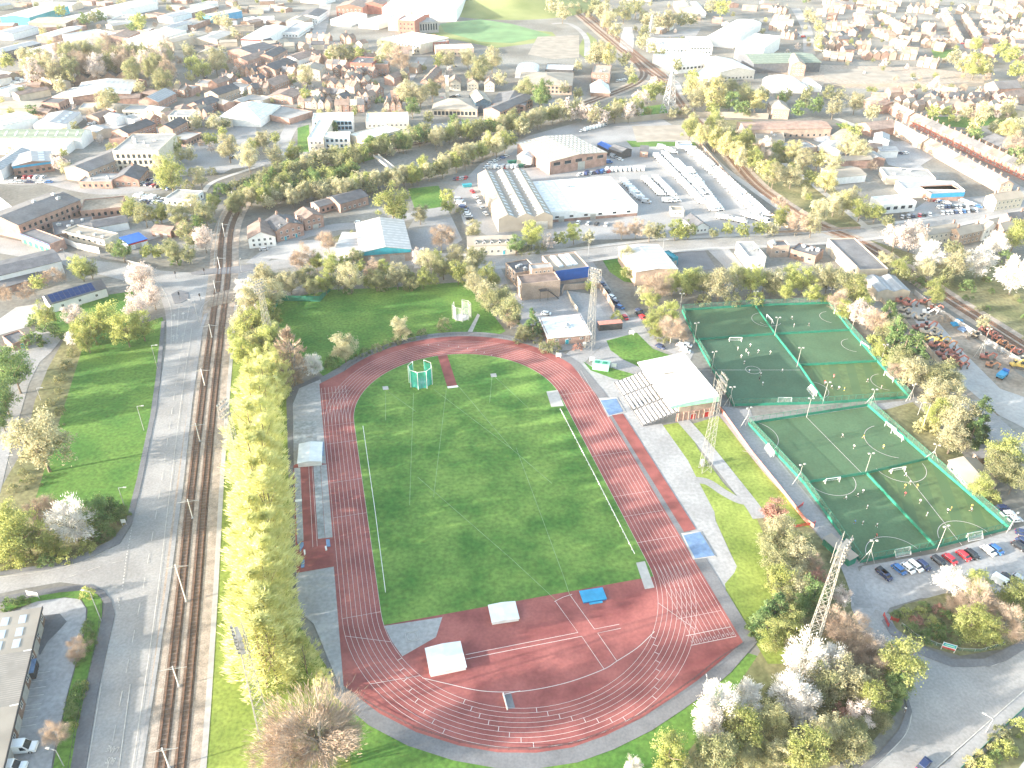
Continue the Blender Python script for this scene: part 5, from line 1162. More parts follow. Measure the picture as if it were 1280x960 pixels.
# ---------------- town: one line per building, read from enlarged views of the photo
cnt = {}
def town(rows):
    for r in rows: bld(*r[:3], *r[3:9], **r[9])
D_ = dict
Z(0,0,4)
town([
('long_shed','long green grey ribbed shed with pale skylight strips on the far left','shed',(-60,690),(400,690),(460,650),7,'gable',3,D_(wall='white_paint',rm='sheet_green',sky=(10,1,1,0) if 0 else (9,2,1.2,5))),
('lean_to_shed','white lean-to roof in front of the green grey ribbed shed','shed',(-60,738),(330,738),(372,700),4.5,'mono',1.6,D_(wall='white_paint',rm='sheet_white')),
('industrial_unit','brick unit with bright blue fascia and parked cars in front','industrial unit',(62,832),(262,806),(368,742),6,'gable',1.6,D_(wall='brick',rm='sheet_grey',axis='y',fascia=('mat_blue',1.3),win=dk(('F',1,3.5,2,3,1.6,1.5)),sky=(2,4,3,3))),
('industrial_unit','dark ridged unit left of the blue fascia unit','industrial unit',(-80,850),(0,850),(112,750),6,'gable',1.5,D_(wall='cover_white',rm='sheet_grey',axis='y')),
('office_building','cream brick two storey office with grey pitched roof and shrubs','office',(318,838),(440,858),(560,742),7,'gable',2,D_(wall='pale_brick',rm='felt',axis='y',win=W2)),
('low_workshop','low workshop with a pale flat roof and brick front','workshop',(392,908),(556,908),(590,862),4,'flat',0,D_(wall='brick',rm='pale_felt',win=dk(W1),vents=2)),
('dark_roofed_workshop','steep dark roofed brick workshop beside the low flat one','workshop',(560,900),(690,898),(640,845),4,'gable',3,D_(wall='brick',rm='slate',win=W1,chim=1)),
('office_block','large white concrete office block with rows of square windows','office block',(560,752),(790,752),(792,668),13,'flat',0,D_(wall='cream',rm='pale_felt',win=('FL',3,3.2,2.4,3.6,1.7,2.2,'dark_window'),vents=7)),
('brick_house','tall brick house with dark roof behind the white office block','house',(556,656),(640,668),(704,608),7,'gable',2.5,D_(wall='brick',rm='slate',axis='y',win=W2,chim=1)),
('cream_block','three storey cream block with tall dark windows','block',(838,578),(952,578),(968,548),9.5,'flat',0,D_(wall='cream',rm='pale_felt',win=('FL',3,2.6,2,2.9,1.1,1.9,'dark_window'),vents=2)),
('brick_block','dark roofed brick block left of the cream three storey block','block',(790,640),(862,645),(852,600),8,'gable',2.4,D_(wall='brick',rm='slate',win=W2)),
('red_brick_shop','low red brick shop with pale roof in front of the cream block','shop',(842,690),(930,700),(985,660),4.5,'flat',0,D_(wall='brick',rm='pale_felt',win=dk(W1))),
('white_bunker','large angular white building with sloping sides by the crossroads car park','hall',(1085,590),(1300,600),(1262,520),5,'hip',6,D_(wall='white_paint',rm='membrane',vents=1)),
('brick_chapel','brick chapel with steep slate roof and white gable','chapel',(690,505),(790,510),(812,462),6,'gable',3.4,D_(wall='brick',rm='sheet_grey',axis='y',win=W1)),
('white_store','low white store with brick end in front of the chapel','store',(610,550),(740,552),(792,525),4.5,'flat',0,D_(wall='cream',rm='pale_felt',win=dk(W1))),
('grey_shed','grey ribbed shed with white lean-to near the green long shed','shed',(165,625),(330,622),(452,562),5,'gable',1.6,D_(wall='white_paint',rm='sheet_grey',axis='y',sky=(2,4,2,4))),
('striped_shed','white and dark striped shed cut by the left edge','shed',(-90,600),(10,630),(142,575),6,'gable',1.5,D_(wall='white_paint',rm='sheet_white',axis='y',sky=(4,1,2,20))),
('brick_depot','red brick depot block beside the rubble yard','depot',(200,512),(292,515),(332,490),6,'flat',0,D_(wall='brick',rm='felt',win=dk(W1))),
('long_low_shed','long low beige shed beside the rubble yard','shed',(-30,545),(192,540),(182,505),4,'gable',1,D_(wall='beige',rm='tan_roof')),
('rooflight_shed','big pale shed with two rows of long rooflights','shed',(360,486),(650,470),(742,395),6,'gable',2,D_(wall='brick',rm='sheet_white',sky=(11,2,1.6,6))),
('white_shed','white sloping shed at the end of the rooflight shed','shed',(260,486),(380,490),(420,440),4,'gable',1,D_(wall='white_paint',rm='sheet_white')),
('sawtooth_factory','brick factory with a row of pointed roof ridges','factory',(368,395),(650,384),(640,350),5,'saw',4,D_(wall='brown_brick',rm='felt',axis='y',n=4)),
('striped_shed','long white shed with two dark roof stripes before the woodland','shed',(80,262),(240,278),(372,196),7,'gable',1.6,D_(wall='white_paint',rm='sheet_white',axis='y',sky=(2,1,2.5,40))),
('dark_blue_shed','dark slate blue shed at the left edge before the woodland','shed',(-60,255),(12,262),(88,205),8,'gable',1.4,D_(wall='sheet_dark',rm='sheet_grey',axis='y')),
('low_brown_shed','low brown roofed shed behind the striped shed','shed',(300,225),(440,230),(490,204),5,'mono',1,D_(wall='brown_brick',rm='brown_tile')),
('grey_white_factory','grey white factory block with pale roof on the far left','factory',(310,172),(415,195),(482,145),8,'flat',0,D_(wall='cover_white',rm='sheet_grey',vents=2)),
('long_brick_school','long low brick building with brown roof behind the woodland','school',(490,188),(632,190),(650,158),6,'gable',2,D_(wall='brick',rm='brown_tile',win=dk(W1))),
('white_factory','bright white roofed factory with dark roof panels','factory',(632,196),(790,204),(855,150),7,'gable',1.5,D_(wall='white_paint',rm='sheet_white',axis='y',sky=(2,2,8,8))),
('beige_warehouse','beige ribbed warehouse right of the bright white factory','warehouse',(788,206),(862,214),(946,158),7,'gable',1.6,D_(wall='beige',rm='tan_roof',axis='y')),
('beige_warehouse','flat beige warehouse beyond the round green trees','warehouse',(970,192),(1085,198),(1112,160),6,'gable',1.4,D_(wall='beige',rm='pale_felt')),
('tan_unit','tan unit with teal lower wall in the far left corner','industrial unit',(0,84),(145,88),(338,30),8,'gable',1.8,D_(wall='teal',rm='sheet_white',axis='y')),
('tan_unit','low tan roofed brick unit below the teal walled unit','industrial unit',(140,112),(322,120),(372,90),6,'gable',1.6,D_(wall='brown_brick',rm='tan_roof')),
('grey_unit','pale grey unit at the left edge above the dark blue shed','industrial unit',(-40,165),(60,170),(100,130),6,'gable',1.4,D_(wall='cover_white',rm='sheet_grey')),
('brick_unit','brick unit with pale roof above the striped shed','industrial unit',(180,180),(262,184),(310,135),6,'gable',1.4,D_(wall='brick',rm='sheet_white')),
('white_unit','long white unit near the top left of the town','industrial unit',(458,48),(580,58),(675,5),7,'gable',1.5,D_(wall='white_paint',rm='sheet_white',axis='y')),
('white_unit','small white flat unit beside the dark hedge road','industrial unit',(535,102),(638,104),(636,72),5,'flat',0,D_(wall='white_paint',rm='pale_felt',vents=3)),
('white_unit','white roofed unit before the dark hedge road','industrial unit',(310,88),(398,96),(425,58),5,'gable',1,D_(wall='white_paint',rm='sheet_white')),
('white_unit','white unit with brick end at the top of the left town','industrial unit',(884,58),(960,64),(992,28),6,'gable',1.3,D_(wall='brick',rm='sheet_white')),
('blue_end_unit','pale roofed unit with blue end wall','industrial unit',(1010,75),(1062,82),(1114,42),7,'gable',1.4,D_(wall='mat_blue',rm='sheet_white',axis='y')),
('flat_depot','low brick depot with cars beside it in the far town','depot',(865,122),(968,126),(980,92),5,'flat',0,D_(wall='brick',rm='pale_felt',vents=2)),
('grey_unit','pale grey unit between the lime tree and white units','industrial unit',(785,82),(860,88),(892,50),6,'gable',1.3,D_(wall='cover_white',rm='sheet_grey',axis='y')),
('grey_unit','grey blue shed above the bright white factory','industrial unit',(800,138),(860,142),(890,108),6,'gable',1.3,D_(wall='cover_white',rm='sheet_grey',axis='y')),
('white_unit','white tank roofed unit at the very top of the left town','industrial unit',(950,26),(1010,30),(1015,5),5,'flat',0,D_(wall='white_paint',rm='pale_felt')),
('mill_building','large red brick mill with slate roof near the round trees','mill',(1135,252),(1262,268),(1275,222),9,'gable',3,D_(wall='brick',rm='slate',win=W2,chim=2)),
('mill_building','lower red brick mill wing in front of the large mill','mill',(1165,298),(1236,306),(1285,262),8,'gable',2.4,D_(wall='brick',rm='brown_tile',win=W2,chim=1)),
('red_stripe_store','pale blue store with a red stripe along its wall','store',(1205,195),(1330,198),(1340,130),7,'gable',1.6,D_(wall='cover_white',rm='sheet_white',fascia=('red_paint',1.5))),
('cottage','small cream cottage beside the round green trees','cottage',(984,268),(1052,270),(1050,245),5,'gable',2,D_(wall='cream',rm='tan_roof',chim=1)),
('slate_house','blue slate roofed brick house before the white bunker','house',(932,525),(1010,535),(1052,496),6,'gable',2.8,D_(wall='brick',rm='slate',win=W2,chim=1)),
('slate_house','tall slate roofed house with brick gable beside the road','house',(1020,466),(1090,476),(1142,432),8,'gable',2.8,D_(wall='pale_brick',rm='slate',win=W2,chim=1)),
('low_brick_shop','low brick shop with flat roof behind the slate houses','shop',(885,445),(950,450),(950,425),5,'flat',0,D_(wall='brick',rm='pale_felt')),
('low_brick_shop','white flat shop at the road junction in the left town','shop',(1130,432),(1215,438),(1220,412),5,'flat',0,D_(wall='white_paint',rm='pale_felt',win=dk(W1))),
('low_brick_shop','long brick parapet shop along the woodland road','shop',(975,418),(1040,420),(1040,398),5,'flat',0,D_(wall='pale_brick',rm='pale_felt')),
('brown_house','brown roofed house beside the woodland road','house',(1040,415),(1085,420),(1110,392),6,'gable',2.4,D_(wall='brick',rm='brown_tile',chim=1)),
('brown_house','dark roofed house above the white junction shop','house',(1180,400),(1240,412),(1268,375),6,'gable',2.4,D_(wall='brick',rm='slate',chim=1)),
])
Z(320,0,4)
town([
('office_wing','white curved office wing with blue framed windows on the front left','office',(335,680),(466,678),(464,658),9,'flat',0,D_(wall='white_paint',rm='membrane',win=('FL',2,3,2.6,3.4,1.7,1.9,'blue_window'),base=('cream',1.2))),
('office_wing','white roofed office wing at the left end of the office court','office',(256,690),(335,690),(345,596),9,'flat',0,D_(wall='cream',rm='membrane',win=('FL',2,3,2.6,3.4,1.5,1.9))),
('office_wing','long white roofed back wing with dark glass of the office court','office',(280,598),(484,592),(480,560),9,'flat',0,D_(wall='white_paint',rm='membrane',win=('F',2,2.6,2.8,3.2,2.2,2.4,'blue_window'))),
('office_wing','tapering white office wing with a band of bright blue windows','office',(545,696),(722,648),(700,608),8,'flat',0,D_(wall='cream',rm='membrane',win=('F',2,3,2.3,3.2,2.2,2,'blue_window'))),
('office_wing','cream back wing with white roof on the right of the office court','office',(548,612),(764,606),(700,560),8,'flat',0,D_(wall='cream',rm='membrane',win=('F',2,3,2.4,3.2,1.6,1.6))),
('hip_roofed_office','wide office with brown hipped roof and glazed ground floor','office',(880,545),(1106,548),(1112,492),5,'hip',3.5,D_(wall='beige',rm='tan_roof',win=('F',1,3,2.2,3,2,2.6,'dark_window'))),
('glazed_office','office with sloping grey roof and tall blue glass front','office',(1098,512),(1176,508),(1140,462),8,'gable',2.5,D_(wall='blue_glass',rm='tan_roof',axis='y')),
('brick_office','long brick and glass office with grey roof right of the glazed one','office',(1178,520),(1345,528),(1330,470),6,'gable',2.4,D_(wall='brick',rm='felt',win=('F',2,3,1.7,2.6,2,1.4,'dark_window'))),
('white_cottage','leftmost white gabled cottage of the row above the brown office','cottage',(965,415),(1022,415),(1022,392),6,'gable',3,D_(wall='cream',rm='brown_tile',axis='y',win=('F',2,2.5,1.6,2.4,1,1.2),group='white gabled cottages')),
('white_cottage','middle white gabled cottage of the row above the brown office','cottage',(1055,415),(1112,415),(1112,392),6,'gable',3,D_(wall='cream',rm='brown_tile',axis='y',win=('F',2,2.5,1.6,2.4,1,1.2),group='white gabled cottages')),
('white_cottage','rightmost white gabled cottage of the row above the brown office','cottage',(1142,420),(1192,420),(1190,396),6,'gable',3,D_(wall='cream',rm='brown_tile',axis='y',win=('F',2,2.5,1.6,2.4,1,1.2),group='white gabled cottages')),
('long_terrace','long brick terrace stepping downhill beside the grey road','terrace',(820,410),(866,412),(898,345),6,'gable',2.4,D_(wall='brick',rm='brown_tile',axis='y',chim=3,win=('FL',2,4,1.6,2.6,1,1.2))),
('hip_house','pair of hip roofed houses at the foot of the grey road','house',(702,432),(822,440),(812,418),5,'hip',2.4,D_(wall='pale_brick',rm='tan_roof',win=W1)),
('red_brick_hall','large red brick hall with pale windowsills','hall',(468,312),(580,316),(572,285),11,'flat',0,D_(wall='red_brick',rm='slate',win=('F',2,3.5,3,4,1.4,2.4),chim=0,vents=2)),
('red_brick_hall','red brick three storey hall right of the large one','hall',(584,322),(660,322),(652,300),9,'flat',0,D_(wall='brick',rm='pale_felt',win=W2)),
('sandstone_house','big sandstone house with brown roof and round bare trees before it','house',(204,352),(318,354),(318,326),8,'gable',2.6,D_(wall='beige',rm='tan_roof',win=W2,chim=2)),
('long_brick_wall_house','long brick house with tiled roof at the top of the estate','house',(640,385),(690,392),(702,355),6,'gable',2.4,D_(wall='brick',rm='brown_tile',chim=1)),
('brick_school','red brick school on the far hill road','school',(400,35),(532,38),(530,12),10,'gable',3,D_(wall='red_brick',rm='brown_tile',win=('F',2,5,3,4,1.8,2.2))),
('brick_school','red brick school wing behind the far school','school',(530,22),(632,24),(630,5),10,'gable',3,D_(wall='red_brick',rm='brown_tile')),
('cream_academy','cream fronted academy block at the left of the brick towers','school',(658,92),(712,94),(720,70),12,'flat',0,D_(wall='cream',rm='membrane',win=('F',3,3.5,2.5,3.6,1.6,1.6))),
('brick_academy','tall red brick academy tower block','school',(708,100),(792,104),(806,70),15,'flat',0,D_(wall='red_brick',rm='membrane',win=('F',3,4,3,4.2,1.4,1.8,'dark_window'))),
('brick_academy','long red brick academy block behind the tower','school',(790,75),(868,72),(866,55),13,'flat',0,D_(wall='red_brick',rm='membrane')),
('grey_academy','grey academy block with tall narrow windows','school',(812,112),(912,106),(905,85),11,'flat',0,D_(wall='concrete',rm='pale_felt',win=('F',1,3,6,4,1.4,6,'dark_window'))),
('long_cream_school','long cream school with white flat roof and square windows','school',(628,190),(820,222),(790,160),9,'flat',0,D_(wall='cream',rm='membrane',win=('F',2,4,2.6,3.6,1.8,1.6,'dark_window'),vents=5)),
('long_cream_school','brick ended right wing of the long cream school','school',(820,218),(965,205),(900,170),8,'flat',0,D_(wall='red_brick',rm='membrane',win=('F',2,4,2.4,3.4,1.8,1.4),vents=2)),
('long_cream_school','pink cream lower block in front of the long school','school',(900,245),(1090,240),(1040,218),7,'flat',0,D_(wall='pale_brick',rm='membrane',win=('F',1,4,2.4,3.4,1.8,1.4,'dark_window'))),
('white_arena','huge white roofed arena at the top of the picture','arena',(630,40),(1000,48),(1045,-25),12,'gable',2,D_(wall='white_paint',rm='membrane')),
('white_factory','low white factory beside the hill road','factory',(372,98),(470,104),(482,66),6,'gable',1.4,D_(wall='white_paint',rm='sheet_white')),
('white_factory','white ridged factory in front of the academy','factory',(510,108),(610,118),(645,72),6,'gable',1.6,D_(wall='white_paint',rm='sheet_white',axis='y')),
('blue_grey_shop','blue grey flat shop between the hill road and the red stripe store','shop',(125,160),(212,162),(210,112),5,'flat',0,D_(wall='cover_white',rm='sheet_grey',win=dk(W1))),
('brick_pub','brick pub with grey roof at the left end of the village','pub',(0,282),(82,286),(95,245),8,'gable',2.6,D_(wall='brick',rm='slate',win=W2,chim=2)),
('slate_terrace','blue slate roofed terrace below the brick pub','terrace',(0,340),(95,350),(100,300),7,'gable',3,D_(wall='brick',rm='slate',chim=2,win=W2)),
('cream_parade','cream two storey parade along the hill road','shop parade',(205,82),(310,84),(315,50),7,'gable',2,D_(wall='cover_white',rm='slate',win=W2)),
('cream_parade','pale brick parade in front of the hill road','shop parade',(150,105),(240,108),(250,80),6,'gable',2,D_(wall='pale_brick',rm='tan_roof')),
('white_village_hall','white gabled village hall among the brown roofs','hall',(125,290),(215,300),(240,265),6,'gable',2.4,D_(wall='white_paint',rm='brown_tile',win=W1,chim=1)),
('red_wall_store','low store behind a long red brick wall','store',(0,560),(165,595),(200,540),4,'flat',0,D_(wall='brick',rm='pale_felt',vents=1)),
('roof_terrace','long tiled terrace with brick gables on the left of the village','terrace',(0,420),(90,430),(95,385),6,'gable',3,D_(wall='brick',rm='brown_tile',chim=2,win=W2)),
('roof_terrace','low brown roofed terrace below the left village','terrace',(60,480),(180,488),(180,452),5,'gable',2,D_(wall='brick',rm='brown_tile',chim=1,win=W2)),
])
e = empty('memorial_tower','slim pale stone tower standing beside the white cottages','tower',P(958,508),0)
mb = MB(); H = HT(958,508,372); mb.prism([(-1.3,-1.3),(1.3,-1.3),(1.3,1.3),(-1.3,1.3)],0,H*.93); mb.build('shaft','cream',e); mb = MB(); mb.box(-1.6,-1.6,H*.93,1.6,1.6,H*.96); mb.build('cornice','white_paint',e); mb = MB(); mb.tube((0,0,H*.96),(0,0,H),1.2,6,r2=.1); mb.build('cap','slate',e)
Z(640,0,4)
town([
('brick_flats','brick block of flats with flat tan roof below the tram curve','flats',(398,362),(490,366),(528,328),8,'flat',0,D_(wall='brick',rm='tan_roof',win=('FR',2,3.4,2,3.2,1.4,1.5),vents=2)),
('tent_hall','pale pointed tent roofed hall beside the brick flats','hall',(395,462),(490,464),(475,425),3,'hip',6,D_(wall='brown_brick',rm='membrane')),
('hip_roofed_office','large office with hipped tan roof behind the trees','office',(30,420),(300,428),(262,362),7,'hip',3.4,D_(wall='pale_brick',rm='tan_roof',win=('F',2,3.2,2,3,1.6,1.6,'dark_window'))),
('brick_office','long brick office with ridged grey roof at the road bend','office',(-60,560),(104,490),(60,462),7,'gable',2,D_(wall='brick',rm='felt',win=('F',2,3.4,2,3,2,1.5,'dark_window'))),
('flat_store','low dark store with white roof above the hipped office','store',(165,345),(305,350),(300,322),5,'flat',0,D_(wall='dark_metal',rm='membrane')),
('dome_shed','pale rounded shed left of the dark store','shed',(15,365),(130,368),(125,330),4,'arch',3,D_(wall='white_paint',rm='membrane')),
('white_works','long white works block with a flat roof behind the pond trees','works',(676,225),(884,232),(880,195),6,'flat',0,D_(wall='white_paint',rm='membrane',win=dk(W1),vents=4)),
('white_works','two storey white office with dark windows beside the works','works',(890,225),(1004,228),(998,185),8,'flat',0,D_(wall='white_paint',rm='membrane',win=('F',2,3,2,3.2,2,1.4,'dark_window'))),
('white_works','blue white flat roofed works in front','works',(742,300),(866,312),(860,262),6,'flat',0,D_(wall='white_paint',rm='sheet_grey',vents=3)),
('white_works','long white factory front with a row of windows','works',(830,320),(1046,302),(1020,245),8,'flat',0,D_(wall='cover_white',rm='membrane',win=('F',1,4,4,3,2.4,1.6,'dark_window'),vents=4)),
('gabled_works','big white gabled works with grey end wall','works',(1040,360),(1215,352),(1180,292),7,'gable',3,D_(wall='pale_metal',rm='membrane',win=dk(W1))),
('gabled_works','white works block rising behind the gabled works','works',(1120,225),(1260,240),(1240,170),12,'flat',0,D_(wall='white_paint',rm='membrane',vents=3)),
('curved_works','white curved roof factory above the works','works',(965,190),(1110,205),(1060,100),7,'arch',3,D_(wall='white_paint',rm='membrane',axis='y')),
('pale_shop','low white shop with teal side beside the valley road','shop',(910,372),(1030,385),(1010,345),5,'flat',0,D_(wall='cream',rm='membrane',win=dk(W1))),
('pale_shop','small tank and shed with tan roof at the top of the railway','shed',(830,40),(940,42),(935,10),6,'gable',2,D_(wall='pale_brick',rm='tan_roof')),
('white_silo_shed','white round ended shed at the top of the town','shed',(915,65),(970,66),(965,25),5,'arch',4,D_(wall='white_paint',rm='membrane')),
])
Z(960,0,4)
town([
('dark_warehouse','large dark olive warehouse behind the brick house','warehouse',(-70,318),(265,312),(262,262),8,'gable',3,D_(wall='sheet_dark',rm='sheet_green')),
('tall_brick_house','tall brick house standing before the dark olive warehouse','house',(118,325),(190,328),(192,285),9,'gable',3,D_(wall='brick',rm='tan_roof',axis='y',win=W3)),
('white_tunnel_shed','large white tunnel shed beside the railway wall','shed',(25,440),(196,440),(196,398),4,'arch',4,D_(wall='white_paint',rm='membrane')),
('white_tunnel_shed','small white tunnel shed right of the large one','shed',(212,440),(268,440),(264,408),3,'arch',3,D_(wall='white_paint',rm='membrane')),
('brick_villa','square brick villa with hipped roof among dark shrubs','house',(25,545),(108,548),(112,510),7,'hip',3,D_(wall='pale_brick',rm='tan_roof',win=W2,chim=1)),
('long_brick_works','long pink brick works with tan roof by the valley road','works',(-110,650),(318,642),(300,602),6,'gable',1.6,D_(wall='pale_brick',rm='red_tile',win=dk(W1))),
('low_works','tan walled works with scrap heap behind','works',(105,745),(250,735),(240,700),4,'flat',0,D_(wall='pale_brick',rm='pale_felt',vents=3)),
('low_works','cream low works left of the scrap heap','works',(-60,690),(85,700),(85,660),4,'flat',0,D_(wall='cream',rm='tan_roof',vents=2)),
('brick_house','steep roofed brick house at the head of the terraces','house',(445,620),(520,650),(560,600),5,'gable',3,D_(wall='brick',rm='brown_tile',chim=1)),
('brick_house','brick house with long roof behind the head of the terraces','house',(480,500),(560,535),(600,500),5,'gable',3,D_(wall='brick',rm='red_tile',chim=1)),
('long_slate_house','long dark house block in the right hand gardens','house',(1065,690),(1190,750),(1240,705),6,'gable',2.4,D_(wall='brown_brick',rm='felt',win=W2)),
('white_shop','white two storey shop with tan roof by the right hand car lot','shop',(596,880),(840,892),(850,848),5,'flat',0,D_(wall='cream',rm='pale_felt',vents=3)),
('white_shop','grey roofed store with white fascia above the red car lot','store',(690,945),(985,950),(940,905),5,'flat',0,D_(wall='white_paint',rm='sheet_grey',fascia=('white_paint',1.2))),
('barn','large brown roofed barn at the right end of the railway wall','barn',(1140,480),(1200,495),(1300,430),6,'gable',4,D_(wall='brick',rm='brown_tile',axis='y')),
('old_mill','ruined brick mill gable at the end of the railway wall','mill',(1085,420),(1155,445),(1140,395),7,'gable',4,D_(wall='brick',rm='felt')),
])
fence('railway_wall','long low tan railway wall crossing the right of the town','wall',[P(275,435),P(600,432),P(900,436),P(1090,428)],2.6,20,'tan_roof','tan_roof',2.4)
Z(960,240,4)
town([
('white_shop','white flat roofed shop with dark window pairs by the bridge road','shop',(580,62),(745,48),(735,5),5.5,'flat',0,D_(wall='white_paint',rm='membrane',win=('FR',1,6,3,3,2.4,1.6,'dark_window'))),
('blue_shop','red brick and blue fronted car showroom','showroom',(818,8),(985,0),(975,-40),5,'flat',0,D_(wall='brick',rm='pale_felt',fascia=('mat_blue',2.5))),
('end_house','cream gabled house at the bend of the bridge road','house',(1145,45),(1280,25),(1270,-5),6,'gable',2.6,D_(wall='cream',rm='tan_roof',win=W2,chim=2)),
('pair_of_houses','white rendered pair of houses above the blossom trees','house',(805,215),(960,190),(930,160),6,'gable',2.4,D_(wall='cream',rm='tan_roof',win=W2,chim=2)),
('pair_of_houses','brick pair of houses right of the white pair','house',(960,215),(1075,190),(1060,160),6,'gable',2.4,D_(wall='pale_brick',rm='tan_roof',win=W2,chim=2)),
('pair_of_houses','pink white gabled house above the lime tree','house',(1085,190),(1150,170),(1190,120),6,'gable',3,D_(wall='white_paint',rm='tan_roof',win=W2,chim=1,axis='y')),
('pair_of_houses','brick house with tan roof at the right edge by the lime tree','house',(1180,190),(1235,175),(1240,140),6,'gable',2.6,D_(wall='brick',rm='tan_roof',win=W2,chim=1)),
('slate_house','blue slate roofed house at the right edge of the bridge road','house',(1215,140),(1300,130),(1290,100),5,'gable',2.4,D_(wall='brick',rm='slate',win=W2,chim=1)),
])

# ---------------- rows of houses: every house its own object
hcount = [0]
def house_row(x1, y1, x2, y2, n, desc, place, wall='brick', rm='brown_tile', h=5.4, depth=8, rise=2.6, gap=.0, gabley=False, win=True, flip=1, group=None, chim=1):
    """n houses along a photo line that marks the foot of their near fronts"""
    a, b = P(x1, y1), P(x2, y2); v = (b-a)/n; L = v.length
    walls = wall if isinstance(wall, (list, tuple)) else [wall]; rms = rm if isinstance(rm, (list, tuple)) else [rm]
    for i in range(n):
        r_ = random.Random(hcount[0]*7+3); hcount[0] += 1
        p, q = a+v*(i+gap/2), a+v*(i+1-gap/2); c = (p+q)/2
        ex = (q-p).normalized(); ang = math.atan2(ex.y, ex.x); hh = h*r_.uniform(.94,1.07) if gap else h
        far = SC(c) < 1.35
        w_ = W2 if (win and not far) else (('F',2,3.4,1.5,2.7,1,1.2) if win and SC(c) > .95 else None)
        e = bld('terraced_house' if gap == 0 else 'house', '', 'house', None, None, None, hh, 'gable', rise*r_.uniform(.9,1.1), walls[hcount[0] % len(walls)], rms[(hcount[0]*5//3) % len(rms)], win=w_, chim=chim if not gabley else (hcount[0] % 2), axis='y' if gabley else 'x', group=group or 'houses '+place, fr=((c.x,c.y,0), ang, (q-p).length-(.02 if gap == 0 else 0), depth))
        later(e, desc, place, dist2px(c))
BR = ['brick','pale_brick','brick','brown_brick']; RF = ['brown_tile','slate','brown_tile','tan_roof']; PB = ['pale_brick','brick','pale_brick','cream']; PR = ['tan_roof','brown_tile','red_tile','tan_roof']
Z(960,0,4)
# long brick terraces on the right
house_row(700,625,1285,905,19,'narrow red fronted terraced house','in the long far terrace on the right','red_brick',['felt','brown_tile'],5.6,8.5,2.6)
house_row(575,648,760,748,6,'pale roofed terraced house','in the near terrace at the head of the back lane','pale_brick',['tan_roof'],5,8,2.4)
house_row(770,752,1150,965,12,'tan roofed terraced house','in the long near terrace on the right','pale_brick',['tan_roof','brown_tile'],5,8,2.4)
house_row(590,560,690,618,4,'brick terraced house','where the terraces meet the gardens','brick','tan_roof',5.5,8,2.6)
for args in [(620,525,750,560,3,0),(745,535,880,575,4,0),(870,535,980,545,3,0),(970,530,1120,560,4,0),(1120,535,1230,555,3,0),(1020,500,1150,515,3,0)]:
    house_row(*args[:5],'pale gabled house','in the estate behind the terraces',PB,PR,5,8,2.6,.25,True,False)
# estate in the upper right
for k, (x1,y1,x2,y2,n) in enumerate([(270,300,420,312,4),(480,300,640,300,4),(640,298,740,300,3),(740,330,840,345,3),(300,250,400,252,3),(440,250,510,252,3),(600,235,690,250,3),(780,240,940,238,5),(290,150,390,155,4),(400,150,470,158,3),(510,170,600,205,4),(540,95,660,165,5),(640,175,700,180,3),(660,110,740,118,3),(760,150,820,160,2),(760,200,830,205,3),(420,90,490,145,3),(860,70,930,215,6),(960,100,1030,215,5),(1060,90,1130,140,4),(1150,80,1270,90,4),(1060,160,1160,175,4),(1180,150,1280,165,4),(1080,215,1180,225,4),(1200,195,1280,210,3),(960,300,1080,320,4),(1040,65,1120,70,3),(560,45,620,50,2),(690,60,780,66,3),(270,60,380,70,4),(440,40,540,44,3),(270,25,330,28,3),(1150,40,1240,46,3),(780,35,850,40,3),(0,60,90,70,4),(20,110,100,120,3),(0,150,80,160,4),(60,190,130,200,3)]):
    house_row(x1,y1,x2,y2,n,['cream fronted house','tan roofed house','pale brick house','pinkish brick house'][k % 4],'in the estate rows '+['by the right railway wall','beside the olive warehouse','above the right railway wall','below the bending road','left of the sloping road','along the sloping road','behind the sloping road','at the upper right edge','at the top right'][min(8, int((340-y1)/36)) if x1 < 900 else 7],[PB,BR,PB,['pale_brick']][k % 4],PR,5.2,8,2.6,.14,k % 3 == 1,False)
# village between the offices and the schools
Z(320,0,4)
for k, (x1,y1,x2,y2,n) in enumerate([(330,430,390,440,2),(355,455,440,460,2),(370,500,440,510,2),(290,495,365,505,2),(210,540,280,545,2),(275,548,375,550,3),(395,562,545,562,4),(445,415,500,425,2),(445,460,495,468,2),(490,435,560,440,2),(545,480,610,492,2),(500,505,570,520,2),(490,545,560,548,2),(640,560,730,560,3),(350,350,450,358,3),(385,380,460,385,2),(270,330,320,335,2),(110,345,150,350,1),(120,385,190,395,2),(20,390,60,395,1),(0,470,60,475,2),(450,395,520,400,2),(525,385,590,392,2),(250,300,300,310,2),(250,215,370,222,4),(420,215,480,222,2)]):
    house_row(x1,y1,x2,y2,n,['brick gabled house','brown roofed brick house','pale brick house'][k % 3],'in the village '+['behind the white office court','left of the red brick hall','below the red brick hall','beside the sandstone house'][k % 4],[BR,BR,PB][k % 3],RF,5.4,8,3,.12,k % 2 == 1)
Z(0,0,4)
for k, (x1,y1,x2,y2,n) in enumerate([(1100,420,1160,430,2),(1240,470,1280,480,1),(1225,440,1290,450,2),(960,590,1040,600,3),(700,620,760,640,2),(1200,380,1280,390,3),(870,480,930,490,2)]):
    house_row(x1,y1,x2,y2,n,'brown roofed house','in the left town near the crossroads car park',BR,RF,5.4,8,2.8,.1,k % 2 == 1)
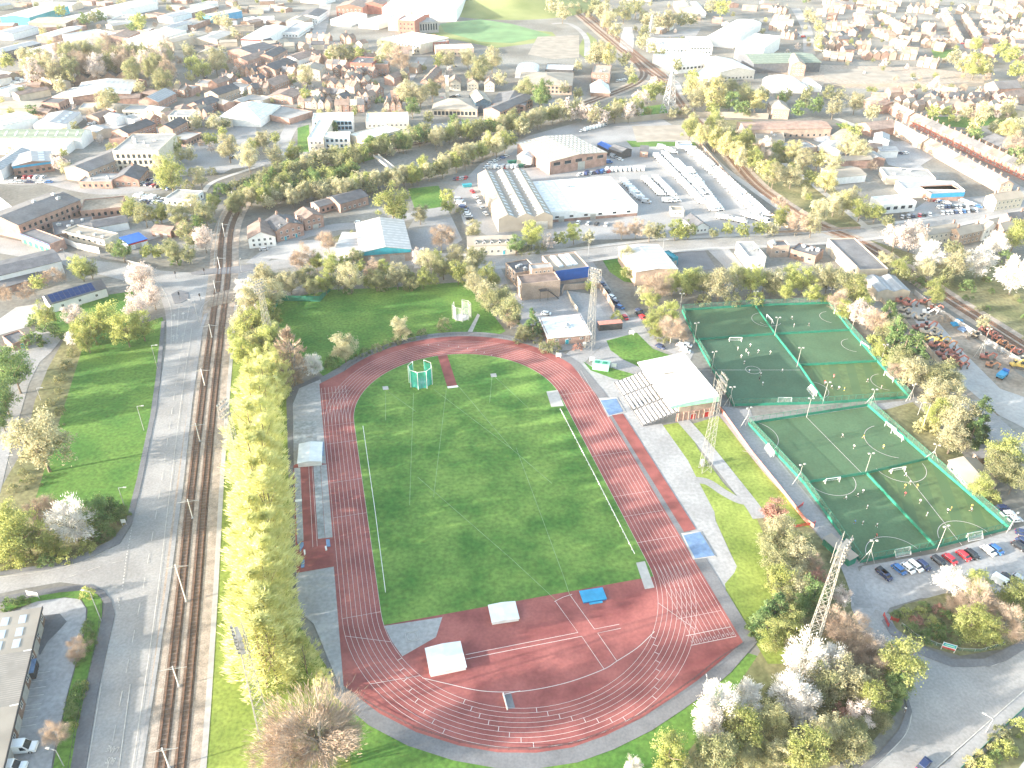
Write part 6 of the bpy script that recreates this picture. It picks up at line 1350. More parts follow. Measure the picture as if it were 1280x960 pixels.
# fill the remaining gaps of the estates with single houses and of the works with small sheds
def inside(x, y, poly):
    c = False
    for (x0,y0),(x1,y1) in zip(poly, poly[1:]+poly[:1]):
        if (y0 > y) != (y1 > y) and x < (x1-x0)*(y-y0)/(y1-y0)+x0: c = not c
    return c
def free(c, r): return not any((Vector((b[0].x - math.sin(b[1])*b[3]/2, b[0].y + math.cos(b[1])*b[3]/2))-Vector((c.x,c.y))).length < max(b[2],b[3])*.5+r for b in BFOOT)
Z()
def fill(n, poly, desc, place, kind, seed):
    r_ = random.Random(seed); xs = [p[0] for p in poly]; ys = [p[1] for p in poly]; k = 0
    for t in range(n*30):
        if k >= n: break
        px, py = r_.uniform(min(xs),max(xs)), r_.uniform(min(ys),max(ys))
        if not inside(px, py, poly): continue
        c = P(px, py); w_ = r_.uniform(8,12) if kind == 'house' else r_.uniform(9,24); d_ = 8 if kind == 'house' else r_.uniform(8,16)
        if not free(c, w_*.5): continue
        k += 1; nm = r_.choice(['tan','brown','grey','pale']); rm_ = dict(tan='tan_roof',brown='brown_tile',grey='slate' if kind == 'house' else 'sheet_grey',pale='pale_felt' if kind != 'house' else 'red_tile')[nm]
        e = bld('house' if kind == 'house' else 'small_shed','','house' if kind == 'house' else 'shed',None,None,None,5.2 if kind == 'house' else r_.uniform(3.5,5.5),'gable' if kind == 'house' or r_.random() < .6 else 'flat',2.5 if kind == 'house' else 1.4,r_.choice(['pale_brick','brick','cream'] if kind == 'house' else ['brick','cover_white','beige','brown_brick']),rm_,win=W2 if kind == 'house' and SC(c) > 1.5 else None,chim=1 if kind == 'house' and SC(c) > 1.2 else 0,group=('single houses ' if kind == 'house' else 'small sheds ')+place,fr=((c.x,c.y,0),R(r_.choice([-35,-20,10,55])+r_.uniform(-6,6)),w_,d_))
        later(e, nm+' roofed '+desc, place, px)
fill(34, [(1020,4),(1180,4),(1180,70),(1030,72)], 'detached house', 'between the upper right rows', 'house', 1); fill(30, [(1195,4),(1280,4),(1280,80),(1200,66)], 'detached house', 'in the top right corner', 'house', 2)
fill(16, [(1060,120),(1280,124),(1280,150),(1100,136)], 'detached house', 'behind the right terraces', 'house', 3); fill(22, [(330,60),(520,56),(520,140),(400,138)], 'detached house', 'among the village rows', 'house', 4)
fill(24, [(0,96),(160,96),(200,130),(190,190),(0,160)], 'small shed', 'in the left middle works', 'shed', 5); fill(30, [(0,4),(360,4),(330,70),(180,60),(0,50)], 'small shed', 'in the far left works', 'shed', 6)
fill(14, [(800,6),(980,6),(1000,70),(960,80),(820,40)], 'small shed', 'about the white works', 'shed', 7); fill(10, [(1000,165),(1100,170),(1130,220),(1060,230)], 'small shed', 'about the valley road works', 'shed', 8); fill(12, [(180,150),(330,120),(330,150),(200,190)], 'small shed', 'about the crossroads car park', 'shed', 9)
# far works and sheds along the top edge of the picture
far_place = ['along the top left edge','along the top edge left of the hill road','along the top edge near the arena','along the top edge right of the railway','along the top right edge']
for i in range(46):
    r_ = random.Random(900+i); px = r_.uniform(0,1280); py = r_.uniform(-14,20) if i < 34 else r_.uniform(20,46)
    if 520 < px < 760: continue
    Z(); c = P(px, py); k = min(4, int(px/256))
    w_, d_, h_ = r_.uniform(14,40), r_.uniform(10,26), r_.uniform(5,8)
    if px > 960: w_, d_, h_ = r_.uniform(10,22), 8, 5.5
    if not free(c, w_*.5): continue
    nm = r_.choice(['white','tan','grey','pale']); rm_ = {'white':'sheet_white','tan':'tan_roof','grey':'sheet_grey','pale':'pale_felt'}[nm]
    e = bld('distant_shed','','shed',None,None,None,h_,'gable',r_.uniform(1.4,2.6),r_.choice(['brick','white_paint','pale_brick','beige']),rm_,group='far sheds and works',fr=((c.x,c.y,0),R(r_.uniform(-25,25)),w_,d_))
    later(e, nm+' roofed distant shed', far_place[k], px)
Z()
# ================================================================== trees and shrubs
# kind: (leaf material, label words, object name, category, shape, width per height)
KIND = dict(
 poplar=('poplar','yellow green poplar','poplar_tree','poplar','column',.46), browncol=('bare','slim brown poplar','poplar_tree','poplar','column',.36),
 spring=('spring','fresh green tree','leafy_tree','tree','round',.8), pale=('pale','pale cream green tree','leafy_tree','tree','round',.8),
 dull=('dull','dull olive tree','leafy_tree','tree','round',.8), lime=('lime','bright lime tree','leafy_tree','tree','round',.8),
 blossom=('blossom','white blossom tree','blossom_tree','blossom tree','spray',.85), pink=('pink','pale pink blossom tree','blossom_tree','blossom tree','round',.85),
 bare=('bare','bare brown twiggy tree','bare_tree','tree','twig',.9), purple=('purple','purple leaved tree','purple_tree','tree','round',.85),
 conifer=('conifer','dark conifer','conifer_tree','conifer','cone',.62), dark=('dark','dark green tree','leafy_tree','tree','round',.8),
 bush=('dark','dark green shrub','shrub','shrub','dome',1.3), lbush=('lime','lime green shrub','shrub','shrub','dome',1.3), gbush=('gold','golden shrub','shrub','shrub','dome',1.3),
 dbush=('dull','dull olive shrub','shrub','shrub','dome',1.3), pbush=('purple','purple shrub','shrub','shrub','dome',1.3), gold=('gold','golden tree','leafy_tree','tree','round',.8))
PROTO = {}
def leaf_cards(rg, shape, width, n, size):
    """crown of many small blades for a plant 10 m tall, foot at the origin"""
    mb_v = []; mb_f = []; mb_n = []
    Rw = width*10/2
    def rv(): 
        while True:
            v = Vector((rg.uniform(-1,1), rg.uniform(-1,1), rg.uniform(-1,1)))
            if .05 < v.length < 1: return v
    clumps = []
    if shape == 'column':
        for i in range(110):
            z = rg.uniform(.5, 9.7); t = z/10; rr = Rw*(.55+.6*math.sin(math.pi*min(1, t*1.15))**.8)*(1 if t < .75 else (1-t)/.25*.85+.15)
            a = rg.uniform(0, 6.283); q = rr*math.sqrt(rg.uniform(.15,1)); clumps.append((Vector((q*math.cos(a), q*math.sin(a), z)), .34))
    elif shape == 'cone':
        for i in range(46):
            z = 9.6*(1-math.sqrt(rg.random()))+.4; rr = Rw*(1-z/10.2); a = rg.uniform(0, 6.283); q = rr*rg.uniform(.55,1.05); clumps.append((Vector((q*math.cos(a), q*math.sin(a), z)), .42))
    elif shape == 'dome':
        for i in range(30):
            v = rv().normalized(); v.z = abs(v.z); clumps.append((Vector((v.x*Rw*.82, v.y*Rw*.82, .6+v.z*8*rg.uniform(.75,1.05))), 1.25))
    else:
        lob = [(rv().normalized(), rg.uniform(.72,1.1)) for _ in range(7)]
        for i in range(56):
            v = rv().normalized(); k = 1 + .22*max((v.dot(l[0])-.5)*2 for l in lob) if lob else 1
            k *= rg.uniform(.12, 1.0)**.5
            if v.z < -.55: v.z *= .6
            clumps.append((Vector((v.x*Rw*.82*k, v.y*Rw*.82*k, 5.3+v.z*4.1*k)), rg.uniform(.55,.95)))
    cen = Vector((0,0,5))
    per = max(1, n//len(clumps))
    for c, sg in clumps:
        for _ in range(per):
            p = c + Vector((rg.gauss(0,sg*.62), rg.gauss(0,sg*.62), rg.gauss(0,sg*.55)))
            if p.z < .15: p.z = .15+rg.random()*.4
            out = (p-cen).normalized() if shape != 'column' else Vector((p.x,p.y,0)).normalized()*.5
            if shape == 'column': d = (Vector((0,0,.95)) + out*1.7 + rv()*.4).normalized(); l, w = size*3.4, size*.42
            elif shape == 'spray': d = (out*1.1 + Vector((0,0,.5)) + rv()*.5).normalized(); l, w = size*2.1, size*.55
            elif shape == 'twig': d = (out*1.4 + Vector((0,0,.5)) + rv()*.95).normalized(); l, w = size*2.6, size*.15
            elif shape == 'cone': d = (Vector((p.x,p.y,0)).normalized()*1.1 + Vector((0,0,-.25)) + rv()*.7).normalized(); l, w = size*1.5, size*.8
            else: d = rv().normalized(); l, w = size*1.25, size*.85
            s = d.cross(rv()).normalized()*(w*rg.uniform(.6,1.25)/2); l *= rg.uniform(.6,1.3)
            nn = ((p-c)*.5/max(.3,sg) + (p-cen).normalized()*.9 + Vector((0,0,.25)) + rv()*.45).normalized()
            if d.cross(s).dot(nn) > 0: s = -s
            nn = (-d.cross(s).normalized()*1.0 + nn*.35).normalized()
            i = len(mb_v); mb_v += [tuple(p-d*l*.4), tuple(p+s), tuple(p+d*l*.6), tuple(p-s)]; mb_f.append((i,i+1,i+2,i+3)); mb_n += [tuple(nn)]*4
    return mb_v, mb_f, mb_n
LODS = [(6500,.27),(2600,.4),(700,.75)]
def proto(kind, lod, var):
    key = (kind, lod, var)
    if key in PROTO: return PROTO[key]
    lm, _, _, _, shape, wd = KIND[kind]; n, sz = LODS[lod]; rg = random.Random(hash((len(kind)*13+ord(kind[0])*7+ord(kind[-1]), lod, var)) & 0xffff)
    if shape == 'twig': n = int(n*2)
    if shape == 'column': n = int(n*.62); sz *= .68
    if shape == 'dome': sz *= 1.25
    v, f, nn = leaf_cards(rg, shape, wd, n, sz)
    me = bpy.data.meshes.new('crown'); me.from_pydata(v, [], f); me.materials.append(MATS['leaf_'+lm]); me.polygons.foreach_set('use_smooth', [True]*len(f)); me.normals_split_custom_set_from_vertices(nn); me.update()
    mb = MB(); k = 5 if lod else 6
    top = 8.5 if shape in ('column','cone') else 5.6
    mb.tube((0,0,-.1),(.1,.05,top),(.12 if shape == 'column' else .22) if shape != 'dome' else .1,k,0,r2=.04)
    if lod < 2 and shape not in ('cone','dome'):
        for i in range(7):
            a = i*2.4+var; z = (1.2 if shape == 'column' else 1.8)+i*(.8 if shape == 'column' else .5); e_ = wd*10/2*(.75 if shape != 'column' else .5)
            m_ = Vector((e_*.45*math.cos(a), e_*.45*math.sin(a), z+1.2)); q_ = .45 if shape == 'column' else 1; mb.tube((0,0,z), m_, .12*q_, 4, 0, r2=.08*q_, cap=False); mb.tube(m_, (e_*math.cos(a+.2), e_*math.sin(a+.2), min(9, z+3)), .08*q_, 4, 0, r2=.03*q_, cap=False)
    tm = mb.mesh('trunk', 'pale_trunk' if shape in ('twig','spray') else 'trunk')
    PROTO[key] = (me, tm); return PROTO[key]
TREES = []
trg = random.Random(11)
def addtree(kind, x, y, H, place, wk=1.0): TREES.append((kind, x, y, H, place, wk))
def tr(kind, cx, cy, w, place, wk=1.0):     # crown centre and crown width as read from the photo
    wd = KIND[kind][5]; q = P(cx, cy); w = w*(1 if SC(q) > 2.5 else .8)
    for _ in range(3):
        H = w/ZO[2]/SC(q)/wd; H = max(1.0, min(H, 24)); q = P(cx, cy, (.5 if KIND[kind][4] != 'dome' else .4)*H)
    addtree(kind, q.x, q.y, H, place, wk)
def many(place, s):
    for t in s.split(';'):
        t = t.split()
        if t: tr(t[0], float(t[1]), float(t[2]), float(t[3]), place)
def belt(place, line, n, kinds, w0, w1, jit=14, wk=.8):
    L = [Vector((p[0],p[1])) for p in line]; seg = [(b-a).length for a, b in zip(L, L[1:])]; tot = sum(seg)
    for i in range(n):
        t = tot*(i+trg.random()*.7)/n; k = 0
        while k < len(seg)-1 and t > seg[k]: t -= seg[k]; k += 1
        p = L[k]+(L[k+1]-L[k])*min(1, t/seg[k]); tr(trg.choice(kinds), p.x+trg.gauss(0,jit*.4), p.y+trg.gauss(0,jit), trg.uniform(w0,w1)*1.15, place, wk)
def scatter(place, poly, n, kinds, w0, w1):
    xs = [p[0] for p in poly]; ys = [p[1] for p in poly]; k = 0; tries = 0
    while k < n and tries < n*40:
        tries += 1; x, y = trg.uniform(min(xs),max(xs)), trg.uniform(min(ys),max(ys)); c = False
        for (x0,y0),(x1,y1) in zip(poly, poly[1:]+poly[:1]):
            if (y0 > y) != (y1 > y) and x < (x1-x0)*(y-y0)/(y1-y0)+x0: c = not c
        if not c: continue
        kd = trg.choice(kinds); q = P(x, y); H = trg.uniform(w0, w1)
        bad = False
        for o0, rz, w, d in BFOOT:
            dx, dy = q.x-o0.x, q.y-o0.y; cc, ss = math.cos(rz), math.sin(rz); u, v = cc*dx+ss*dy, -ss*dx+cc*dy
            if -w/2-1.5 < u < w/2+1.5 and -1.5 < v < d+1.5: bad = True; break
        if bad: continue
        addtree(kd, q.x, q.y, H, place); k += 1
# the poplar row beside the track
Z()
for i in range(15):
    py = 512+i*24.5; px = 336+i*.9; H = min(22.5, 20+i*.5)
    q = P(px+trg.uniform(-3,3), py+trg.uniform(-5,5)); addtree('poplar', q.x, q.y, H*trg.uniform(.95,1.06), 'in the track side line of the poplar row', 1.2)
    q = P(px-15+trg.uniform(-3,3), py+8+trg.uniform(-5,5)); addtree('poplar', q.x, q.y, H*trg.uniform(.9,1.06), 'in the tramway side line of the poplar row', 1.3)
for px, py, H in [(384,842,13),(408,866,8.5),(366,838,15),(344,482,14),(332,486,14),(340,462,12),(326,470,12),(314,474,10),(350,440,13),(338,430,14),(326,428,13),(314,436,12),(306,452,10),(348,500,15),(328,498,14),(316,492,12),(322,452,12),(352,492,17),(340,500,17),(330,508,16)]:
    q = P(px, py); addtree('poplar', q.x, q.y, H, 'at the ends of the poplar row', 1.15)
many('at the far end of the poplar row', 'browncol 363 446 30;pale 318 376 42;lime 318 412 42;spring 334 396 38;pale 340 368 34;lime 338 428 38;dull 326 428 34;lime 306 440 34;pale 304 404 34;pink 314 396 30;spring 300 420 30;pale 330 348 30;lime 348 452 34;blossom 308 365 28')
many('at the near end of the poplar row', 'bare 398 918 112;bare 362 946 84;bare 428 925 60;dbush 400 858 22')
Z(0,240,4)
many('beside the crossroads on the left', 'pink 712 448 150;pink 762 520 120;blossom 690 430 100;dull 850 285 110;pink 1020 240 140;lime 735 300 85;lime 785 300 80;dull 875 305 110;dark 610 295 110;dull 560 285 80;dull 940 310 100;bush 880 345 70;dull 960 240 90')
many('on the bank above the tram bend', 'spring 655 85 120;dull 720 110 130;spring 800 110 120;dull 885 115 130;pale 960 75 120;dull 1025 115 120;spring 1065 60 100;dull 920 190 100;dark 990 150 90')
many('beside the solar roofed hall', 'spring 400 380 130;dull 450 385 100;lime 185 455 90;bare 280 425 100;bare 130 505 100;bare 30 512 90;bare 230 435 70;pink 370 620 112')
many('on the grass bank below the solar roofed hall', 'pink 672 592 120;lime 540 645 150;lime 625 690 140;spring 460 680 140;lime 705 668 130;lime 400 705 90;spring 432 742 100;blossom 350 735 60;spring 222 622 105;bush 180 640 80;bush 150 745 100;bush 245 700 110;dark 60 890 190;dark 10 850 120;dbush 330 860 55;dbush 300 930 60;dbush 360 800 50')
Z(0,480,4)
many('beside the left side path', 'pale 195 298 245;dark 15 75 150;dark 0 170 110;dbush 250 90 44;dbush 290 30 40;dbush 230 180 40;dbush 150 470 50;dbush 110 440 40;dbush 60 520 50;dbush 300 130 50')
many('on the corner of the side street', 'bare 200 635 140;blossom 350 690 190;lime 120 765 190;lime 40 690 150;lime 50 800 160;lime 250 805 110;bare 190 770 110;dark 500 640 150;lime 430 720 90;dark 570 640 120;bush 610 650 80;lbush 20 880 90;lbush 120 880 90;lbush 330 850 90;lbush 430 810 80;bush 520 740 90;bush 450 760 80;bush 230 880 80')
Z(0,720,4)
many('beside the yard of the bottom left unit', 'bare 385 370 110;bare 270 785 115;lbush 362 748 45;lbush 420 540 38;lbush 425 565 30;bush 430 280 70;bush 450 340 60;bush 395 420 50;bush 390 560 75;bush 375 610 75;bush 360 660 70;bush 350 700 70;bush 440 240 50;lbush 430 85 70;bush 40 140 70;bush 110 128 60')
Z(320,240,4)
many('in the belt behind the throwing field', 'pale 30 430 105;pale 100 445 100;pale 170 455 105;dull 245 430 115;dull 285 470 90;lime 345 455 100;spring 372 365 100;bare 225 330 140;bare 360 250 130;pale 470 430 135;lime 520 380 70;bare 580 395 115;dull 600 440 100;lime 645 385 90;pale 705 420 115;dull 765 435 85;lime 832 432 90;pale 860 350 110;pink 825 330 95;lime 905 335 80;dull 935 375 110;pale 1000 325 110;spring 1010 400 110;pale 1065 385 100;dull 1100 345 120;dull 410 450 80;spring 560 450 70;dull 680 460 60;dull 800 460 60;spring 890 440 70;dbush 460 485 60;dbush 640 475 60;dbush 760 470 60;lime 440 350 70;dull 500 330 80;spring 300 350 90;lime 590 460 60')
many('around the teal fronted shed', 'bare 925 225 165;pale 820 110 110;spring 680 60 210;dark 720 110 90;spring 960 70 90;lime 955 20 90;dbush 1020 90 60;pale 1090 190 110;dbush 480 220 90;dbush 560 200 80')
many('between the throwing field and the club road', 'pale 1080 425 95;spring 1165 430 115;pale 1150 510 125;dull 1195 540 135;dull 1260 590 145;pale 1100 470 100;dull 1235 510 90;bare 1275 640 90')
many('on the edge of the throwing field by the track', 'pale 720 685 112;pale 440 780 135;dbush 940 662 85;bush 545 800 60;dbush 600 780 60;bush 650 760 55;dbush 700 740 60;bush 770 720 60;dbush 830 700 55;bush 480 815 60;bush 380 850 80;blossom 280 870 105')
Z(640,240,4)
many('along the depot side of the cross road', 'lime 100 215 150;pink 182 248 95;spring 240 235 95;lime 310 210 110;pale 385 225 90;dark 20 265 90;dbush 60 285 80;dbush 140 280 70;bare 550 190 115;bare 620 185 115;pale 690 200 105;dull 740 205 95;lime 818 190 112;spring 885 190 100;lime 850 215 70;dull 1010 210 65;spring 1080 185 85;spring 1160 195 90;spring 1240 180 95')
many('beside the white hall', 'pale 578 315 95;spring 565 405 55;dull 600 415 55')
many('behind the upper pitches', 'bare 722 480 165;spring 690 540 95;lime 780 605 120;spring 805 455 105;spring 880 450 120;lime 905 440 100;dull 965 450 115;pale 1040 470 145;dull 1120 430 115;lime 1205 440 125;dull 1262 445 90;dbush 1100 535 95;lbush 1220 530 90;dbush 960 540 80;spring 700 640 100;bare 800 690 140;lime 720 690 85;bare 845 710 100;dbush 760 720 80;pale 660 500 80')
many('around the brick pavilion', 'conifer 105 640 100;conifer 8 600 85;dull 60 705 85;dbush 120 725 75;dbush 205 768 85;dbush 160 775 70;pbush 328 778 58;lbush 525 620 65;spring 390 470 65;dbush 40 730 70')
Z(960,240,4)
many('in the belt behind the right upper pitches', 'pale 40 440 115;spring 120 430 115;lime 180 445 110;pale 262 430 115;pale 335 425 115;dull 405 480 135;spring 445 505 125;lime 95 495 85;lime 220 510 85;lbush 300 535 70;dull 20 470 80;dull 300 450 90')
many('between the upper pitches and the digger yard', 'bare 345 550 110;lime 380 590 85;pink 442 600 105;lime 485 580 95;pink 505 632 95;bare 545 655 125;dull 592 690 105;conifer 600 610 120;conifer 640 720 150;conifer 685 775 140;conifer 742 790 150;dull 660 845 125;pale 722 905 135;pale 785 890 115;dull 880 920 140;bare 640 900 95;lime 600 845 65;lime 560 792 85;lime 525 745 70;dull 850 960 130;pale 920 960 100')
many('on the railway bank right of the bridge', 'pink 640 228 155;pink 722 225 155;pale 595 350 115;spring 662 390 115;blossom 800 320 145;pale 790 390 115;pale 940 365 150;blossom 1060 350 160;blossom 1142 258 115;lime 1242 220 140;blossom 1240 420 185;spring 838 500 135;dull 922 280 95;lime 540 105 95;dull 600 150 85;bush 1180 320 85;pale 1075 655 62;dull 700 420 90;bush 760 450 80;bush 1000 470 90;dull 890 420 90;pale 880 360 80')
many('on the embankment beside the depot wall', 'spring 70 130 115;bare 145 160 135;pale 222 165 125;pale 20 185 85;pale 255 95 130;pale 335 60 120;gold 385 55 115;spring 465 85 125;pale 420 30 110;bare 60 60 90')
Z(960,480,4)
many('beside the tan roofed hut', 'pale 840 60 135;pale 905 60 135;lime 850 145 125;gbush 790 190 70;gbush 758 212 65;gbush 832 222 65;pale 950 175 165;pale 930 265 150;conifer 1062 160 160;conifer 1030 235 110;spring 1182 360 165;dull 1160 425 145;spring 1072 512 115;dull 1235 480 125;lbush 1120 560 80')
many('beside the path corner below the lower pitches', 'purple 30 645 135;pale 60 735 155;dull 130 790 155;pale 155 855 155;dull 40 885 145;bare 205 900 115;dull 0 800 120;pale 100 930 120')
Z(960,720,4)
many('in the wood around the near right mast', 'lime 60 30 155;pale 160 60 145;dark 225 95 145;purple 245 15 105;conifer 40 160 165;spring 112 252 155;spring 30 300 145;pink 370 100 95;bare 400 265 195;bare 330 240 155;bare 462 360 155;pink 522 350 125;bare 535 470 155;bare 452 430 145;dark 170 150 110;conifer -20 210 120;dull 80 90 110')
many('in the wood at the bottom right corner road', 'blossom 200 415 205;blossom 312 430 155;spring 665 445 215;dark 650 565 130;dull 270 545 175;pale 402 530 190;pale 470 530 145;lime 535 625 155;blossom 100 590 180;blossom 172 625 160;blossom 182 705 115;pink 470 690 135;dull 440 765 115;gold 30 720 155;pale 300 775 145;dull 402 830 165;spring 200 870 195;pale 70 885 125;dull 15 900 125;purple 370 680 80;dull 560 720 110;dark 620 650 80;dull 480 850 100;dbush 380 900 100')
Z(640,720,4)
many('at the left end of the bottom right wood', 'blossom 1030 650 205;blossom 1180 605 155;blossom 980 725 150;blossom 1000 785 140;spring 1150 770 205;lime 785 890 190;dull 1040 885 185;dull 1185 905 125;conifer 1262 200 130;blossom 610 950 90;dull 900 960 120;dark 950 850 90')
Z(960,720,4)
many('on the planted island by the car park', 'blossom 920 25 125;lime 1055 55 125;bare 1065 140 200;lime 1020 250 155;bare 1190 245 175;lime 1112 285 125;spring 1232 110 155;bare 960 150 120;lbush 690 185 62;lbush 760 180 62;pbush 740 225 70;lbush 822 232 72;bush 852 275 85;bush 800 300 75;pbush 860 165 62;bush 900 205 85;bush 950 290 85;bush 640 190 50;bush 720 260 70;bush 780 150 60;gbush 845 300 40')
many('in the bottom right flower bed', 'dbush 1172 780 75;lbush 1180 862 90;gbush 1110 860 42;lbush 1222 872 52;lbush 1092 942 82;gbush 1060 892 52;lbush 1270 752 90;gbush 1010 930 60;dbush 1130 810 50;gbush 1210 830 40;bush 1140 900 60')
# belts along the railway and tramway
Z(320,0,4)
belt('in the upper railway belt', [(20,905),(300,800),(480,775),(700,715),(900,680),(1280,615)], 84, ['dull','spring','dull','pale','dark','dull'], 62, 95, 13)
belt('in the lower railway belt', [(-20,985),(250,960),(600,920),(760,875),(900,840),(1050,770),(1280,690)], 88, ['spring','pale','dull','lime','pale','pale'], 66, 100, 13)
belt('between the railway belts', [(-140,1020),(100,930),(330,880),(520,870)], 24, ['dull','dark','spring'], 66, 100, 14)
many('around the white office court', 'pale 515 715 50;lime 300 775 50;pale 30 700 110;pale 100 780 130;spring 190 770 110;spring 90 690 70;dark 390 640 60;dark 780 540 100;dull 860 590 70;dark 990 605 70;dbush 540 770 80;dbush 600 760 70;lime 920 300 90;pale 960 300 100;pale 1060 290 110;dull 1130 330 120;pale 1180 300 120;dull 1100 370 120;pale 1220 400 90;pale 820 480 120;pale 750 470 130;dull 880 450 110;bare 940 420 90;pink 965 360 50;pale 250 380 110;pale 400 270 100;dull 460 270 100;pale 650 260 150;bare 720 300 140;bare 690 250 120;dull 620 320 80;lime 510 265 70;dull 840 340 40;spring 250 480 90;dull 180 400 60;pale 740 380 60;bush 620 500 60;dbush 560 270 60;spring 380 280 80')
Z(640,0,4)
belt('in the belt below the tram curve', [(0,650),(120,600),(250,550),(330,560),(400,580),(480,565),(600,545),(700,460),(740,440)], 44, ['pale','pink','dull','pale','spring'], 66, 100, 12)
many('around the tram and railway junction', 'pale 255 60 110;pale 200 30 90;pale 450 60 110;dull 420 30 100;pale 480 110 110;pale 520 150 90;pale 440 270 120;gold 480 280 110;pale 400 290 90;dull 560 300 80;pale 590 360 70;spring 600 400 70;dull 660 170 80;pale 650 210 80;pale 700 240 70;dull 740 270 70;dull 820 330 70;lime 900 390 90;pale 870 560 60;pale 800 570 60;dull 830 560 50;spring 680 560 60;pale 740 110 90;pale 790 100 100;dull 850 100 90;dull 900 100 70;pale 680 100 90;dull 560 60 110;dull 620 40 100;pale 1000 30 90;lime 1050 40 90;pale 330 330 60;dark 150 460 130;dull 60 440 120;dark 140 490 110;pale 260 440 70;dull 330 470 70')
many('between the railway and the valley road', 'gold 900 440 120;pale 960 450 140;gold 1010 480 150;pale 1030 450 130;dull 1100 450 110;dark 1090 510 110;dull 1180 480 130;gold 1220 510 110;dark 1150 540 90;spring 1000 540 80;dull 1260 480 90;dull 1180 560 60;pale 920 500 110')
belt('along the railway cutting', [(880,610),(930,660),(1060,720),(1200,800),(1300,860)], 14, ['pale','gold','spring','pale'], 70, 120, 16); belt('along the railway cutting', [(1000,620),(1060,660),(1150,720),(1280,790)], 14, ['pink','pale','spring','bare'], 70, 110, 18)
Z(960,0,4)
many('around the valley road works', 'pale 330 540 100;pale 440 510 110;dull 180 510 90;dark 150 550 90;dark 60 510 80;dark 240 530 90;pale 520 560 90;lime 430 660 80;lime 380 640 60;pale 400 730 120;pale 460 760 110;bare 520 830 60;gold 130 760 110;spring 60 740 90;pale 180 800 110;gold 250 800 100;pale 330 820 110;gold 300 900 120;spring 220 890 90;pale 120 880 120;pale 30 880 120;dull 90 480 80;dull 300 470 80;dull 200 460 70;pale 360 470 70')
many('in the gardens beyond the right terraces', 'lime 825 560 80;lime 890 560 60;lime 918 590 40;gold 1030 640 90;pale 1080 560 100;pale 1200 540 90;pale 1230 640 100;gold 1200 650 110;bare 1240 730 130;dark 1040 680 80;pale 990 560 70;dull 1130 640 70;lime 1170 250 90;lime 1220 280 90;lime 1040 330 110;gold 1090 340 90;gold 980 330 80;lime 1040 220 70;pale 930 290 80;lime 1240 350 90;dark 1230 780 90;dull 1270 820 90')
many('beside the bending road at the top right', 'pale 230 90 60;gold 250 140 60;pale 255 190 60;gold 250 230 50;pale 200 70 60')
Z(0,0,4)
belt('in the left town woodland', [(120,330),(220,300),(320,280),(430,260),(540,250),(640,270),(760,280),(860,300)], 26, ['pink','bare','pale','dull','pink'], 110, 160, 20); belt('in the left town woodland', [(160,350),(360,330),(520,330),(700,330),(850,340)], 20, ['pale','pink','dull','bare'], 100, 150, 14)
many('around the left town factories', 'pale 945 255 80;lime 965 330 100;spring 1010 350 100;pale 1075 310 120;pale 1110 280 90;dull 820 410 120;pale 700 440 80;pale 520 510 110;dull 560 490 90;spring 30 310 80;lime 690 120 80;lime 700 100 70;dark 660 150 60;pale 320 370 80;pale 300 430 80;bare 850 350 50;spring 1000 85 60;pale 1130 110 80;pale 1090 100 70;lime 300 55 60;pale 1170 170 60;pale 960 190 50;dark 160 555 60;dull 460 90 60;dark 420 100 60;dark 500 85 60')
many('around the crossroads car park', 'spring 850 880 180;pale 800 830 110;spring 880 740 80;gold 900 780 70;pale 1140 740 140;lime 1110 660 60;spring 1060 700 90;pale 1240 790 140;pale 1000 890 110;pale 950 770 90;pink 295 810 90;pale 330 840 80;pale 980 610 80;pale 1070 615 90;dull 1130 620 60;spring 1270 720 80;dbush 960 860 60;dbush 1060 855 60;dbush 940 925 70')
belt('in the hedge beside the curving tram road', [(1080,955),(1180,935),(1280,900),(1400,850),(1560,820)], 12, ['bush','dbush','bush'], 70, 90, 6)
# looser trees of the wider town
Z()
TOWN = ['pale','dull','pink','spring','dull','gold','bare']
scatter('in the far left town', [(0,0),(380,0),(340,70),(200,120),(0,90)], 70, TOWN, 6, 10); scatter('among the village houses', [(240,70),(520,60),(520,150),(300,150)], 45, TOWN, 4, 7)
scatter('beside the far railway', [(640,0),(780,0),(830,40),(800,50),(720,20)], 40, ['pale','dull','pale'], 7, 10); scatter('beside the white works', [(800,0),(990,0),(1000,90),(830,90)], 26, TOWN, 5, 8)
scatter('in the upper right estate', [(1000,0),(1280,0),(1280,130),(1180,130),(1010,70)], 90, TOWN, 4, 8); scatter('above the right terraces', [(1060,115),(1280,115),(1280,180),(1150,140)], 36, TOWN, 4, 8)
scatter('in the left middle town', [(0,110),(300,100),(300,200),(0,200)], 34, TOWN, 4, 8); scatter('along the top edge of the picture', [(0,-12),(1280,-12),(1280,6),(0,6)], 110, ['pale','dull','dark','dull'], 7, 11)
scatter('on the rough bank of the right railway', [(1180,350),(1280,330),(1280,440),(1230,400)], 14, ['dbush','bush'], 1.2, 3); scatter('on the far railway bank', [(890,170),(940,160),(1060,260),(1020,270)], 24, ['dbush','pale','gold','lime'], 3, 6)
scatter('on the rough verge of the left path', [(60,470),(90,440),(80,540),(50,620),(20,620)], 18, ['dbush','bush','dbush'], .5, 1.3)
big = sorted(TREES, key=lambda t: -SC((t[1],t[2]))*t[3])
NIND = 560
def lodof(t): s = SC((t[1],t[2]))*max(.6,t[3]/10); return 0 if s > 2.6 else (1 if s > 1.25 else 2)
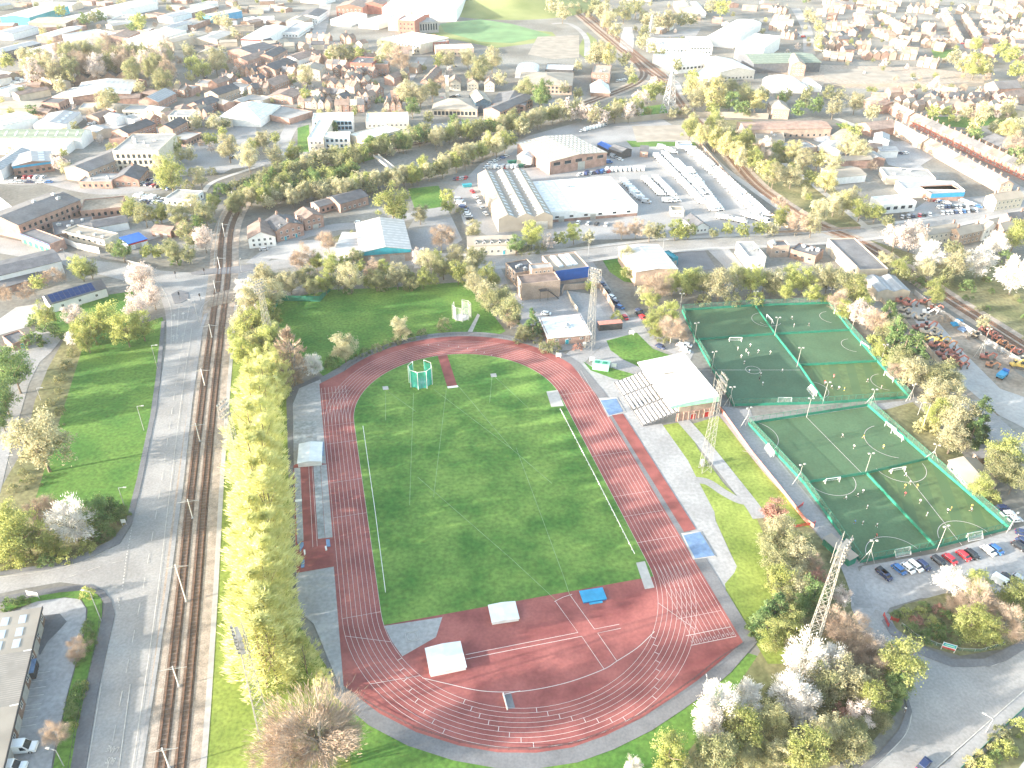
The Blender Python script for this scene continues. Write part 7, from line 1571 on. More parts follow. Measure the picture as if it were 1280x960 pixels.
for i, t in enumerate(big[:NIND]):
    kind, x, y, H, place, wk = t; lm, words, name, cat, shape, wd = KIND[kind]
    cm, tm = proto(kind, lodof(t), i % 3)
    e = bpy.data.objects.new(name, None); e.empty_display_size = .5; col.objects.link(e); e['category'] = cat; e['group'] = cat+'s '+place
    e.location = (x, y, 0); e.rotation_euler.z = trg.uniform(0, 6.28); s = H/10; e.scale = (s*wk*trg.uniform(.92,1.1), s*wk*trg.uniform(.92,1.1), s)
    link('crown' if shape != 'dome' else 'foliage', cm, e); link('trunk' if shape != 'dome' else 'stem', tm, e)
    later(e, words, place, dist2px((x, y)))
import numpy as np
AV = []; AF = []; AM = []; off = 0; lmn = sorted({KIND[t[0]][0] for t in big[NIND:]})
for i, t in enumerate(big[NIND:]):
    kind, x, y, H, place, wk = t; cm, tm = proto(kind, 2, i % 3); s = H/10; a = trg.uniform(0, 6.28)
    n = len(cm.vertices); co = np.empty(n*3); cm.vertices.foreach_get('co', co); co = co.reshape(-1,3)*s; c_, s_ = math.cos(a), math.sin(a)
    co = np.column_stack((co[:,0]*c_-co[:,1]*s_+x, co[:,0]*s_+co[:,1]*c_+y, co[:,2])); AV.append(co); AF.append(np.arange(n).reshape(-1,4)+off); AM += [lmn.index(KIND[kind][0])]*(n//4); off += n
if AV:
    V = np.concatenate(AV); Fq = np.concatenate(AF); me = bpy.data.meshes.new('distant_trees'); me.from_pydata(V.tolist(), [], Fq.tolist())
    for l in lmn: me.materials.append(MATS['leaf_'+l])
    me.polygons.foreach_set('material_index', AM); me.update()
    tag(link('distant_trees', me), 'hazy mixed small trees scattered through the far streets and works of the town', 'trees', kind='stuff')
# ================================================================== vehicles
def hexa(mb, lo, hi, m=0):           # lo, hi: four corner points each, counter-clockwise
    i = len(mb.v); mb.v += [tuple(p) for p in lo] + [tuple(p) for p in hi]
    for f in ((0,1,5,4),(1,2,6,5),(2,3,7,6),(3,0,4,7),(4,5,6,7),(3,2,1,0)): mb.f.append(tuple(i+k for k in f)); mb.m.append(m)
def rect(x0, x1, w, z): return [(x0,-w,z),(x1,-w,z),(x1,w,z),(x0,w,z)]
def car_parts(L=4.3, W_=.88, est=0):
    b = MB(); h = L/2
    hexa(b, rect(-h+.05,h-.05,W_-.06,.22), rect(-h,h,W_,.55)); hexa(b, rect(-h,h,W_,.551), rect(-h+.12,h-.18,W_-.06,.86))
    hexa(b, rect(-h+.75-est*.55,h-1.15,W_-.1,1.33), rect(-h+.85-est*.5,h-1.3,W_-.2,1.44))
    g = MB(); hexa(g, rect(-h+.3,h-.75,W_-.1,.865), rect(-h+.74-est*.5,h-1.16,W_-.16,1.329))
    p = MB()
    for x in (-h+1.2, 0.05, h-1.3):
        for s in (-1, 1): p.bar((x,s*(W_-.09),.86),(x+.03,s*(W_-.15),1.34),.07,.09)
    wh = MB(); wh.tube((0,-.11,0),(0,.11,0),.32,10,0); wh.tube((0,-.125,0),(0,.125,0),.19,8,1)
    lt = MB(); lt.box(-.04,-.2,-.07,.04,.2,.07)
    return dict(body=b, window_glass=g, pillar=p), wh, lt, h, W_
def paint(o, m):
    if o.data and o.material_slots: o.material_slots[0].link = 'OBJECT'; o.material_slots[0].material = MATS[m]
CARS = {}
def car_proto(kind):
    if kind in CARS: return CARS[kind]
    if kind in ('car','estate'):
        ps, wh, lt, h, w = car_parts(4.25 if kind == 'car' else 4.5, .88, 0 if kind == 'car' else 1)
        CARS[kind] = dict(body=ps['body'].mesh('car_body','paint_white'), glass=ps['window_glass'].mesh('window_glass','glass'), pillar=ps['pillar'].mesh('pillar','paint_white'), wheel=wh.mesh('wheel',['tyre','metal']), lamp=lt.mesh('headlight','skylight'), tail=lt.mesh('tail_light','red_paint'), h=h, w=w)
    else:
        L, w, H = (5.4,1.0,2.35); h = L/2; b = MB()
        hexa(b, rect(-h,h,w,.35), rect(-h,h-.05,w,.95)); hexa(b, rect(-h,h-1.0,w,.951), rect(-h+.08,h-1.75,w-.1,H)); hexa(b, rect(h-1.02,h-.06,w-.02,.951), rect(h-1.02,h-.5,w-.08,1.12))
        g = MB(); g.face([(h-.98,-w+.12,1.15),(h-.98,w-.12,1.15),(h-1.68,w-.2,2.15),(h-1.68,-w+.2,2.15)])
        for s in (-1, 1): g.face([(h-2.3,s*(w+.005),1.15),(h-1.25,s*(w+.005),1.15),(h-1.75,s*(w-.06),2.0),(h-2.3,s*(w-.06),2.0)][::s])
        wh = MB(); wh.tube((0,-.13,0),(0,.13,0),.36,10,0); wh.tube((0,-.145,0),(0,.145,0),.2,8,1); lt = MB(); lt.box(-.04,-.2,-.1,.04,.2,.1)
        i0 = len(g.v)
        for k in range(len(g.v)): x, y, z = g.v[k]; g.v[k] = (x+.05, y*1.012, z)
        CARS[kind] = dict(body=b.mesh('van_body','paint_white'), glass=g.mesh('window_glass','glass'), pillar=None, wheel=wh.mesh('wheel',['tyre','metal']), lamp=lt.mesh('headlight','skylight'), tail=lt.mesh('tail_light','red_paint'), h=h, w=w)
    pr = CARS[kind]                  # one mesh for those seen from far off
    mb = MB()
    def add(me, mi, off=(0,0,0)):
        i = len(mb.v); mb.v += [(v.co.x+off[0],v.co.y+off[1],v.co.z+off[2]) for v in me.vertices]
        for p in me.polygons: mb.f.append(tuple(i+k for k in p.vertices)); mb.m.append(mi)
    add(pr['body'],0); add(pr['glass'],1)
    for x in (-pr['h']+.8, pr['h']-.85):
        for s in (-1,1): add(pr['wheel'],2,(x,s*(pr['w']-.1),.33))
    pr['far'] = mb.mesh(kind,['paint_white','glass','tyre']); return pr
def vehicle(kind, px, py, ang, color, desc, place=None, world=None, near=None, group=None):
    q = world if world is not None else P(px, py); pr = car_proto(kind); nm = 'parked_car' if kind != 'van' else 'parked_van'; cat = 'car' if kind != 'van' else 'van'
    near = SC(q) > 2.6 if near is None else near
    if near:
        e = empty(nm, '', cat, (q.x,q.y,.12), ang, group)
        paint(link('body', pr['body'], e), 'paint_'+color); link('window_glass', pr['glass'], e)
        if pr['pillar']: paint(link('window_pillar', pr['pillar'], e), 'paint_'+color)
        for x in (-pr['h']+.8, pr['h']-.85):
            for s in (-1,1): link('wheel', pr['wheel'], e, (x,s*(pr['w']-.1),.33))
        for s in (-1,1): link('headlight', pr['lamp'], e, (pr['h']-.06,s*(pr['w']-.28),.68)); link('tail_light', pr['tail'], e, (-pr['h']+.04,s*(pr['w']-.26),.7))
    else:
        e = link(nm, pr['far'], None, (q.x,q.y,.1), ang); paint(e, 'paint_'+color); e['category'] = cat
        if group: e['group'] = group
    if place: later(e, desc, place, dist2px(q))
    else: e['label'] = desc
    return e
Z(1080,620,6.4)
for x, y, c, k in [(152,632,'black','estate'),(275,600,'blue','car'),(345,590,'white','car'),(405,574,'white','estate'),(470,565,'navy','car'),(597,538,'black','estate'),(683,518,'red','car'),(792,490,'red','car'),(858,478,'black','car'),(990,450,'white','car'),(1052,440,'blue','car')]:
    vehicle(k, x, y, R(-62), c, f'{c} {"estate car" if k=="estate" else "car"}', 'in the parking row facing the lower pitches', group='cars parked along the pitch fence')
for x, y, a, c, d in [(1098,108,8,'navy','dark blue car nearest the grass at the right pitch corner'),(1147,155,8,'white','white car below the dark blue one at the right pitch corner'),(1203,204,8,'silver','silver car beside the lamp stand at the right pitch corner'),(1237,415,-60,'black','black car at the right end of the car park'),(1274,380,-60,'navy','navy car cut by the right edge of the car park'),(1268,308,-20,'navy','dark blue car at the right edge above the black one'),(1238,678,-55,'silver','silver blue car parked behind the island trees'),(1148,672,-55,'black','black car squeezed beside the white van behind the island trees'),(765,762,10,'navy','dark car half hidden under the white blossom island tree')]:
    vehicle('car', x, y, R(a), c, d, group='cars in the car park')
vehicle('van', 1098, 712, R(-52), 'white', 'white van parked behind the island trees', near=True)
Z(0,720,4); vehicle('van', 105, 872, R(8), 'white', 'white van parked by the brick unit at the bottom left', near=True).scale = (1.3,1.15,1.15); vehicle('van', 50, 975, R(8), 'white', 'second white van cut by the bottom edge below the first', near=True).scale = (1.3,1.15,1.15)
Z(960,720,4); vehicle('car', 775, 952, R(40), 'navy', 'dark blue car driving at the bottom edge of the right road'); vehicle('car', 582, 4, R(-62), 'navy', 'navy car at the left end of the car park front'); vehicle('car', 672, -6, R(-62), 'blue', 'blue car nose out near the left end of the car park') if 0 else None
Z(620,300,8)
for x, y, c, a in [(1057,450,'navy',-48),(1105,517,'black',-48),(1157,584,'white',-48),(1199,636,'navy',-48),(1238,684,'blue',-48)]: vehicle('car', x, y, R(a), c, c+' car', 'along the white court wall on the club road', group='cars on the club road')
vehicle('car', 500, 748, R(-10), 'white', 'white car alone in the club yard by the pavilion')
Z(700,390,8)
for x, y, c, a, d in [(648,66,'red',-70,'red and dark car at the end of the court shrub'),(790,32,'black',-60,'black car under the club road trees'),(795,2,'navy',-60,'navy car farthest under the club road trees'),(826,66,'red',-60,'red car nearest under the club road trees'),(1003,360,'navy',-40,'dark silver car on the lane beside the rounded lawn'),(1215,345,'white',-25,'white car behind the grandstand roof'),(1250,398,'white',-25,'white car tight against the grandstand roof'),(1268,345,'silver',-25,'silver car by the upper pitch fence corner')]: vehicle('car', x, y, R(a), c, d)
Z(320,240,4)
for x, y, c, a, d in [(40,292,'silver',20,'silver car parked by the white gabled house'),(512,158,'white',0,'white car on the road above the teal fronted shed'),(828,300,'white',80,'white car in the dark yard beside the teal fronted shed')]: vehicle('car', x, y, R(a), c, d)
lot_rg = random.Random(5)
COLS = ['white','silver','black','navy','white','grey','red','blue','silver','white']
def lot(place, x1, y1, x2, y2, n, ang, kinds=('car',), cols=COLS, words=None):
    for i in range(n):
        k = lot_rg.choice(kinds); c = lot_rg.choice(cols); t = (i+.5+lot_rg.uniform(-.12,.12))/n
        jx = lot_rg.gauss(0, 2.2 if n > 9 else .5)
        if n > 12 and lot_rg.random() < .1: continue
        vehicle(k, x1+(x2-x1)*t+jx, y1+(y2-y1)*t, R(ang+lot_rg.uniform(-4,4)), c, c+' '+('van' if k == 'van' else 'car'), place, group='vehicles '+place)
VW = ['white']*12+['silver']
def rowlot(place, x1, y1, x2, y2, ang, sp):
    L = (P(x2,y2)-P(x1,y1)).length; lot(place, x1, y1, x2, y2, max(2, int(L/sp)), ang, ('van',), VW)
Z(720,160,8)
V = ('van',)
rowlot('in the van row beside the flat white shed', 470,530,660,720,-6,2.9); rowlot('in the first diagonal van row of the depot', 690,515,860,680,-6,2.7); rowlot('in the second diagonal van row of the depot', 800,505,965,680,-6,2.7)
lot('in front of the depot yard office', 880,742,1030,735,3,-5,V,VW); lot('in the upper line beside the tan court', 830,190,990,260,5,-15,V,VW)
rowlot('in the third diagonal van row of the depot', 800,280,1290,780,-6,3); rowlot('in the fourth diagonal van row of the depot', 880,260,1330,720,-6,3); rowlot('in the fifth diagonal van row of the depot', 960,300,1200,540,-6,3)
lot('beside the depot warehouse wall', 130,385,340,350,5,10,('car','van')); lot('in the front line of the depot warehouse', 290,430,700,420,9,70,('van',),VW); lot('behind the flat white shed', 20,475,350,440,9,60,('car','van')); lot('at the corner of the loading shed', 360,290,460,330,3,-45,('car','van'))
Z(860,160,8)
rowlot('in the wall side van row of the depot', 50,210,800,890,-8,3.2); rowlot('in the second wall side van row', 5,230,710,890,-8,3.4); rowlot('in the near left van block', 10,420,330,850,-6,3.2); rowlot('in the near middle van block', 110,540,260,840,-6,3)
lot('in the nearest depot van line', 300,900,560,950,6,-20,V,VW); lot('at the near right end of the depot', 560,880,800,950,7,-60,V,VW)
for i in range(90):              # odd parked cars about the yards and streets of the town
    Z(); px, py = lot_rg.choice([(lot_rg.uniform(0,330), lot_rg.uniform(40,230)), (lot_rg.uniform(330,640), lot_rg.uniform(20,140)), (lot_rg.uniform(800,1280), lot_rg.uniform(10,190))]); q = P(px, py)
    if any((Vector((b_[0].x,b_[0].y))-Vector((q.x,q.y))).length < max(b_[2],b_[3])*1.05 for b_ in BFOOT): continue
    c = lot_rg.choice(COLS); vehicle('car', px, py, R(lot_rg.choice([0,90,60])+lot_rg.uniform(-10,10)), c, 'small '+c+' car', 'parked loose in the '+('left town' if px < 330 else 'middle town' if px < 640 else 'right town'), world=q, near=False, group='cars about the town')
Z(560,160,8)
lot('along the left side of the ridged shed', 60,520,190,505,5,75); lot('beside the hedge of the ridged shed yard', 90,700,230,930,9,0,('car','van'),['white','white','silver','navy','black']); lot('down the wall of the ridged shed', 230,620,390,890,5,-60); lot('at the back of the ridged shed', 360,400,700,400,10,60,('car','van'),['white','white','silver','black','red']); lot('by the belt above the ridged shed', 400,370,600,280,5,40)
Z(640,240,4)
lot('on the apron of the flat white shed', 300,155,500,170,4,70); lot('beside the flat white shed corner', 600,5,680,60,4,-20,V,VW)
Z(0,240,4); lot('in the rear van lot above the tram bend', 680,20,860,50,10,70,('van','car'),['white','white','silver']); lot('in the second line of the van lot', 700,50,840,60,7,70,('car',),['white','silver','navy'])
Z(0,0,4); lot('in front of the blue fascia unit', 80,890,230,890,5,75); lot('on the street below the blue fascia unit', 30,915,270,915,5,5); lot('in the lot behind the grey shed', 480,600,620,560,7,60,('car','van')); lot('in the second line behind the grey shed', 440,625,600,600,8,60,('van','car'),['white','white','silver']); lot('below the white office block', 700,920,860,950,6,60,('car',)); lot('at the crossroads car park', 740,900,830,930,5,60); lot('along the woodland wall', 700,520,830,500,5,30); lot('in the far left lorry park', 0,370,180,430,14,10,('van',),['white','silver','red']) ; lot('in the scrap row', 10,400,160,440,10,40,('van',),['white','blue','silver'])
Z(320,0,4); lot('behind the brown office', 920,500,1020,480,5,40); lot('on the hill road', 250,180,330,90,4,60); lot('on the estate road', 620,380,740,380,4,30); lot('at the village square', 100,440,190,440,4,20)
Z(640,0,4); lot('at the brick flats', 520,410,570,400,4,60); lot('below the gabled works', 1060,395,1200,385,5,10); lot('beside the depot road hedge', 340,660,480,625,9,70,('van','car'),['white','silver','white'])
Z(960,0,4); lot('in the car park by the terraces', 500,720,600,730,6,80,('car','van'),['white','silver','white']); lot('in the upper right street', 880,80,980,230,9,-65); lot('at the right works yard', 620,770,700,770,4,20); lot('in the upper right yard', 20,130,180,190,12,30,('van','car'),['white','white','red','blue'])
Z(960,240,4); lot('in front of the bridge road shop', 660,130,820,115,6,70); lot('in the back line of the showroom lot', 790,40,900,60,8,-10); lot('in the middle line of the showroom lot', 840,80,1000,75,9,75); lot('in the front line of the showroom lot', 860,110,1050,95,9,75); lot('at the kerb of the showroom lot', 940,35,1060,80,6,-40)

# ---- excavators in the machinery yard
def digger_mesh():
    d = {}
    u = MB()
    for s in (-1,1):
        u.prism([(-1.7,0),(1.7,0)],0,0) if 0 else None
        for a in range(1): hexa(u, rect(-1.5,1.5,.25,0), rect(-1.75,1.75,.25,.45)); 
        n = len(u.v); 
        for k in range(n-8, n): x,y,z = u.v[k]; u.v[k] = (x, y+s*.95, z)
        hexa(u, rect(-1.75,1.75,.25,.451), rect(-1.5,1.5,.25,.8)); n = len(u.v)
        for k in range(n-8, n): x,y,z = u.v[k]; u.v[k] = (x, y+s*.95, z)
    u.box(-.8,-.7,.3,.8,.7,.9); d['undercarriage'] = (u,'track_steel')
    b = MB(); hexa(b, rect(-1.8,1.1,1.1,.95), rect(-1.9,1.1,1.15,1.5)); hexa(b, rect(-1.9,-.3,1.1,1.501), rect(-1.7,-.4,1,2.0)); d['body'] = (b,'digger_red')
    c = MB(); hexa(c, [(-.3,.25,1.51),(1.05,.25,1.51),(1.05,1.1,1.51),(-.3,1.1,1.51)], [(-.2,.3,2.75),(.75,.3,2.75),(.75,1.05,2.75),(-.2,1.05,2.75)],0); c.box(-.25,.28,2.751,.8,1.07,2.85,1); d['cab'] = (c,['glass','digger_red'])
    m = MB(); m.bar((.9,-.3,1.5),(2.6,-.3,3.5),.45,.5); m.bar((2.5,-.3,3.45),(4.3,-.3,2.6),.4,.42); d['boom'] = (m,'digger_red')
    a = MB(); a.bar((4.2,-.3,2.9),(3.7,-.3,.9),.32,.38); a.bar((3,-.3,3.4),(4.1,-.3,3.1),.16,.16); d['dipper_arm'] = (a,'digger_red')
    k = MB(); k.prism([(-.35,-.5),(.35,-.5),(.35,.5),(-.35,.5)],0,.1); hexa(k, [(-.3,-.5,0),(.5,-.5,0),(.5,.5,0),(-.3,.5,0)], [(-.45,-.5,.75),(.2,-.5,.9),(.2,.5,.9),(-.45,.5,.75)]); d['bucket'] = (k,'track_steel')
    return {n: m_.mesh(n, mm) for n, (m_, mm) in d.items()}
DM = digger_mesh()
DC = dict(r='digger_red', o='orange', y='yellow', t='beige', w='white_paint')
DW = dict(r='red excavator', o='orange excavator', y='yellow excavator', t='faded tan excavator', w='white excavator')
def digger(x, y, c, place, a=None):
    q = P(x, y); e = empty('excavator', '', 'excavator', (q.x,q.y,.1), R(lot_rg.uniform(-40,10) if a is None else a), 'excavators in the machinery yard')
    s = lot_rg.uniform(.8,1.1); e.scale = (s,s,s)
    for n, me in DM.items():
        o = link(n, me, e, (3.75,-.3,.15) if n == 'bucket' else None)
        if n in ('body','boom','dipper_arm'): paint(o, DC[c])
        if n == 'cab': o.material_slots[1].link = 'OBJECT'; o.material_slots[1].material = MATS[DC[c]]
    later(e, DW[c], place, dist2px(q))
Z(1120,340,8)
for x,y,c in [(30,310,'r'),(110,345,'r'),(270,320,'r'),(370,380,'r'),(60,395,'t'),(100,460,'t'),(240,480,'t'),(300,425,'w')]: digger(x,y,c,'at the far end of the machinery yard')
for x,y,c in [(190,580,'r'),(290,570,'r'),(280,620,'t'),(370,640,'t'),(290,690,'y'),(430,700,'y'),(370,760,'r'),(480,755,'o'),(440,840,'r'),(560,820,'r'),(500,890,'r'),(580,890,'r'),(540,940,'r'),(620,945,'r')]: digger(x,y,c,'in the row beside the yard wall trees')
for x,y,c in [(790,650,'t'),(880,610,'r'),(960,650,'r'),(1010,690,'r'),(1060,740,'o'),(1140,780,'o'),(1205,830,'r')]: digger(x,y,c,'along the railway side of the yard',-150)
for x,y,c in [(880,870,'r'),(930,950,'o'),(1180,950,'y'),(1235,910,'t'),(1240,960,'y')]: digger(x,y,c,'at the near end of the machinery yard')
bk = DM['bucket']
for x,y in [(900,715),(930,735),(965,745),(1000,765),(1030,790),(1060,815),(1095,830),(1130,855),(1160,870)]:
    q = P(x,y); o = link('digger_bucket', bk, None, (q.x,q.y,.1), R(lot_rg.uniform(0,90))); o['category'] = 'bucket'; o['group'] = 'loose digger buckets'; paint(o,'metal'); o.scale = (1.5,1.5,1.5); later(o,'loose grey digger bucket','in the row before the orange excavators',dist2px(q))
for i,(x,y,d) in enumerate([(590,490,'bright blue tarpaulin on the rubble by the yard wall'),(615,525,'smaller blue tarpaulin below the bright one on the rubble'),(675,572,'pale blue tarpaulin flat on the yard dirt')]):
    q = P(x,y); mb = MB(); mb.prism([(-3,-1.4),(2.6,-1.7),(3.1,1.3),(-2.4,1.6)],0,.5); mb.prism([(-1.6,-.8),(1.4,-.9),(1.5,.7),(-1.2,.9)],.5,.95); o = mb.build('tarpaulin',['mat_blue' if i < 2 else 'pit_blue']); o.location = (q.x,q.y,.1); o.rotation_euler.z = R(-20+30*i); tag(o,d,'tarpaulin')
def rubble(px, py, rx, ry, h, label, m='dirt', n=60):
    q = P(px,py); mb = MB(); r_ = random.Random(int(px)); bm = bmesh.new(); bmesh.ops.create_grid(bm, x_segments=16, y_segments=12, size=1)
    for v in bm.verts:
        rr = min(1, math.hypot(v.co.x, v.co.y)); v.co = Vector((v.co.x*rx, v.co.y*ry, -.2+h*(1-rr)**.8*(1+.5*noise.noise(Vector((v.co.x*4+px, v.co.y*4, 2))))))
    me = bpy.data.meshes.new('rubble'); bm.to_mesh(me); bm.free(); me.materials.append(MATS[m]); o = link('rubble_heap', me, None, (q.x,q.y,0)); tag(o, label, 'heap')
rubble(460,470,7,4,2.2,'heap of brown rubble at the far end of the machinery yard'); rubble(1190,880,8,5,1.5,'heap of scrap timber at the near end of the machinery yard','ballast')
Z(0,0,4); rubble(260,410,20,14,5,'tan rubble mound beside the long woodland sheds'); rubble(110,450,16,10,4,'pale rubble mound left of the brick depot','tan_roof')
Z(960,0,4); rubble(300,700,10,8,2.5,'scrap metal heap beside the cream works','metal'); rubble(300,760,10,6,2,'rusty red scrap heap below the works yard','rust')
# blue lorry
Z(1180,380,9.6); q = P(690,880); e = empty('lorry','bright blue lorry at the near end of the machinery yard','lorry',(q.x,q.y,.1),R(40))
mb = MB(); hexa(mb, rect(1.2,2.6,1.1,.7), rect(1.2,2.5,1.05,2.7)); mb.build('cab','blue_panel',e); mb = MB(); hexa(mb, rect(-2.8,1.1,1.2,.9), rect(-2.9,1.1,1.25,2.2)); mb.build('tipper_body','mat_blue',e)
mb = MB(); mb.box(2.45,-.9,1.7,2.62,.9,2.5); mb.build('windscreen','glass',e); mb = MB(); mb.box(-2.8,-.5,.5,2.5,.5,.85); mb.build('chassis','dark_metal',e)
wm = MB(); wm.tube((0,-.18,0),(0,.18,0),.5,10); wm = wm.mesh('wheel','tyre')
for x in (-2,-.9,1.9):
    for s in (-1,1): link('wheel',wm,e,(x,s*.95,.5))
# white boats of tarpaulin, bus and lorries of the depot are vans above; coloured tanks by the warehouse
Z(560,160,8)
for x,y,m,d in [(740,390,'green_panel','green skip at the corner of the depot warehouse'),(800,395,'dark_metal','black skip at the corner of the depot warehouse'),(640,355,'green_panel','green skip behind the annex of the warehouse'),(1010,265,'yellow','yellow skip among the vans') if 0 else (190,590,'teal','teal skip in the ridged shed yard')]:
    q = P(x,y); mb = MB(); hexa(mb, rect(-2.2,2.2,1,.1), rect(-2.8,2.8,1.2,1.7)); e = mb.build('skip',m); e.location = (q.x,q.y,.1); e.rotation_euler.z = R(15); tag(e,d,'skip')

# ================================================================== people
def figure(pose):
    J = dict(pel=(0,0,.95), spine=(.02,0,1.2), chest=(.03,0,1.38), neck=(.04,0,1.5), head=(.07,0,1.62), crown=(.07,0,1.74))
    if pose == 'stand': L = dict(hl=(0,.1,.9), kl=(.03,.12,.5), al=(-.01,.13,.08), tl=(.16,.14,.04), hr=(0,-.1,.9), kr=(.02,-.12,.5), ar=(0,-.13,.08), tr=(.16,-.15,.04), sl=(.02,.2,1.41), el=(-.02,.27,1.12), wl=(.08,.28,.88), sr=(.02,-.2,1.41), er=(-.02,-.27,1.12), wr=(.1,-.27,.9))
    elif pose == 'run': L = dict(hl=(0,.1,.92), kl=(.34,.11,.62), al=(.18,.11,.2), tl=(.33,.11,.12), hr=(0,-.1,.9), kr=(-.12,-.1,.5), ar=(-.48,-.1,.34), tr=(-.56,-.1,.2), sl=(.04,.2,1.41), el=(-.2,.27,1.2), wl=(-.05,.26,.98), sr=(.04,-.2,1.41), er=(.18,-.27,1.16), wr=(.42,-.2,1.3))
    else: L = dict(hl=(0,.1,.91), kl=(.2,.11,.5), al=(.3,.11,.1), tl=(.46,.11,.1), hr=(0,-.1,.91), kr=(-.05,-.11,.5), ar=(-.32,-.11,.14), tr=(-.2,-.11,.03), sl=(.03,.2,1.41), el=(-.1,.26,1.14), wl=(.02,.27,.92), sr=(.03,-.2,1.41), er=(.08,-.26,1.13), wr=(.3,-.24,1.02))
    J.update(L); names = list(J); ix = {n:i for i, n in enumerate(names)}
    E = [('pel','spine'),('spine','chest'),('chest','neck'),('neck','head'),('head','crown'),('pel','hl'),('hl','kl'),('kl','al'),('al','tl'),('pel','hr'),('hr','kr'),('kr','ar'),('ar','tr'),('chest','sl'),('sl','el'),('el','wl'),('chest','sr'),('sr','er'),('er','wr')]
    rad = dict(pel=(.15,.13),spine=(.14,.12),chest=(.16,.13),neck=(.062,.062),head=(.105,.1),crown=(.07,.07),hl=(.1,.1),hr=(.1,.1),kl=(.065,.065),kr=(.065,.065),al=(.042,.042),ar=(.042,.042),tl=(.04,.03),tr=(.04,.03),sl=(.075,.075),sr=(.075,.075),el=(.048,.048),er=(.048,.048),wl=(.034,.04),wr=(.034,.04))
    me = bpy.data.meshes.new('skeleton'); me.from_pydata([J[n] for n in names], [(ix[a],ix[b]) for a, b in E], []); o = bpy.data.objects.new('skeleton', me); col.objects.link(o)
    md = o.modifiers.new('s','SKIN')
    for n in names: me.skin_vertices[0].data[ix[n]].radius = rad[n]
    me.skin_vertices[0].data[0].use_root = True
    o.modifiers.new('d','SUBSURF').levels = 1
    bpy.context.view_layer.update(); out = bpy.data.meshes.new_from_object(o.evaluated_get(bpy.context.evaluated_depsgraph_get())); bpy.data.objects.remove(o); bpy.data.meshes.remove(me)
    out.name = 'person_body'; out.materials.clear()
    for m in ('cloth_white','cloth_black','skin'): out.materials.append(MATS[m])
    for p in out.polygons:
        c = p.center; arm = abs(c.y) > .23
        p.material_index = 2 if c.z > 1.5 or (arm and c.z < 1.2) or (c.z < .55 and not arm and c.z > .3) else (0 if c.z > .98 or c.z < .12 else (1 if c.z > .55 else (0 if c.z <= .3 else 2))); p.use_smooth = True
    return out
FIG = [figure('stand'), figure('run'), figure('walk')]
hb = bmesh.new(); bmesh.ops.create_uvsphere(hb, u_segments=10, v_segments=6, radius=.115)
for v in hb.verts:
    if v.co.z < -.02: v.co.x = min(v.co.x, -.02)
hme = bpy.data.meshes.new('hair'); hb.to_mesh(hme); hb.free(); hme.materials.append(MATS['hair'])
def person(x, y, shirt, place, verb, kind='player'):
    q = P(x, y); k = lot_rg.randrange(3) if kind == 'player' else 2
    o = link('person', FIG[k], None, (q.x,q.y,.11), R(lot_rg.uniform(0,360))); o['category'] = 'person'; o['group'] = 'people playing football'
    paint(o, 'cloth_'+shirt); h = link('hair', hme, o, (.055,0,1.68))
    if lot_rg.random() < .4: o.material_slots[1].link = 'OBJECT'; o.material_slots[1].material = MATS['cloth_'+lot_rg.choice(['white','blue','grey'])]
    later(o, f'{["standing","running","walking"][k]} player in {shirt}', place, dist2px(q))
Z(640,240,4)
for x,y,c in [(1128,792,'white'),(1190,777,'white'),(1170,802,'white'),(1180,818,'white'),(1230,806,'white'),(1145,832,'white'),(1160,862,'white'),(1185,905,'white'),(1243,920,'white'),(1235,945,'black'),(1252,968,'white')]: person(x,y,c,'on the dark upper left pitch','')
Z(840,440,8); person(1098,205,'white','on the dark upper left pitch',''); person(980,25,'white','on the dark upper left pitch','')
Z(960,240,4)
for x,y,c in [(118,638,'white'),(128,676,'white'),(202,672,'grey')]: person(x,y,c,'on the farthest right upper pitch','')
for x,y,c in [(327,930,'red'),(495,952,'white'),(282,962,'red'),(316,985,'white'),(352,990,'white'),(380,995,'yellow'),(565,985,'grey')]: person(x,y,c,'on the nearest right upper pitch','')
Z(1000,540,8)
for x,y,c in [(420,58,'white'),(632,66,'yellow'),(535,168,'white'),(830,165,'yellow')]: person(x,y,c,'on the large lower pitch','')
for x,y,c in [(452,678,'white'),(570,652,'white'),(625,615,'white'),(668,770,'white'),(545,922,'blue'),(622,930,'white'),(762,952,'white')]: person(x,y,c,'on the left lower pitch','')
for x,y,c in [(1052,445,'white'),(1095,525,'white'),(1045,562,'yellow'),(1167,562,'yellow'),(1045,642,'red'),(1195,715,'white'),(1265,842,'white')]: person(x,y,c,'on the right lower pitch','')
Z(960,480,4)
person(540,770,'red','on the left lower pitch','')
for x,y,c in [(895,645,'white'),(912,634,'yellow'),(1015,622,'yellow'),(1012,640,'grey'),(1025,772,'white')]: person(x,y,c,'on the right lower pitch','')
Z(960,720,4); q = P(680,680); o = link('person', FIG[2], None, (q.x,q.y,.21), R(50)); paint(o,'cloth_white'); link('hair',hme,o,(.055,0,1.68)); tag(o,'person in a white top walking on the pavement corner at the lower right','person')
Z()
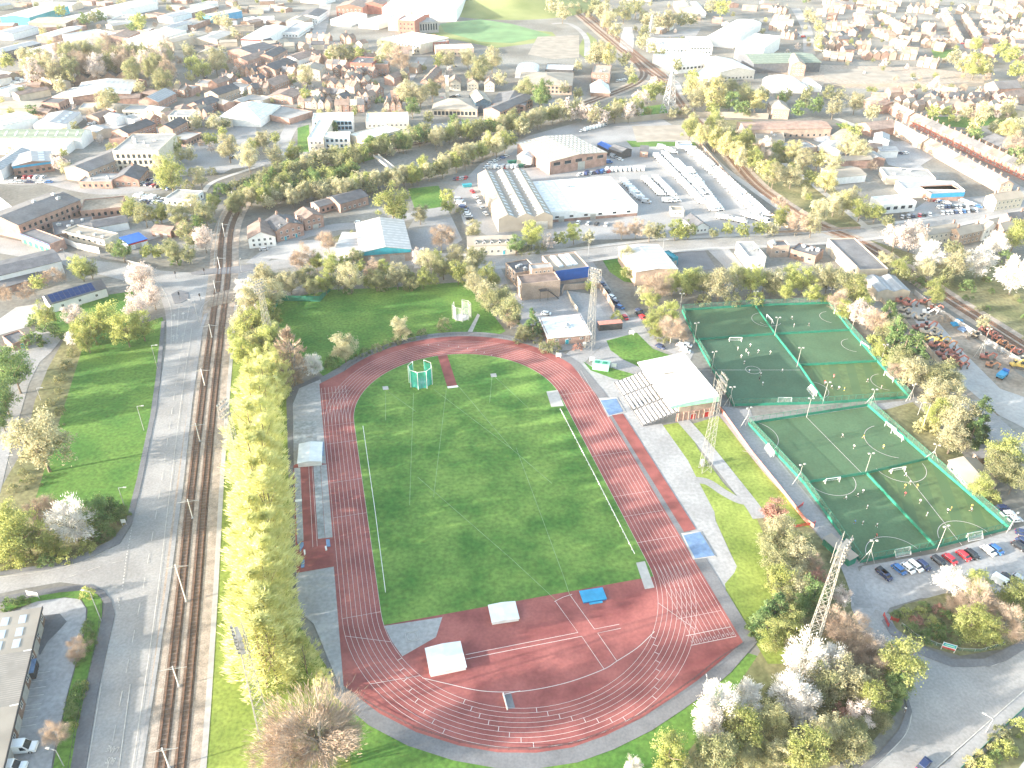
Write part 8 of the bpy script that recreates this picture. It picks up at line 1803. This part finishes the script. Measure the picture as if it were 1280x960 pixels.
# ================================================================== light, air, finish
finish_labels()
SUN_AZ, SUN_EL = 20.0, 11.5          # shadows run this many degrees left of +X; height of the sun
w = bpy.data.worlds.new('World'); scene.world = w; w.use_nodes = True
nt = w.node_tree; bg = nt.nodes['Background']; sk = nt.nodes.new('ShaderNodeTexSky'); sk.sky_type = 'NISHITA'; sk.sun_disc = False
d = Vector((math.cos(R(SUN_AZ))*math.cos(R(SUN_EL)), math.sin(R(SUN_AZ))*math.cos(R(SUN_EL)), -math.sin(R(SUN_EL))))   # travel of the light
sk.sun_elevation = R(SUN_EL); sk.sun_rotation = math.atan2(-d.x, -d.y)
sk.altitude = 100; sk.air_density = 1.0; sk.dust_density = 1.5; sk.ozone_density = 1.0
wm = nt.nodes.new('ShaderNodeMix'); wm.data_type = 'RGBA'; wm.blend_type = 'MULTIPLY'; wm.inputs['Factor'].default_value = 1; wm.inputs['B'].default_value = (1.08, 1.0, .88, 1); nt.links.new(sk.outputs['Color'], wm.inputs['A']); nt.links.new(wm.outputs['Result'], bg.inputs['Color']); bg.inputs['Strength'].default_value = .15
sl = bpy.data.lights.new('sun', 'SUN'); sl.energy = 3.0; sl.angle = R(.5); sl.color = (1.0, .93, .83)
so = bpy.data.objects.new('sun', sl); col.objects.link(so); so.rotation_euler = d.to_track_quat('-Z', 'Y').to_euler(); so.location = (-200, 0, 150)
HAZE = .00005
if HAZE:
    mb = MB(); mb.box(-2700,-700,-1.0,2700,3100,176); hz = MB(); hz = mb
    m = bpy.data.materials.new('haze'); m.use_nodes = True; N = m.node_tree.nodes; N.remove(N['Principled BSDF']); v = N.new('ShaderNodeVolumePrincipled')
    v.inputs['Color'].default_value = (.95,.96,.97,1); v.inputs['Density'].default_value = HAZE; v.inputs['Anisotropy'].default_value = .0
    m.node_tree.links.new(v.outputs[0], N['Material Output'].inputs['Volume']); MATS['haze'] = m
    o = mb.build('haze', 'haze'); tag(o, 'pale sunlit haze filling the air over the whole town', 'haze', kind='stuff')
vs = scene.view_settings; vs.view_transform = 'Standard'; vs.look = 'None'; vs.exposure = 2.7; vs.gamma = 1; vs.use_curve_mapping = False
scene.render.engine = 'CYCLES'; scene.cycles.max_bounces = 5; scene.cycles.diffuse_bounces = 3; scene.cycles.transparent_max_bounces = 12; scene.cycles.volume_bounces = 1
scene.render.resolution_x = 1024; scene.render.resolution_y = 768
